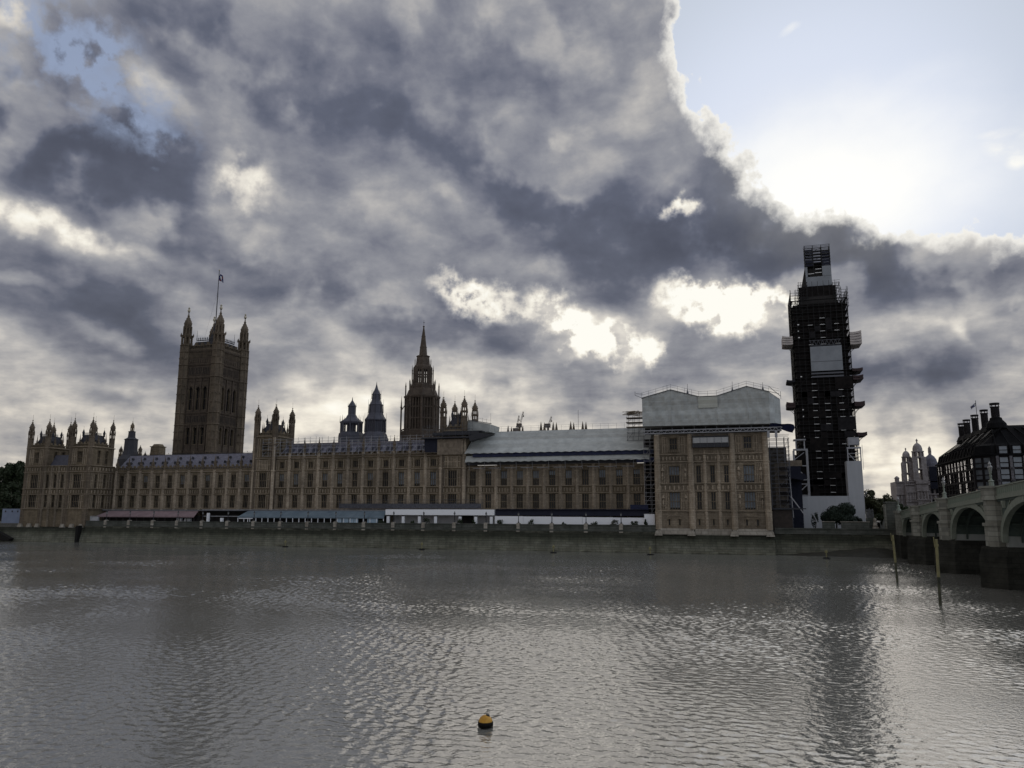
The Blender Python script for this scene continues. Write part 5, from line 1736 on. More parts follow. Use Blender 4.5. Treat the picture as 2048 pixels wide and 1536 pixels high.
for z in lifts[1:]:
    m.box(CX0 + .05, CX1 - .05, CY0 + .05, CY0 + .75, z - .06, z); m.box(CX0 + .05, CX0 + .6, CY0 + .8, CY1, z - .06, z); m.box(CX1 - .6, CX1 - .05, CY0 + .8, CY1, z - .06, z)
m.build('decks', MT['dark'], ct)
for i, z in enumerate(lifts[2:32]):
    if 51.0 < z < 60.4: continue
    for x0, w_, p in ((18.2, 1.5, .6), (21.6, 1.6, .8), (25.6, 1.5, .55), (28.2, .7, .2)):
        if random.random() < p and not (x0 > 24 and z < 26): MB().box(x0, x0 + w_ * random.uniform(.75, 1), CY0 - .10, CY0 - .05, z + .03, z + .14).build('sky_slit', MT['rail_and_slit_white'], ct)  # pale strip painted in place of a sky slit between lifts
    if random.random() < .4: MB().box(15.2, 15.2 + random.uniform(.15, .5), CY0 - .10, CY0 - .05, z + .3, z + .6).build('sky_slit', MT['rail_and_slit_white'], ct)
m = MB()
m.box(18.35, 27.2, CY0 - .55, CY0 - .2, 52.35, 59.85)
m.build('clock_cover', MT['clockboard'], ct)
m = MB()
m.box(18.4, 27.2, CY0 - .62, CY0 - .56, 55.15, 55.25)
m.build('cover_joint', MT['tube'], ct)
m = MB()
for k in range(14): m.tube((18.4 + .6 * k, CY0 - .3, 60.2 if k % 2 else 61.8), (19.0 + .6 * k, CY0 - .3, 61.8 if k % 2 else 60.2), .08, 4)
for z in (60.2, 61.8): m.tube((18.2, CY0 - .3, z), (27.2, CY0 - .3, z), .09, 4)
m.build('clock_truss', MT['tube'], ct)
for z in (50.4, 51.4): MB().box(18.3, 27.3, CY0 - .3, CY0 - .2, z, z + .5).build('sill_board', MT['tube'], ct)
# stepped crown of open scaffold and boarded box
m = MB()
scaffold_grid(m, [16.3, 17.6, 18.8], (247.5, 250, 256), (74.2, 76.2, 78.2, 80.0), .07, .8)
scaffold_grid(m, [26.2, 27.2, 28.1], (247.5, 250, 256), (74.2, 76.2, 78.2, 80.0), .07, .8)
scaffold_grid(m, [13.7, 15.0, 16.2], (245.2, 248, 258), (72.0, 74.2, 76.2), .07, 1.6)
scaffold_grid(m, [28.2, 29.1, 30.0], (245.2, 248, 258), (72.0, 74.2, 76.2), .07, 1.4)
scaffold_grid(m, [18.8, 21.2, 23.7, 26.1], (249.0, 250.2, 251.4), [86.4 + .97 * k for k in range(7)], .08, .9)
for y in (249.0, 251.4):
    for x in (18.8, 21.2, 23.7, 26.1): m.tube((x, y, 79.6), (x, y, 93.2), .13, 4)
m.build('crown_tubes', MT['tube_dark'], ct)
m = MB()
for k, z in enumerate((86.5, 87.5, 88.4, 89.4, 90.4, 91.4)):
    m.box(18.7, 26.2, 249.2, 250.0, z - .1, z); m.box(18.7, 18.95, 250.0, 251.2, z - .1, z)
    if k in (0, 1): m.box(23.75, 26.1, 248.92, 248.98, z, z + .85)
    if k in (2, 3, 4): m.box(23.75, 26.1, 248.92, 248.98, z + .1, z + .5)
    m.box(18.85, 21.1, 248.92, 248.98, z + .05, z + (.35 if k > 1 else .7))
m.build('crown_decks', MT['navy'], ct)
m = MB()
m.box(18.7, 26.2, 248.6, 251.2, 79.9, 82.9)
m.box(23.6, 26.2, 248.65, 251.1, 83.0, 86.2); m.box(18.7, 19.3, 248.65, 251.1, 83.0, 86.2)
m.build('boarded_box', MT['clockboard'], ct)
m = MB(); m.box(19.3, 23.6, 250.6, 250.8, 82.95, 86.2); m.box(18.75, 26.15, 248.7, 251.1, 86.2, 86.36); m.build('box_opening', MT['net'], ct)
m = MB()
for x0, x1, z in ((19.4, 21.2, 83.9), (21.6, 23.4, 85.3), (21.5, 23.5, 84.1)): m.box(x0, x1, 248.75, 248.85, z, z + .16)
m.build('box_rail', MT['rail_and_slit_white'], ct)


def fan(x, z, h, layers, length, side, col, label_part='fan'):
    """protection fan: sloping sheet held out from the scaffold on struts"""
    m = MB()
    for k in range(layers):
        zz = z + h * k / layers
        hh = h / layers
        vs, fs = [], []
        for i in range(5):
            a = i / 4
            xx = x + side * length * a
            zc = zz + .12 * a * a - .14 * math.sin(a * 3.1) + (.06 * k * a)
            for y_ in (244.6, 252.0): vs += [(xx, y_, zc), (xx, y_, zc + hh * .82)]
        for i in range(4):
            b_ = i * 4
            fs += [(b_, b_ + 4, b_ + 5, b_ + 1), (b_ + 2, b_ + 6, b_ + 7, b_ + 3), (b_ + 1, b_ + 5, b_ + 7, b_ + 3), (b_, b_ + 4, b_ + 6, b_ + 2)]
        fs += [(16, 18, 19, 17)]
        m.add(vs, fs)
    for y_ in (244.6, 248):
        m.tube((x, y_, z - 1.8), (x + side * length * .8, y_, z), .06, 4, 1); m.tube((x, y_, z - 2.4), (x + side * length * .5, y_, z), .05, 4, 1)
    return m.build(label_part, [MT[col], MT['tube_dark']], ct)


fan(CX0, 61.0, 2.6, 4, 3.0, -1, 'cream'); fan(CX1, 60.0, 3.9, 5, 3.2, 1, 'cream')
fan(CX0, 49.4, .7, 1, 2.4, -1, 'cloth_dark'); fan(CX1, 51.9, 1.0, 1, 2.9, 1, 'red_cloth'); fan(CX1, 49.3, 1.4, 2, 2.9, 1, 'red_cloth')
fan(CX0 - .4, 41.6, 1.7, 2, 2.4, -1, 'red_cloth'); fan(CX1, 41.4, 1.6, 1, 2.8, 1, 'red_cloth'); fan(CX1 + .2, 32.6, 1.2, 1, 2.6, 1, 'red_cloth')

t = thing('gantry_frame', 'pale steel gantry frame left of the foot of the scaffolded clock tower', 'steel frame', (13.4, 240, 6))
m = MB()
for x in (11.7, 15.3):
    for y in (237.5, 241.0): m.tube((x, y, 6), (x, y, 28.2), .28, 4)
for x in (12.4, 14.7): m.tube((x, 238.0, 28.2), (x, 238.0, 31.2), .22, 4)
m.box(11.5, 15.5, 237.3, 237.8, 28.0, 28.5); m.box(11.8, 15.1, 237.6, 241, 31.0, 31.35)
for z in (15.2, 19.6, 18.4, 23.6): m.tube((11.7, 237.5, z), (15.3, 237.5, z), .17, 4)
m.tube((11.7, 237.5, 23.6), (15.3, 237.5, 19.6), .17, 4); m.tube((11.7, 237.5, 15.3), (15.3, 237.5, 18.6), .17, 4); m.tube((11.7, 237.5, 25.4), (14.4, 237.5, 27.4), .12, 4)
m.build('frame', MT['steel'], t)
m = MB(); m.box(11.9, 15.1, 240.8, 240.9, 16, 27); m.build('debris_net', MT['net'], t)
t = thing('lift_frame', 'pale steel hoist frame on top of the white hoarding tower', 'steel frame', (28, 236, 24))
m = MB()
for x in (25.6, 28.9): m.tube((x, 233.0, 24.3), (x, 233.0, 28.2), .2, 4)
for x in (26.1, 28.6): m.tube((x, 233.2, 28.2), (x, 233.2, 31.0), .17, 4)
m.box(25.4, 29.1, 232.8, 233.2, 27.9, 28.35); m.box(25.9, 28.8, 233, 236, 29.0, 31.1)
for z in (25.6, 26.6): m.tube((25.6, 233, z), (28.9, 233, z), .09, 4)
m.tube((25.6, 233, 26.9), (27.4, 233, 24.5), .12, 4); m.tube((29.4, 233, 22), (29.4, 233, 29), .06, 4)
m.build('frame', MT['steel'], t)
t = thing('white_hoarding', 'L-shaped plain white hoarding with a tall right arm, round the foot of the clock tower', 'hoarding', (19, 230, 6))
m = MB()
m.box(10.1, 24.75, 230, 230.4, 5.9, 14.8); m.box(24.8, 28.4, 229.9, 234.5, 5.9, 24.3); m.box(28.42, 28.7, 230.2, 234.3, 5.9, 24.2)
m.build('panels', MT['sheet_plain'], t)
m = MB(); m.tube((28.9, 230, 14.5), (29.2, 230, 15.6), .05, 4); m.lathe(29.2, 230, [(.22, 15.5), (.25, 15.7), (.05, 15.85)], 8); m.build('floodlight', MT['steel'], t)

# ------------------------------------------------------------------ terrace
ZT = 5.95
terr = MB(); terr.box(-209.2, -24.5, 203.4, 213.4, 5.2, ZT)
tag(terr.build('terrace', MT['paving']), 'narrow stone terrace between the river wall and the palace', 'terrace', kind='structure')


def frame_tent(name, label, cat, x0, x1, zl, zh, y0, y1, cloth, post, nposts, hip=0.0, wall=None):
    t = thing(name, label, cat, ((x0 + x1) / 2, (y0 + y1) / 2, ZT))
    m = MB()
    nb = max(1, int((x1 - x0) / 5))
    for k in range(nb):
        a, b = x0 + (x1 - x0) * k / nb, x0 + (x1 - x0) * (k + 1) / nb
        ha = hip if k == 0 else 0; hb = hip if k == nb - 1 else 0
        m.quad((a, y0, zl), (b - .08, y0, zl), (b - .08 - hb, y1, zh), (a + ha, y1, zh), 0)
        m.quad((a, y0 - .01, zl - .28), (b - .08, y0 - .01, zl - .28), (b - .08, y0, zl), (a, y0, zl), 0)
        m.tube((b - .04, y0, zl + .02), (b - .04 - hb, y1, zh + .02), .05, 4, 0)
    m.build('canopy', [MT[cloth], MT[post]], t)
    p = MB().box(x0 + .1, x0 + .26, y0 + .02, y0 + .2, ZT, zl - .02).build('post', MT[post], t)
    for k in range(1, nposts): pcopy(p, dx=(x1 - x0 - .36) * k / (nposts - 1))
    if wall:
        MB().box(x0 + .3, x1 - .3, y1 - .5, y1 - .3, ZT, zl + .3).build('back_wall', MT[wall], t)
    return t


frame_tent('terrace_awning', 'long pink awning over the terrace below the low palace wing', 'awning', -208.2, -169.0, 8.45, 10.15, 205.5, 209.2, 'pink', 'dark', 15, 1.6, 'dark')
t = thing('terrace_bar', 'dark open terrace shelter between the pink awning and the blue marquee', 'shelter', (-160, 209, ZT))
m = MB(); m.box(-169.5, -152.9, 207.6, 212.4, 10.2, 10.45); m.build('roof', MT['iron_dark'], t)
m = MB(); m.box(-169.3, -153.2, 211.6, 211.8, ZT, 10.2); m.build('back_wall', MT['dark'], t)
m = MB(); m.box(-166.9, -153.5, 207.2, 207.3, 8.5, 8.72); m.build('rail', MT['steel'], t)
for x, w_, z in ((-164.9, .75, 9.6), (-159.8, .85, 8.1)):
    MB().box(x, x + w_, 206.2, 206.8, ZT, z).build('post', MT['white'], t)
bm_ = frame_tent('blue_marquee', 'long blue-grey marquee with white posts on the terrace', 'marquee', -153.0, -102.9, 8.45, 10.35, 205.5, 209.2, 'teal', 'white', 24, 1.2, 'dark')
for x0, x1 in ((-118.4, -116.9), (-116.6, -114.6), (-114.4, -112.9), (-112.8, -111.4), (-108.4, -105.0)): MB().box(x0, x1, 205.8, 205.86, ZT + .1, 8.3).build('glazed_screen', MT['paleblue'], bm_)
m = MB(); m.box(-152.5, -147.5, 205.56, 205.62, 7.9, 8.2); m.box(-149.3, -149.1, 205.5, 205.6, ZT, 8.0); m.build('white_rail', MT['white'], bm_)
m = MB(); m.box(-169.6, -102.8, 209.6, 213.2, 10.5, 10.7); m.build('canopy_gutter', MT['steel'], bm_)
t = thing('white_pavilion', 'white terrace pavilion with a deep white fascia and posts', 'pavilion', (-86, 208, ZT))
MB().box(-102.7, -69.3, 206.0, 212.6, 9.25, 10.85).build('fascia', MT['white'], t)
MB().box(-102.0, -70.0, 210.6, 210.8, ZT, 9.24).build('back_wall', MT['white_shade'], t)
m = MB(); m.box(-80.6, -77.2, 210.4, 210.58, ZT, 9.1); m.build('doorway', MT['dark'], t)
p = MB().box(-102.3, -101.5, 206.1, 206.6, ZT, 8.9).build('post', MT['white'], t)
for x in (-97.1, -92.0, -87.0, -79.5, -74.8, -70.2): pcopy(p, dx=x + 101.9)
m = MB()
for x in (-101.9, -97.1, -92.0, -87.0, -79.5, -74.8): m.box(x - .42, x + .42, 206.05, 206.65, 8.9, 9.24)
m.build('post_head', MT['dark'], t)
t = thing('navy_canopy', 'long dark navy canopy above the white hoarding in front of the right wing', 'canopy', (-48, 208, ZT))
m = MB()
sheet_patch(m, -69.2, -26.6, 206.4, 9.25, 206.9, 10.9, 36, 2, .05)
m.box(-69.2, -26.6, 206.95, 212.8, 10.7, 10.92)
m.build('cloth', MT['navy'], t)
m = MB(); m.box(-69.3, -26.4, 206.2, 206.9, 10.93, 11.02); m.box(-31.5, -26.8, 207, 208, 11.03, 12.2); m.build('blue_edge', MT['tarp'], t)
t = thing('white_hoarding', 'low white hoarding along the terrace under the navy canopy', 'hoarding', (-48, 206.6, ZT))
for k in range(5):
    x0 = -69.2 + 8.3 * k
    MB().box(x0, x0 + 8.24, 206.3, 206.5, ZT, 9.05 - .06 * k).build('panel', MT['white'], t)
t = thing('site_cabin', 'plain white box cabin at the right end of the terrace', 'cabin', (-26, 206, ZT))
m = MB(); m.box(-27.6, -24.9, 205.2, 208, ZT, 9.75); m.build('body', MT['white'], t)
m = MB(); m.box(-27.65, -24.85, 205.15, 208.05, 9.76, 9.84); m.build('roof', MT['sheet_grey'], t)
t = thing('site_cabin', 'small white cabin by the left pavilion, at the end of the pink awning', 'cabin', (-210, 206, ZT))
m = MB(); m.box(-212.2, -209.3, 205.0, 205.9, ZT, 8.4); m.box(-209.3, -206.9, 205.1, 205.9, ZT, 8.3); m.build('body', MT['white_shade'], t)
m = MB(); m.box(-212.25, -206.85, 204.95, 205.95, 8.41, 8.5); m.build('roof', MT['sheet_grey'], t)
t = thing('awning_deck_rail', 'railing on the flat roof behind the terrace awnings', 'railing', (-190, 211, 10.5))
m = MB(); m.box(-209.5, -153.5, 209.4, 213.3, 10.22, 10.4); m.build('flat_roof', MT['iron_dark'], t)
m = MB(); m.box(-209.4, -153.5, 209.38, 209.44, 10.41, 10.58)
m.build('edge', MT['steel'], t)

# people-sized furniture below the pink awning: pale table covers
for i, (x, w_, lab) in enumerate(((-176.3, 1.9, 'pale covered table under the pink awning, nearer its left end'), (-173.4, 2.4, 'wider grey covered counter at the right end of the pink awning'))):
    t = thing('covered_table', lab, 'table', (x, 206.5, ZT))
    m = MB(); m.frus(x + w_ / 2, 206.6, ZT, 7.9 - .1 * i, w_ / 2, .5, w_ / 2 - .1, .4); m.build('cloth', MT['white_shade'] if i == 0 else MT['sheet_grey'], t)
    m = MB(); m.box(x + .05, x + w_ - .05, 206.15, 207.05, 7.92 - .1 * i, 7.98 - .1 * i); m.build('top', MT['paleblue'] if i == 0 else MT['sheet_grey'], t)

# terrace lamp standards on the wall pedestals
wheres = ['beside the left pavilion', 'at the left part of the pink awning', 'near the middle of the pink awning', 'at the right part of the pink awning', 'by the white post right of the pink awning', 'at the left end of the blue marquee',
          'second along the blue marquee', 'third along the blue marquee', 'fourth along the blue marquee', 'at the middle of the blue marquee', 'near the glazed screen of the blue marquee', 'at the left end of the white pavilion', 'left of the white pavilion doorway',
          'at the doorway of the white pavilion', 'at the right end of the white pavilion', 'at the left of the low white hoarding', 'left of middle on the low white hoarding', 'right of middle on the low white hoarding', 'at the right part of the low white hoarding']
lamp = thing('terrace_lamp', 'dark lamp standard on the terrace wall, ' + wheres[0], 'lamp post', (LAMPX[0], 203.05, 7.3), group='lamp standards along the terrace wall')
m = MB().lathe(LAMPX[0], 203.05, [(.22, 7.3), (.22, 7.5), (.11, 7.7), (.09, 9.0), (.16, 9.1), (.06, 9.2)], 8)
m.build('pole', MT['iron_dark'], lamp)
m = MB().lathe(LAMPX[0], 203.05, [(.14, 9.2), (.27, 9.75)], 6).lathe(LAMPX[0], 203.05, [(.30, 9.76), (.08, 10.1), (.03, 10.35)], 6, mi=1)
m.build('lantern', [MT['lampglass'], MT['iron_dark']], lamp)
for k, x in enumerate(LAMPX[1:], 1): dup(lamp, (x, 203.05, 7.3), 'dark lamp standard on the terrace wall, ' + wheres[k])


# ------------------------------------------------------------------ leafy things
def leaf_cloud(m, c, rad, n, size, seed, flat=.0, clump=9, mi=0, tight=1.0):
    rnd = random.Random(seed)
    cl = []
    for _ in range(clump):
        while True:
            p = Vector((rnd.uniform(-1, 1), rnd.uniform(-1, 1), rnd.uniform(-1, 1)))
            if .25 < p.length < 1: break
        cl.append((p * .76, rnd.uniform(.26, .48) * tight))
    cl.append((Vector((0, 0, 0)), .55 * tight))
    for i in range(n):
        cc, cr_ = cl[rnd.randrange(len(cl))]
        d = Vector((rnd.gauss(0, 1), rnd.gauss(0, 1), rnd.gauss(0, 1))).normalized() * cr_ * rnd.uniform(.55, 1.08)
        p = cc + d
        P = Vector((c[0] + p.x * rad[0], c[1] + p.y * rad[1], c[2] + p.z * rad[2]))
        nrm = (d.normalized() + Vector((rnd.gauss(0, .5), rnd.gauss(0, .5), rnd.gauss(0, .5)))).normalized()
        a = nrm.orthogonal().normalized(); b = nrm.cross(a)
        t = rnd.uniform(0, 6.3); s = size * rnd.uniform(.6, 1.3)
        u = (a * math.cos(t) + b * math.sin(t)) * s; v = (b * math.cos(t) - a * math.sin(t)) * s * .6
        m.add([P - u, P - v * .9 + u * .1, P + u, P + v], [(0, 1, 2, 3)], mi)
    return m


def tree(name, label, x, y, z0, h, rx, rz_, leafm, n, size, seed, cat='tree', group=None, crown_z=None):
    t = thing(name, label, cat, (x, y, z0), group)
    m = MB()
    rnd = random.Random(seed)
    cz = z0 + h - rz_ if crown_z is None else crown_z
    m.tube((x, y, z0), (x + .2, y, cz - rz_ * .3), h * .03, 7, r2=h * .018)
    for k in range(7):
        t_ = rnd.uniform(0, 6.28)
        st_ = Vector((x + .1, y, z0 + (cz - z0) * rnd.uniform(.45, .95)))
        en = Vector((x + rx * .7 * math.cos(t_), y + rx * .7 * math.sin(t_), cz + rz_ * rnd.uniform(-.4, .6)))
        m.tube(st_, en, h * .012, 5, r2=h * .003)
    m.build('trunk', MT['bark'], t)
    leaf_cloud(MB_ := MB(), (x, y, cz), (rx, rx, rz_), n, size, seed, clump=9 if cat == 'bush' else 20, tight=1.0 if cat == 'bush' else .72)
    MB_.build('crown', MT[leafm], t)
    return t


for i, (x, z, w_, h_, lab) in enumerate((
        (-67.6, ZT, 1.3, 2.4, 'dark rounded bush against the left of the low white hoarding'), (-58.4, ZT, 1.35, 2.5, 'dark oval clipped bush, second along the low white hoarding'),
        (-49.0, ZT, .8, 1.6, 'small low bush near the middle of the low white hoarding'), (-41.0, ZT, 1.0, 1.95, 'square dark bush right of the middle of the low white hoarding'),
        (-35.3, ZT, 1.7, 2.1, 'wide olive bush near the right end of the low white hoarding'), (-30.2, ZT, 1.4, 2.1, 'domed black-green bush at the right end of the low white hoarding'),
        (-27.9 + .6, ZT, .5, 2.5, 'thin upright plant beside the white box cabin'), (-93.6, ZT, .8, 2.0, 'dark potted bush left of the pavilion middle post'), (-89.2, ZT, 1.3, 2.7, 'feathery palm-like plant under the white pavilion fascia'),
        (-78.9, ZT, 1.0, 2.6, 'dark spreading plant right of the pavilion doorway'), (-74.9, ZT, .9, 2.0, 'round bush at the second-last post of the white pavilion'), (-103.6, ZT, 1.4, 1.8, 'dark bush between the blue marquee and the white pavilion'))):
    t = thing('terrace_bush', lab, 'bush', (x, 204.9, z), 'plants on the terrace')
    m = MB(); leaf_cloud(m, (x, 204.9, z + h_ * .55), (w_, .9, h_ * .55), 420, .16, 50 + i, clump=7); m.build('leaves', MT['leaf_warm'] if 'olive' in lab else MT['leaf'], t)
    MB().lathe(x, 204.9, [(.28, z), (.36, z + .45), (.30, z + .46)], 8).build('pot', MT['stone_pale'], t)

# ------------------------------------------------------------------ bridge
BX0, BX1 = 32.0, 54.0
br = thing('bridge', 'green iron arch bridge on granite piers running away to the right bank', 'bridge', (43, 150, 0))
def ptop(y): return 14.35 - 3.95 * max(0.0, (y - 100.0) / 101.0) ** 1.25 if y > 100 else 14.35 - .0004 * (100 - y) ** 2 * .5
spans = [(196.7, 181.3, 9.35, 5.0), (174.4, 155.6, 10.15, 5.4), (150.2, 126.8, 11.05, 5.8), (121.4, 92.6, 11.8, 6.2), (87.0, 55.0, 12.0, 6.2)]
piers = [(181.3, 174.4), (155.6, 150.2), (126.8, 121.4), (92.6, 87.0)]
N = 20
for i, (ya, yb, zc, zs) in enumerate(spans):
    arc = []
    for k in range(N + 1):
        a = math.pi * k / N
        yy = (ya + yb) / 2 + (ya - yb) / 2 * math.cos(a)
        zz = zs + (zc - zs) * (math.sin(a) ** .85 if 0 < k < N else 0)
        arc.append((yy, zz))
    m = MB()
    # spandrel wall, both faces, and the arch barrel
    for k in range(N):
        (y0, z0_), (y1, z1_) = arc[k], arc[k + 1]
        for x, o in ((BX0 + .25, 1), (BX1 - .25, -1)):
            m.quad((x, y0, z0_), (x, y1, z1_), (x, y1, ptop(y1) - 1.25), (x, y0, ptop(y0) - 1.25))
    m.build('spandrel', MT['green'], br)
    m = MB()
    for k in range(N):
        (y0, z0_), (y1, z1_) = arc[k], arc[k + 1]
        for x0, x1 in ((BX0, BX0 + .7),):
            c = ((ya + yb) / 2, zs - 1.5)
            def outw(y, z, d):
                v = Vector((y - c[0], (z - c[1]) * 1.5)); v.normalize(); return (y + v.x * d, z + v.y * d)
            (p0, q0), (p1, q1) = outw(y0, z0_, .95), outw(y1, z1_, .95)
            m.add([(x0, y0, z0_), (x0, y1, z1_), (x0, p1, q1), (x0, p0, q0), (x1, y0, z0_), (x1, y1, z1_), (x1, p1, q1), (x1, p0, q0)], [(0, 1, 2, 3), (4, 7, 6, 5), (0, 4, 5, 1), (3, 2, 6, 7)])
    m.build('arch_ring', MT['green'], br)
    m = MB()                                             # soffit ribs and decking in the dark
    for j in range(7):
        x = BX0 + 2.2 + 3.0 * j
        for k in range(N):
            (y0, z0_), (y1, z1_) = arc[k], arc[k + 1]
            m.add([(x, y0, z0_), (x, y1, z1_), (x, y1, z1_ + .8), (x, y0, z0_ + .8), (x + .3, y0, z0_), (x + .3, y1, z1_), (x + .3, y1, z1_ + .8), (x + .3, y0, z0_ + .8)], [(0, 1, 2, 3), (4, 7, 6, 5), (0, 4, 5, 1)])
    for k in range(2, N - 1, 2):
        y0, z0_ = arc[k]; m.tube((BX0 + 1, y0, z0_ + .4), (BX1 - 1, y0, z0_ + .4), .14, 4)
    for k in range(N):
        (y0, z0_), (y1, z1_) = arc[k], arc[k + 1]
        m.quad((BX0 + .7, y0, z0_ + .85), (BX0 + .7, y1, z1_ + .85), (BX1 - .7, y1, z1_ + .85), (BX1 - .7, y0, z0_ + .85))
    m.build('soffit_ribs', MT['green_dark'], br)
    # sunk triangular panels with shields in the spandrels
    m = MB()
    for s, yp in ((1, ya), (-1, yb)):
        w_ = abs(ya - yb) * .17
        A = (yp - s * .35, ptop(yp) - 1.75); B = (yp - s * w_, ptop(yp - s * w_) - 1.75); Cc = (yp - s * .35, zs + (zc - zs) * .52)
        pts = [(BX0 + .20, *A), (BX0 + .20, *B), (BX0 + .20, *Cc)]
        m.add(pts, [(0, 1, 2)])
        for p, q in ((A, B), (B, Cc), (Cc, A)): m.tube((BX0 + .18, *p), (BX0 + .18, *q), .10, 4, 1)
        cy_, cz_ = (A[0] * 1.4 + B[0] + Cc[0] * .8) / 3.2, (A[1] * 1.4 + B[1] + Cc[1] * .8) / 3.2
        m.lathe(BX0 + .16, cy_, [(.30, cz_ - .5), (.42, cz_ + .3), (.42, cz_ + .45)], 6, mi=1)
    m.build('spandrel_panel', [MT['green_dark'], MT['green']], br)
for i, (ya, yb) in enumerate(piers):
    yc = (ya + yb) / 2; hw = (ya - yb) / 2
    zt = ptop(yc)
    m = MB()
    hw2 = hw * .62
    # dark tidal base with a pointed cutwater
    base = lambda g: [(BX0 - 2.2 - g, yc), (BX0 + .4 - g, yc - hw - g * .6), (BX1 - .4 + g, yc - hw - g * .6), (BX1 + 2.2 + g, yc), (BX1 - .4 + g, yc + hw + g * .6), (BX0 + .4 - g, yc + hw + g * .6)]
    for (ga, za, gb, zb, mm) in ((.35, -3, .2, 4.2, 1), (.2, 4.2, -.25, 5.6, 1)):
        A, B = base(ga), base(gb)
        m.add([(x, y, za) for x, y in A] + [(x, y, zb) for x, y in B], [tuple(range(5, -1, -1)), tuple(range(6, 12))] + [(k, (k + 1) % 6, 6 + (k + 1) % 6, 6 + k) for k in range(6)], mm)
    m.box(BX0 + .6, BX1 - .6, yc - hw + .05, yc + hw - .05, 5.6, zt - 1.3, 2)
    octp = lambda r, k: [(BX0 - 1.0 * k, yc - hw2 * .55), (BX0 - 1.0 * k, yc + hw2 * .55), (BX0 - .25 * k, yc + hw2), (BX0 + .9, yc + hw2), (BX0 + .9, yc - hw2), (BX0 - .25 * k, yc - hw2)]
    def stage(z0_, z1_, k, grow):
        P = [(BX0 + (x - BX0) * k if x < BX0 else x, yc + (y - yc) * (1 + grow)) for x, y in octp(0, 1.0)]
        m.add([(x, y, z0_) for x, y in P] + [(x, y, z1_) for x, y in P], [tuple(range(5, -1, -1)), tuple(range(6, 12))] + [(j, (j + 1) % 6, 6 + (j + 1) % 6, 6 + j) for j in range(6)], 0)
    stage(5.55, 8.35, 1.15, .12); stage(8.35, 8.8, 1.35, .24); stage(8.8, zt - 1.75, 1.0, 0.0); stage(zt - 1.75, zt - 1.35, 1.3, .18); stage(zt - 1.35, zt - .1, 1.2, .12); stage(zt - .1, zt + .2, 1.4, .22)
    m.build('pier', [MT['granite'], MT['wall_black'], MT['pier_inner']], br)
m = MB()                                                 # cornice, parapet and road follow the camber
ys = [202.5 - 3.5 * k for k in range(48)]
for y0, y1 in zip(ys, ys[1:]):
    for x0, x1, dz0, dz1 in ((BX0 - .15, BX0 + .35, -1.75, -1.25), (BX0 + .02, BX0 + .42, -1.25, -.12), (BX0 - .12, BX0 + .55, -.12, .06)):
        m.add([(x0, y0, ptop(y0) + dz0), (x1, y0, ptop(y0) + dz0), (x1, y1, ptop(y1) + dz0), (x0, y1, ptop(y1) + dz0), (x0, y0, ptop(y0) + dz1), (x1, y0, ptop(y0) + dz1), (x1, y1, ptop(y1) + dz1), (x0, y1, ptop(y1) + dz1)],
              [(0, 1, 2, 3), (4, 7, 6, 5), (0, 4, 5, 1), (3, 2, 6, 7), (1, 5, 6, 2), (0, 3, 7, 4)])
    for k in range(3):                                    # trefoil piercings read as small sunk panels
        yk = y0 - 3.5 * (k + .5) / 3
m.build('parapet', MT['green'], br)
m = MB()
for y0, y1 in zip(ys, ys[1:]): m.add([(BX1 - .4, y0, ptop(y0) - 1.75), (BX1, y0, ptop(y0) - 1.75), (BX1, y1, ptop(y1) - 1.75), (BX1 - .4, y1, ptop(y1) - 1.75), (BX1 - .4, y0, ptop(y0)), (BX1, y0, ptop(y0)), (BX1, y1, ptop(y1)), (BX1 - .4, y1, ptop(y1))], [(0, 1, 2, 3), (4, 7, 6, 5), (0, 4, 5, 1), (3, 2, 6, 7), (1, 5, 6, 2), (0, 3, 7, 4)])
m.build('parapet', MT['green'], br)
m = MB()
for y0, y1 in zip(ys, ys[1:]):
    for k in range(4):
        ya_, yb_ = y0 - .85 * k - .10, y0 - .85 * k - .70
        m.quad((BX0 + .005, ya_, ptop(ya_) - 1.02), (BX0 + .005, yb_, ptop(yb_) - 1.02), (BX0 + .005, yb_, ptop(yb_) - .32), (BX0 + .005, ya_, ptop(ya_) - .32))
m.build('parapet_panels', mat('parapet_panel_green', (0.16, 0.195, 0.155)), br)
m = MB()
for y0, y1 in zip(ys, ys[1:]):
    m.quad((BX0 + .4, y0, ptop(y0) - 1.2), (BX1 - .4, y0, ptop(y0) - 1.2), (BX1 - .4, y1, ptop(y1) - 1.2), (BX0 + .4, y1, ptop(y1) - 1.2))
m.build('deck', MT['asphalt'], br)
m = MB()
for y0, y1 in zip(ys, ys[1:]): m.add([(BX0 + .02, y0, ptop(y0) - 2.05), (BX0 + .4, y0, ptop(y0) - 2.05), (BX0 + .4, y1, ptop(y1) - 2.05), (BX0 + .02, y1, ptop(y1) - 2.05), (BX0 + .02, y0, ptop(y0) - 1.76), (BX0 + .4, y0, ptop(y0) - 1.76), (BX0 + .4, y1, ptop(y1) - 1.76), (BX0 + .02, y1, ptop(y1) - 1.76)], [(0, 1, 2, 3), (4, 7, 6, 5), (0, 4, 5, 1), (3, 2, 6, 7), (1, 5, 6, 2), (0, 3, 7, 4)])
m.build('cornice_shadow', MT['green_dark'], br)  # dark band painted as the shadow line under the cornice
m = MB()
m.box(BX0 - .6, BX1, 196.7, 204.5, -2, 5.2, 1); m.box(BX0 + .1, BX1, 197.0, 230, 5.2, 8.6, 2); m.box(BX0 - .5, BX0 + 1.6, 197.1, 202.2, 5.2, 10.2, 0); m.box(BX0 - .75, BX0 + 1.8, 196.9, 202.4, 10.2, 10.75, 0)
m.build('abutment', [MT['granite'], MT['wall_black'], MT['pier_inner']], br)
road = MB()
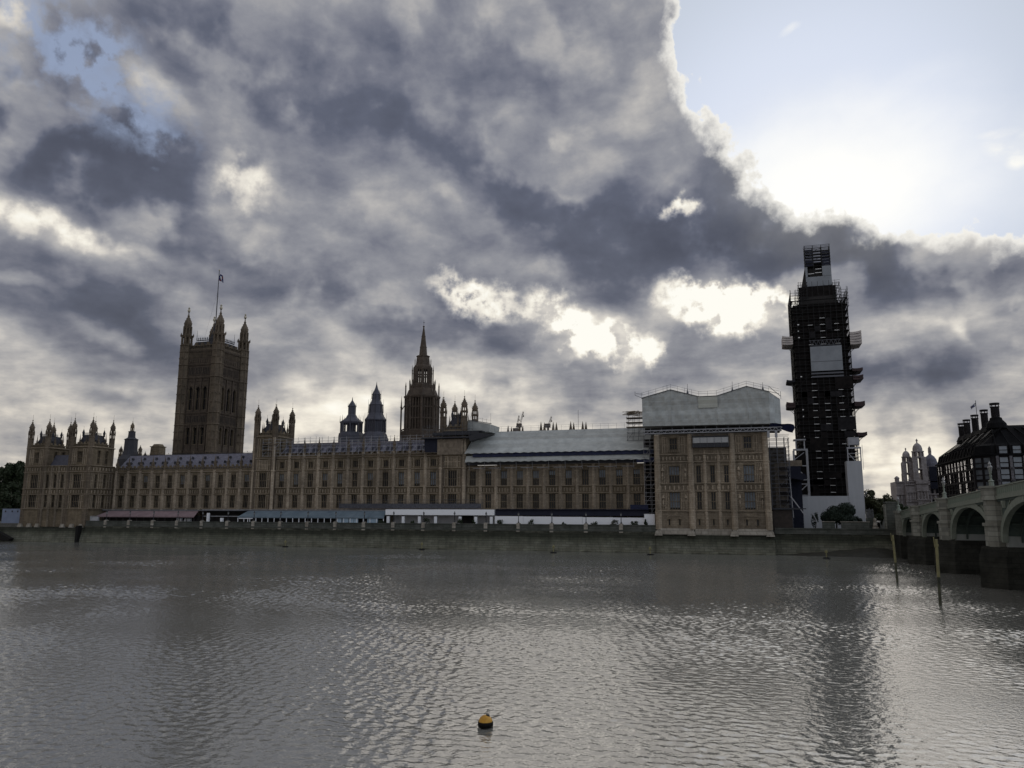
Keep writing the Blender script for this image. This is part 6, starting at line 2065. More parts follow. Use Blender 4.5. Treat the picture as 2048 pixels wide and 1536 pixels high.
road.quad((BX0 + .5, 202.5, 9.0), (BX1, 202.5, 9.0), (BX1 + 6, 430, 6.6), (BX0 + .5, 430, 6.6))
tag(road.build('road', MT['asphalt']), 'street running on from the bridge towards the domed building', 'road', kind='structure')

# bridge lamp standards
def bridge_lamp(y, z, label, h):
    t = thing('bridge_lamp', label, 'street lamp', (BX0, y, z), group='ornate lamp standards on the bridge piers')
    m = MB()
    m.lathe(BX0, y, [(.55, z), (.55, z + .25), (.34, z + .4), (.30, z + 1.0), (.42, z + 1.1), (.2, z + 1.25), (.12, z + 1.5), (.18, z + 1.9), (.1, z + 2.0), (.1, z + h - .9)], 8)
    for s in (-1, 1):
        m.tube((BX0, y, z + h * .50), (BX0, y + s * .5, z + h * .56), .05, 5); m.tube((BX0, y + s * .5, z + h * .56), (BX0, y + s * .5, z + h * .64), .05, 5)
    m.build('standard', MT['green'], t)
    for dy, zz in ((-.5, z + h * .63), (.5, z + h * .63), (0, z + h - .95)):
        l = MB().lathe(BX0, y + dy, [(.09, zz), (.19, zz + .55)], 6).build('lantern', MT['lampglass'], t)
        MB().lathe(BX0, y + dy, [(.23, zz + .56), (.17, zz + .66), (.05, zz + .84), (.03, zz + 1.0)], 6).build('cap', MT['sheet_grey'], l)


bridge_lamp(199.6, 10.75, 'farthest ornate lamp standard, at the palace end of the bridge', 3.3)
bridge_lamp(152.9, 12.5, 'middle ornate lamp standard, in front of the bronze office building side', 3.9)
bridge_lamp(124.1, 13.5, 'nearest and tallest ornate lamp standard on the bridge', 3.9)


# people crossing the bridge (mostly hidden by the parapet)
def person(x, y, z, label, top, legs, h=1.72, turn=0.0, stride=.18, bag=False):
    me = bpy.data.meshes.new('person')
    k = h / 1.75
    P = {'pelvis': (0, 0, .95), 'waist': (0, .01, 1.12), 'chest': (0, .02, 1.36), 'neck': (0, .01, 1.50), 'head': (0, -.01, 1.60), 'crown': (0, 0, 1.74),
         'hl': (-.10, 0, .90), 'kl': (-.11, -stride, .50), 'al': (-.11, -stride * .9, .09), 'tl': (-.11, -stride * .9 - .16, .03),
         'hr': (.10, 0, .90), 'kr': (.11, stride * .3, .50), 'ar': (.11, stride * 1.1, .10), 'tr': (.11, stride * 1.1 - .15, .03),
         'sl': (-.19, .02, 1.42), 'el': (-.24, .10, 1.14), 'wl': (-.23, -.02, .90), 'fl': (-.22, -.07, .80),
         'sr': (.19, .02, 1.42), 'er': (.24, -.06, 1.14), 'wr': (.23, -.17, .95), 'fr': (.22, -.22, .86)}
    rad = {'pelvis': .15, 'waist': .13, 'chest': .16, 'neck': .06, 'head': .095, 'crown': .075, 'hl': .09, 'kl': .06, 'al': .04, 'tl': .035, 'hr': .09, 'kr': .06, 'ar': .04, 'tr': .035, 'sl': .075, 'el': .05, 'wl': .035, 'fl': .03, 'sr': .075, 'er': .05, 'wr': .035, 'fr': .03}
    E = [('pelvis', 'waist'), ('waist', 'chest'), ('chest', 'neck'), ('neck', 'head'), ('head', 'crown'), ('pelvis', 'hl'), ('hl', 'kl'), ('kl', 'al'), ('al', 'tl'), ('pelvis', 'hr'), ('hr', 'kr'), ('kr', 'ar'), ('ar', 'tr'), ('chest', 'sl'), ('sl', 'el'), ('el', 'wl'), ('wl', 'fl'), ('chest', 'sr'), ('sr', 'er'), ('er', 'wr'), ('wr', 'fr')]
    names = list(P)
    me.from_pydata([tuple(c * k for c in P[n_]) for n_ in names], [(names.index(a), names.index(b_)) for a, b_ in E], [])
    o = bpy.data.objects.new('body', me); COL.objects.link(o)
    sk = o.modifiers.new('skin', 'SKIN'); ss = o.modifiers.new('sub', 'SUBSURF'); ss.levels = 1; ss.render_levels = 1
    for i_, n_ in enumerate(names):
        me.skin_vertices[0].data[i_].radius = (rad[n_] * k, rad[n_] * k)
    me.skin_vertices[0].data[0].use_root = True
    dg = bpy.context.evaluated_depsgraph_get()
    ev = o.evaluated_get(dg)
    me2 = bpy.data.meshes.new_from_object(ev)
    bpy.data.objects.remove(o)
    t = thing('person', label, 'person', (x, y, z), group='people walking on the bridge', rz=turn)
    me2.materials.clear()
    for mm in (MT['skin'], MT[top], MT[legs]): me2.materials.append(mm)
    for p in me2.polygons:
        c = p.center / k
        p.material_index = 0 if (c.z > 1.50 or (abs(c.x) > .19 and c.z < .93)) else (1 if c.z > .92 else 2)
        p.use_smooth = True
    o = bpy.data.objects.new('body', me2); COL.objects.link(o); o.parent = t
    ROOT[o.name] = ROOT[t.name]
    hm = MB()
    for i_ in range(5):
        pass
    hm.lathe(0, .015 * k, [(.105 * k, 1.64 * k), (.112 * k, 1.70 * k), (.09 * k, 1.77 * k), (.03 * k, 1.80 * k)], 10)
    ho = hm.build('hair', MT['cloth_dark'], None)
    ho.parent = t; ROOT[ho.name] = ROOT[t.name]
    return t


ppl = [(33.0, 190.5, 'cloth_dark', 'person in dark clothes nearest the palace end of the bridge'), (33.1, 184.2, 'cloth_dark', 'person in a dark coat, alone before the pale building base'), (33.3, 178.0, 'cloth_pale', 'person in a pale top above the first granite pier'),
       (33.2, 170.6, 'cloth_dark', 'dark-dressed person left of the pair over the second arch'), (33.0, 164.4, 'cloth_pale', 'pale-topped person of the pair over the second arch'), (33.3, 161.9, 'cloth_dark', 'dark-coated person of the pair over the second arch'),
       (33.2, 141.0, 'cloth_pale', 'person in a pale top over the third arch, left'), (33.1, 136.4, 'cloth_pale', 'person in a pale jacket over the third arch crown'), (33.3, 131.6, 'cloth_dark', 'dark-dressed person just left of the nearest lamp standard'),
       (32.9, 111.5, 'cloth_red', 'person in a red jacket at the right edge of the picture')]
for i, (x, y, top, lab) in enumerate(ppl): person(x, y, ptop(y) - 1.2 + .12, lab, top, 'cloth_dark', 1.66 + .03 * (i % 5), math.pi * (i % 2) + .1 * i)


def car(x, y, z, label, paint, rz):
    t = thing('car', label, 'car', (x, y, z), rz=0)
    m = MB()
    prof = [(-2.1, .35), (-2.1, .85), (-1.3, .95), (-.7, 1.45), (.9, 1.48), (1.6, .98), (2.1, .90), (2.15, .35)]
    m.poly([(x - .85, y + a, z + b_) for a, b_ in prof], (1.7, 0, 0)); m.build('body', paint, t)
    m = MB()
    m.quad((x - .86, y - .95, z + .98), (x - .86, y + 1.3, z + .98), (x - .86, y + .85, z + 1.4), (x - .86, y - .6, z + 1.4)); m.build('window', MT['glass'], t)
    first = None
    for dx_ in (-.8, .8):
        for dy in (-1.3, 1.35):
            w_ = MB(); w_.tube((x + dx_ - .1, y + dy, z + .33), (x + dx_ + .1, y + dy, z + .33), .33, 14); w_.build('wheel', MT['buoy_black'], t)


car(36.5, 153.0 - 6.5, ptop(146.5) - 1.2, 'pale car roof showing over the parapet right of the middle lamp standard', MT['white'], 0)

# stone pier block and statue at the palace end of the bridge
t = thing('stone_block', 'square dark granite block at the palace end of the bridge', 'stone pier', (31.6, 206, 6))
m = MB(); m.box(30.2, 33.0, 205.3, 208, 5.9, 12.5); m.box(30.0, 33.2, 205.1, 208.2, 12.5, 12.9); m.build('block', MT['wall_dry'], t)
m = MB(); m.box(29.95, 30.19, 205.4, 207.8, 5.9, 12.3); m.build('quoin', MT['granite'], t)
t = thing('statue', 'pale weathered lion-like stone figure seated on a pedestal beside the bridge steps', 'statue', (27.6, 205.6, 5.9))
m = MB(); m.frus(27.6, 205.6, 5.4, 6.9, .75, .6, .6, .5); m.build('pedestal', MT['plinth'], t)
me = MB()
me.lathe(27.6, 205.6, [(.50, 6.9), (.52, 7.3), (.40, 7.9), (.30, 8.3), (.36, 8.55), (.34, 8.8), (.16, 9.0)], 9)
me.tube((27.35, 205.2, 6.9), (27.42, 205.35, 7.8), .13, 6); me.tube((27.85, 205.2, 6.9), (27.78, 205.35, 7.8), .13, 6); me.tube((27.6, 205.2, 8.55), (27.6, 204.95, 8.45), .16, 6); me.box(27.35, 27.45, 205.55, 205.65, 8.8, 9.0)
me.build('figure', MT['plinth'], t, smooth=True)
t = thing('monument', 'bronze figure group on a tall plinth, dim among the trees by the bridge', 'monument', (27.0, 209, 6))
m = MB(); m.frus(27.0, 209, 5.9, 9.0, 1.0, .9, .8, .7); m.build('plinth', MT['wall_dry'], t)
m = MB()
for k in range(5):
    xx = 26.4 + .32 * k
    m.lathe(xx, 209 + .1 * (k % 2), [(.22, 9.0), (.26, 9.8), (.16, 10.5), (.2, 10.75), (.14, 11.0), (.05, 11.1 + .15 * (k % 3))], 7)
m.build('figures', mat('weathered_bronze', (0.12, 0.12, 0.12), (0.07, 0.07, 0.07), 1.0), t)
t = thing('garden_parapet', 'low stone garden parapet above the river wall, broken by a gap', 'parapet', (18, 205.2, 6))
m = MB(); m.box(15.7, 18.6, 205.4, 205.9, 6.4, 8.0); m.box(20.0, 26.3, 205.4, 205.9, 6.4, 8.0); m.build('coping_wall', MT['wall_dry'], t)
m = MB(); m.box(15.6, 18.7, 205.3, 206.0, 8.0, 8.15); m.box(19.8, 26.4, 205.3, 206.0, 8.0, 8.15); m.build('coping', MT['plinth'], t)
t = thing('navigation_board', 'curved white-edged frame standing at the left of the round dark bush', 'frame', (14.4, 205.5, 6))
m = MB()
for k in range(8):
    a0, a1 = k / 8, (k + 1) / 8
    m.tube((13.6 + 1.1 * math.sin(a0 * 1.6), 205.3, 10.2 - 3.6 * a0), (13.6 + 1.1 * math.sin(a1 * 1.6), 205.3, 10.2 - 3.6 * a1), .11, 5)
m.tube((13.4, 205.3, 8.2), (14.6, 205.3, 8.2), .09, 4); m.build('frame', MT['steel'], t)

# ------------------------------------------------------------------ dark bronze office building
ob = thing('office_building', 'dark bronze office building with tall roof chimneys, behind the bridge', 'office building', (62, 252, 6))
OX, OY0, OY1, OX1 = 62.0, 252.0, 303.0, 104.0
ZE = 26.6
CH = 3.6                                                 # chamfered corner
m = MB()
base = [(OX, OY0 + CH), (OX + CH, OY0), (OX1, OY0), (OX1, OY1), (OX, OY1)]
m.add([(x, y, 5.9) for x, y in base] + [(x, y, ZE) for x, y in base], [tuple(range(4, -1, -1)), tuple(range(5, 10))] + [(k, (k + 1) % 5, 5 + (k + 1) % 5, 5 + k) for k in range(5)])
m.build('wall', MT['bronze2'], ob)
m = MB()
def ring(d, z): return [(OX + d, OY0 + CH + d * .41), (OX + CH + d * .41, OY0 + d), (OX1 - d, OY0 + d), (OX1 - d, OY1 - d), (OX + d, OY1 - d)]
levels = [(-.6, ZE), (-.6, ZE + .5), (.2, ZE + .6), (.6, ZE + 3.0), (3.2, 30.4), (9.0, 35.6), (10.0, 36.2)]
vs, fs = [], []
for d, z in levels: vs += [(x, y, z) for x, y in ring(d, z)]
for i in range(len(levels) - 1):
    for k in range(5): fs.append((i * 5 + k, i * 5 + (k + 1) % 5, i * 5 + 5 + (k + 1) % 5, i * 5 + 5 + k))
fs.append(tuple(range(len(vs) - 5, len(vs))))
m.add(vs, fs)
rf = m.build('roof', MT['bronze'], ob)
# roof ducts running up the slope
m = MB()
for k in range(11):
    x = OX + 5.2 + 3.4 * k
    m.tube((x, OY0 - .4, ZE + .5), (x, OY0 + .25, ZE + 2.9), .30, 4); m.tube((x, OY0 + .3, ZE + 2.9), (x + (70.5 - x) * .42, OY0 + 8.4, 35.3), .2, 4)
m.build('duct', MT['bronze'], rf)
m = MB()
for k in range(12):
    y = OY0 + 5.6 + 3.9 * k
    m.tube((OX - .3, y, ZE + .4), (OX + .4, y, ZE + 2.9), .26, 4); m.tube((OX + .4, y, ZE + 2.9), (OX + 8.4, y + (k % 3 - 1) * 1.6, 35.2), .18, 4)
m.build('duct', MT['bronze'], rf)
m = MB()
for k in range(4):
    y = OY0 + 9 + 8.6 * k
    for j in range(1): m.add([(OX + 3.0, y, 30.6), (OX + 3.0, y + 2.6, 30.6), (OX + 7.6, y + 4.0, 34.8), (OX + 7.6, y + 1.4, 34.8)], [(0, 1, 2, 3)])
m.v = [(x - .25, y, z + .25) for x, y, z in m.v]
m.build('rooflight', mat('roof_glazing', (0.03, 0.028, 0.027), rough=0.75, spec=.15), rf)


def office_chimney(x, y, z0, zt, r):
    m = MB()
    m.lathe(x, y, [(r * 2.1, z0 - 1.8), (r * 1.7, z0), (r * 1.25, z0 + .8), (r, z0 + 1.1), (r, zt - 1.15)], 14)
    for k in range(14):
        t_ = 2 * math.pi * k / 14
        m.box(x + r * 1.02 * math.cos(t_) - .06, x + r * 1.02 * math.cos(t_) + .06, y + r * 1.02 * math.sin(t_) - .06, y + r * 1.02 * math.sin(t_) + .06, z0 + 1.2, zt - 1.2)
        t_ += .22
        if k % 2 == 0: m.box(x + r * 1.05 * math.cos(t_) - .09, x + r * 1.05 * math.cos(t_) + .09, y + r * 1.05 * math.sin(t_) - .09, y + r * 1.05 * math.sin(t_) + .09, zt - 1.2, zt - .48)
    m.lathe(x, y, [(r * 1.2, zt - 1.35), (r * 1.2, zt - 1.12)], 14); m.lathe(x, y, [(r * 1.25, zt - .5), (r * 1.25, zt)], 14)
    return m.build('chimney', MT['bronze2'], rf)


for y, zt in ((312.8 - 4, 42.0), (301.5, 42.5), (291.0, 42.9), (279.8, 43.2)): office_chimney(72.0, y, 36.4, zt, .95)
m = MB()
m.poly([(70.4, 274, 35.6), (73.6, 274, 35.6), (72.8, 274, 37.1), (71.2, 274, 37.1)], (0, 37, 0)); m.build('roof_ridge', MT['bronze'], rf)
m = MB().lathe(70.4, 262, [(2.9, 35.3), (2.6, 36.8), (1.7, 37.9), (1.55, 38.5), (1.0, 38.8)], 14); m.build('chimney_base', MT['bronze'], rf)
office_chimney(70.4, 262, 37.7, 43.0, 1.06)
fp2 = thing('flagpole', 'small flagpole with a limp flag among the office chimneys', 'flagpole', (70.5, 282, 37))
m = MB(); m.tube((70.5, 282, 36.5), (70.5, 282, 46.6), .09, 5); m.build('pole', MT['iron_dark'], fp2)
flag(fp2, 70.4, 282, 45.8, -1.5, 1.1, (flag_white, flag_blue, flag_blue), 1.2)
# windows
bays = [OX + 3.3 + 3.4 * k for k in range(1, 12)]
rows = [(24.0, 2.35), (20.0, 2.8), (16.0, 2.8), (12.0, 2.8), (8.0, 2.8)]
rows = [(23.3, 2.9), (19.9, 2.9), (16.4, 2.9), (12.9, 2.9), (9.4, 2.9)]
wm = MB().quad((-1.02, .02, 0), (1.02, .02, 0), (1.02, .02, 1.15), (-1.02, .02, 1.15), 1).quad((-1.02, .02, 1.42), (1.02, .02, 1.42), (1.02, .02, 2.85), (-1.02, .02, 2.85), 1)
for z0_, z1_ in ((-.12, .02), (1.15, 1.42), (2.85, 3.0)): wm.box(-1.15, 1.15, -.14, .05, z0_, z1_)
for x_ in (-1.11, 1.11): wm.box(x_ - .07, x_ + .07, -.12, .05, .02, 2.85)
wm = wm.build('window', [MT['bronze2'], MT['pane']])
bpy.data.objects.remove(wm); OWM = [d for d in bpy.data.meshes if d.name.startswith('window') and len(d.materials) == 2][-1]
OWL = OWM.copy(); OWL.name = 'sky_glow_window'
sky_glow = bpy.data.materials.new('sky_glow_pane'); sky_glow.use_nodes = True
lb = sky_glow.node_tree.nodes['Principled BSDF']; lb.inputs['Base Color'].default_value = (.3, .3, .3, 1)
lb.inputs['Emission Color'].default_value = (1.0, .93, .86, 1); lb.inputs['Emission Strength'].default_value = 1.4  # added glow in place of bright sky reflected in these panes
OWL.materials[1] = sky_glow


def owin(x, y, z, rz=0.0, sx=1.0, sz=1.0, par=ob, name='window'):
    o = bpy.data.objects.new(name, OWM); COL.objects.link(o); o.parent = par
    o.location = Vector((x, y, z)) - ROOT[par.name]; o.rotation_euler = (0, 0, rz); o.scale = (sx, 1, sz)
    return o
for x in bays:
    for z, h in rows[:4]: owin(x, OY0 - .05, z, 0, 1.0, h / 3.0)
    owin(x, OY0 - .28, 27.2, 0, .95, .72)
for c in range(2):
    t_ = -math.pi / 4
    u = (c + .5) / 2
    for z, h in rows[:4]: owin(OX + CH * u - .05, OY0 + CH * (1 - u) - .05, z, t_, .9, h / 3.0)
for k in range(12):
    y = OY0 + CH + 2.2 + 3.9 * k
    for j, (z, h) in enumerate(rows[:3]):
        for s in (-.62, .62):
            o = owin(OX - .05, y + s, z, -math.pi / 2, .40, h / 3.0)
            if (j == 0 and k not in (1, 9)) or (j == 1 and (k * 7 + 3 * (s > 0)) % 5 in (1, 2)) or (j == 2 and k in (2, 4)): o.data = OWL  # these panes glow like reflected sky, not from lit rooms
# sandstone piers with round bosses
first = None
for x in [OX + 5.0 + 3.4 * k for k in range(11)]:
    if first is None:
        m = MB(); m.box(x - .34, x + .34, OY0 - .5, OY0 - .02, 6, 26.5)
        first = m.build('pier', MT['sandstone'], ob); x_0 = x
        m = MB()
        for z in (22.9, 19.5, 16.0, 12.5):
            m.lathe(x, OY0 - .45, [(.55, z - .3), (.55, z + .3)], 8); m.lathe(x, OY0 - .62, [(.42, z - .14), (.42, z + .14)], 8, mi=1)
        m.build('boss', [MT['sandstone'], MT['iron_dark']], first)
    else: pcopy(first, dx=x - x_0)
first = None
for k in range(13):
    y = OY0 + CH + .25 + 3.9 * k
    m = MB(); m.box(OX - .35, OX - .02, y - .28, y + .28, 6, 26.4)
    if first is None: first = m.build('side_pier', MT['bronze2'], ob); y_0 = y
    else: pcopy(first, dy=y - y_0)
m = MB()
for z in (12.4, 15.9, 19.3, 22.75): m.box(OX - .3, OX - .03, OY0 + CH, OY1, z, z + .4); m.box(OX + CH, OX1, OY0 - .3, OY0 - .02, z - .02, z + .4)
m.build('floor_band', MT['bronze2'], ob)

# ------------------------------------------------------------------ pale domed building, far behind
db = thing('domed_building', 'pale stone baroque building with two open domed turrets and a lead dome, beyond the trees', 'building', (60, 330, 6))
m = MB()
m.box(53.0, 57.0, 331.5, 345, 5.9, 22.4); m.box(55.9, 59.5, 329.6, 335, 5.9, 21.3); m.box(59.6, 63.7, 328.9, 334, 5.9, 22.6); m.box(57.0, 72.0, 330.5, 345, 5.9, 22.6); m.box(69.2, 70.6, 329.6, 331, 5.9, 20.6)
m.box(63.4, 70.2, 331.2, 344, 22.6, 26.2); m.box(63.2, 70.4, 330.9, 331.3, 26.2, 26.7); m.poly([(62.9, 330.0, 20.9), (65.1, 330.0, 22.6), (67.3, 330.0, 20.9)], (0, .5, 0))
for x in (64.2, 65.8, 67.4, 69.0): m.lathe(x, 331.0, [(.3, 22.6), (.27, 26.0)], 8)
for k in range(5): m.lathe(57.6 + 3.3 * k, 330.4, [(.3, 23.1), (.34, 23.6), (.12, 24.0), (.2, 24.3), (.04, 24.6)], 8)
for z in (11.0, 14.6, 18.0, 20.9): m.box(55.7, 59.55, 329.2, 329.7, z + .03, z + .5); m.box(59.4, 63.9, 328.5, 328.95, z + .5, z + .98)
for x in (56.3, 57.2, 58.2, 59.1): m.lathe(x, 329.5, [(.26, 14.9), (.22, 17.9)], 8)
for x in (60.1, 61.1, 62.2, 63.2): m.lathe(x, 328.8, [(.28, 15.4), (.24, 18.3)], 8)
for z in (12.5, 17.2, 22.0): m.box(52.7, 55.85, 330.9, 331.6, z, z + .45); m.box(56.7, 72.3, 329.9, 330.6, z + .02, z + .47)
for x in (53.4, 54.6, 64.4, 66.0, 67.6, 69.2, 70.8): m.lathe(x, 331.2 if x < 57 else 330.1, [(.42, 13.2), (.38, 16.9), (.5, 17.1)], 8)
for k in range(16): m.box(57.2 + .9 * k, 57.5 + .9 * k, 330.2, 330.5, 21.4, 22.9)
m.box(57, 72, 330.1, 330.6, 22.9, 23.1)
m.lathe(53.5, 332.2, [(.8, 22), (.8, 23.4), (1.0, 23.6), (.85, 23.9), (.45, 24.3), (.2, 24.5)], 8)
m.build('wall', MT['stone_white'], db)
def dome_turret(cx, cy, z0, w0, zc, zt, name='domed_turret'):
    m = MB()
    H = zc - z0
    for z_, k in ((z0, 1.0), (z0 + H * .38, .92)):
        hh = H * (.38 if k == 1.0 else .40)
        for sx in (-1, 1):
            for sy in (-1, 1):
                m.box(cx + sx * w0 * k * .9 - w0 * .52, cx + sx * w0 * k * .9 + w0 * .52, cy + sy * w0 * k - w0 * .40, cy + sy * w0 * k + w0 * .40, z_, z_ + hh)
                m.lathe(cx + sx * w0 * k * .58, cy - w0 * k * 1.12, [(w0 * .11, z_ + .2), (w0 * .10, z_ + hh - .2)], 8)
        m.box(cx - w0 * k * 1.38, cx + w0 * k * 1.38, cy - w0 * k * 1.38, cy + w0 * k * 1.38, z_ + hh, z_ + hh + .32)
        m.box(cx - w0 * k * 1.2, cx + w0 * k * 1.2, cy - w0 * k * 1.2, cy + w0 * k * 1.2, z_ - .25, z_ + .5)
        for sx in (-1, 1):
            m.poly([(cx + sx * w0 * k * .72, cy - w0 * k, z_ + hh), (cx + sx * w0 * k * .72, cy - w0 * k, z_ + hh * .72), (cx + sx * w0 * k * .4, cy - w0 * k, z_ + hh * .94), (cx, cy - w0 * k, z_ + hh)], (0, w0 * 2 * k, 0))
    za = z0 + H * .80
    m.lathe(cx, cy, [(w0 * 1.28, za), (w0 * 1.28, za + .25), (w0 * 1.1, za + .3)], 8)
    for k in range(8):
        t_ = math.pi * k / 4 + math.pi / 8
        m.tube((cx + w0 * 1.05 * math.cos(t_), cy + w0 * 1.05 * math.sin(t_), za), (cx + w0 * 1.0 * math.cos(t_), cy + w0 * 1.0 * math.sin(t_), zc), w0 * .2, 6)
    m.lathe(cx, cy, [(w0 * 1.12, zc - .35), (w0 * 1.3, zc - .1), (w0 * 1.3, zc + .15), (w0 * .95, zc + .2)], 12)
    m.build(name, MT['stone_white'], db)
    D = zt - zc
    m = MB().lathe(cx, cy, [(w0 * 1.0, zc + .15), (w0 * .98, zc + D * .25), (w0 * .8, zc + D * .45), (w0 * .45, zc + D * .6), (w0 * .14, zc + D * .67), (w0 * .12, zc + D * .8), (w0 * .24, zc + D * .84), (w0 * .2, zc + D * .9), (w0 * .04, zt)], 12)
    m.build('turret_dome', MT['stone_white'], db)


dome_turret(57.7, 334.0, 21.3, 1.35, 32.0, 35.6)
dome_turret(61.5, 332.0, 22.6, 1.75, 33.9, 38.9)
m = MB().lathe(66.5, 336, [(2.5, 22), (2.5, 27.6), (2.75, 27.9), (2.75, 28.2), (2.5, 28.3)], 12)
for k in range(12): m.tube((66.5 + 2.55 * math.cos(k * .5236), 336 + 2.55 * math.sin(k * .5236), 23), (66.5 + 2.55 * math.cos(k * .5236), 336 + 2.55 * math.sin(k * .5236), 27.7), .22, 6)
m.build('drum', MT['stone_white'], db)
m = MB().lathe(66.5, 336, [(2.5, 28.2), (2.45, 29.4), (2.1, 31.0), (1.4, 32.2), (.55, 32.9), (.5, 33.1)], 16)
for k in range(4): m.lathe(66.5 + 2.2 * math.cos(k * 1.5708 - .8), 336 + 2.2 * math.sin(k * 1.5708 - .8), [(.4, 29), (.4, 29.9), (.1, 30.3)], 8)
dm = m.build('lead_dome', MT['slate'], db, smooth=False)
m = turret_mb(66.5, 336, 33, 36.4, .5, 33.3, 34.8, mast=0); m.build('lantern', MT['stone_white'], dm)
m = MB(); m.box(64.6, 67.2, 329.9, 330.3, 19.5, 28.0); m.build('scaffold_sheet', MT['navy'], db)
first = None
for x in (65.2, 66.8, 68.4, 71.2):
    for z in (9.0, 13.4, 17.9):
        if first is None:
            first = MB().box(x - .4, x + .4, 330.05, 330.48, z, z + 2.1).build('window', MT['glass'], db); p0 = (x, z)
        else: pcopy(first, dx=x - p0[0], dz=z - p0[1])

# ------------------------------------------------------------------ trees and the dark bush
tree('round_bush', 'big round dark bush in front of the white hoarding', 19.6, 213.0, 6.0, 7.7, 4.5, 3.7, 'leaf_mid', 15000, .24, 3, 'bush', crown_z=9.9)
tree('low_bush', 'smaller dark bush right of the big round bush', 24.2, 213.5, 6.0, 3.6, 1.6, 1.7, 'leaf_mid', 2200, .2, 5, 'bush', crown_z=7.9)
tree('sparse_shrub', 'thin straggly shrub left of the big round bush', 14.6, 212.5, 6.0, 4.8, 1.1, 2.0, 'leaf_mid', 700, .18, 6, 'bush', crown_z=8.6)
tree('plane_tree', 'loose olive tree right beside the tall white hoarding arm', 31.8, 243, 6.0, 11.6, 4.0, 5.0, 'leaf_warm', 6500, .30, 7, crown_z=12.2)
tree('plane_tree', 'broad olive tree before the pale domed building', 37.0, 246, 6.0, 11.0, 4.2, 4.9, 'leaf_warm', 6500, .30, 8, crown_z=11.6)
tree('plane_tree', 'dark tree behind the far bridge lamp standard', 40.2, 245, 6.0, 8.4, 2.3, 3.0, 'leaf', 5000, .28, 9, crown_z=10.6)
tree('plane_tree', 'dark low tree behind the granite block at the bridge end', 33.6, 226, 6.0, 8.0, 3.2, 3.6, 'leaf', 5000, .26, 10, crown_z=9.4)
tree('plane_tree', 'black-green tree touching the left pavilion at the left edge of the picture', -284.5, 240, 5.9, 26.0, 7.0, 12.0, 'leaf', 12000, .55, 11, crown_z=19.0)
tree('plane_tree', 'tall dark tree cut by the left edge of the picture', -296.0, 244, 5.9, 28.0, 8.5, 13.0, 'leaf', 12000, .6, 12, crown_z=19.8)
tree('plane_tree', 'low dark tree behind the pale blue hoarding at the far left', -268.0, 226, 5.9, 15.0, 6.5, 8.0, 'leaf', 8000, .5, 13, crown_z=13.5)
tree('plane_tree', 'dark tree further back between the two tall left-edge trees', -292.0, 262, 5.9, 29.0, 9.0, 13.5, 'leaf', 9000, .65, 14, crown_z=20.0)
tree('plane_tree', 'dark tree low down at the extreme left edge by the river wall', -258.0, 214, 5.9, 12.0, 5.0, 6.5, 'leaf', 6000, .45, 15, crown_z=11.5)
t = thing('blue_hoarding', 'pale blue-grey hoarding beside the left pavilion foot', 'hoarding', (-245, 206, 6))
m = MB(); m.box(-249.5, -240.6, 206, 206.3, 5.9, 10.8); m.build('panels', mat('blue_grey_board', (0.22, 0.25, 0.33), (0.17, 0.20, 0.27), 0.5), t)
m = MB()
for x in (-248.0, -245.0, -242.5): m.box(x - .25, x + .25, 205.93, 205.99, 9.6, 10.2)
m.box(-249.6, -240.5, 205.95, 206.35, 10.8, 10.95); m.build('coping', MT['iron_dark'], t)
t = thing('boat_stage', 'dark sloping mooring stage running into the water at the left edge', 'mooring stage', (-245, 200, 0))
m = MB(); m.poly([(-262, 199.0, 4.8), (-246, 199.0, 4.6), (-236.5, 199.0, 1.0), (-237.0, 199.0, .2), (-262, 199.0, 1.6)], (0, 1.6, 0)); m.build('ramp', MT['buoy_black'], t)
m = MB()
for x in (-258, -250, -243): m.tube((x, 198.8, -2), (x, 198.8, 5.4), .22, 6)
m.build('piles', MT['wall_black'], t)

# ------------------------------------------------------------------ in the river
def river_pole(x0, y0, x1, zt, label):
    t = thing('marker_pole', label, 'pole', (x0, y0, 0), group='marker poles standing in the river')
    m = MB(); zs = zt * .42
    mid = (x0 + (x1 - x0) * .42, y0, zs)
    m.tube((x0 - (x1 - x0) * .3, y0, -2.8), mid, .17, 10, r2=.165); m.build('lower_pole', MT['olive'], t)
    m = MB()
    m.tube(mid, (x1, y0, zt), .165, 10, r2=.15); m.build('yellow_pole', MT['yellow'], t)
    m = MB()
    m.tube((x1 - .22, y0 - .05, zt - .9), (x1 - .26, y0 - .05, zt + .25), .05, 6); m.box(x1 - .24, x1 + .16, y0 - .16, y0 + .1, zt - .8, zt - .55); m.build('topmark', MT['yellow'], t)


river_pole(19.7, 128.6, 19.55, 6.9, 'farther and shorter yellow-topped pole in the river, left one of two')
river_pole(19.3, 98.8, 19.45, 7.2, 'nearer yellow-topped pole in the river, right one of two')


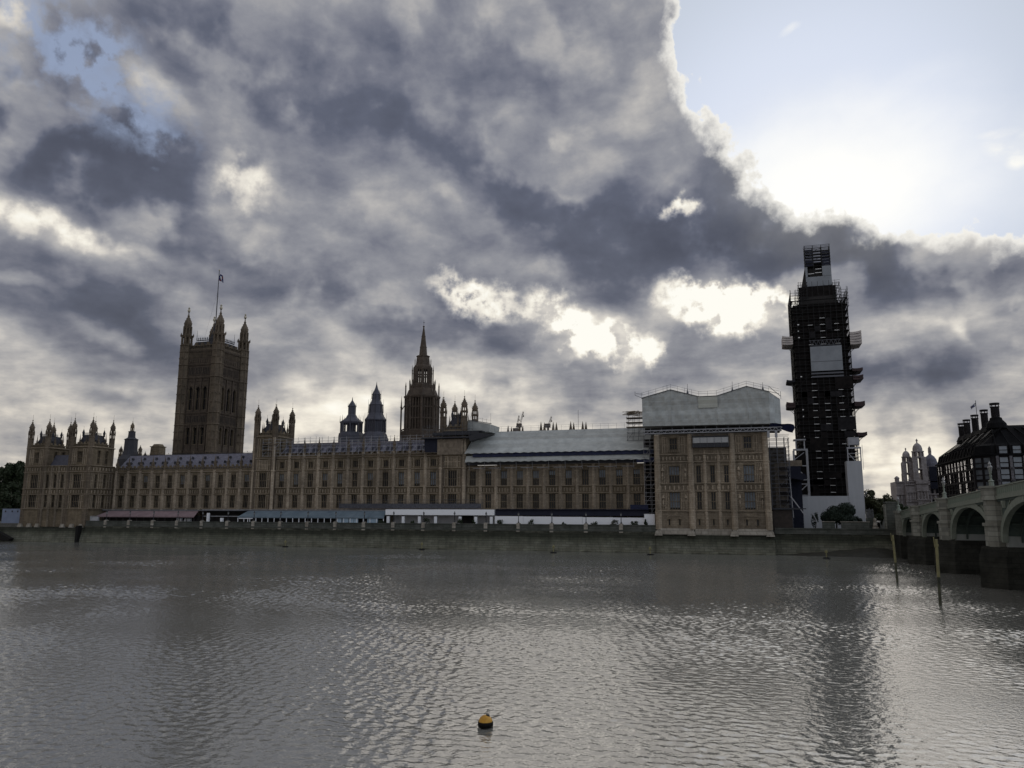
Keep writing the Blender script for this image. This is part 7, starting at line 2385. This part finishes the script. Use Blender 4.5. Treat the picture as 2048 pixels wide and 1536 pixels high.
def buoy_marker(x, y, label, h=2.1):
    t = thing('channel_marker', label, 'buoy', (x, y, 0), group='small yellow markers along the far wall')
    m = MB().lathe(x, y, [(.75, -.5), (.85, .05), (.75, .25), (.3, .3)], 12); m.build('float', MT['buoy_black'], t)
    m = MB().lathe(x, y, [(.14, .25), (.12, 1.2), (.34, 1.3), (.34, 1.75), (.12, 1.8), (.05, h)], 8); m.build('post', MT['yellow'], t)


buoy_marker(-130.2, 197.6, 'small pale marker by the wall below the middle of the blue marquee')
buoy_marker(-86.9, 196.8, 'small marker by the wall below the white pavilion')
buoy_marker(-48.9, 192.6, 'small yellowish marker in the water below the low white hoarding')
buoy_marker(-24.6, 192.0, 'small yellow marker in the water at the left corner of the right pavilion')
buoy_marker(15.1, 191.3, 'small white marker in the water near the bridge foreshore', 2.0)

by = thing('orange_buoy', 'round orange buoy with a black weedy lower half, floating in the foreground', 'buoy', (-12.6, 36.4, 0))
m = MB(); prof = []
for k in range(15):
    a = -math.pi / 2 + math.pi * k / 14
    prof.append((max(.004, .335 * math.cos(a)), .22 + .335 * math.sin(a)))
vs_top = [p for p in prof if p[1] > .24]
m.lathe(-12.6, 36.4, [(.338, .225)] + vs_top, 24, cap=False); m.build('upper_shell', MT['buoy'], by, smooth=True)
m = MB().lathe(-12.6, 36.4, [p for p in prof if p[1] <= .22] + [(.345, .10), (.347, .20), (.336, .262)], 24)
for k in range(24):
    t_ = k * .2618; m.lathe(-12.6 + .34 * math.cos(t_), 36.4 + .34 * math.sin(t_), [(.012, .02), (.03, .18), (.008, .25 + .05 * random.random())], 5)
m.build('weedy_skirt', MT['buoy_black'], by, smooth=True)
m = MB()
m.lathe(-12.5, 36.42, [(.10, .50), (.085, .575), (.03, .58)], 10)
for p, q in (((-12.53, 36.42, .56), (-12.53, 36.42, .80)), ((-12.53, 36.42, .80), (-12.44, 36.42, .80)), ((-12.44, 36.42, .80), (-12.44, 36.42, .56))): m.tube(p, q, .014, 6)
m.build('lifting_ring', MT['iron_dark'], by)
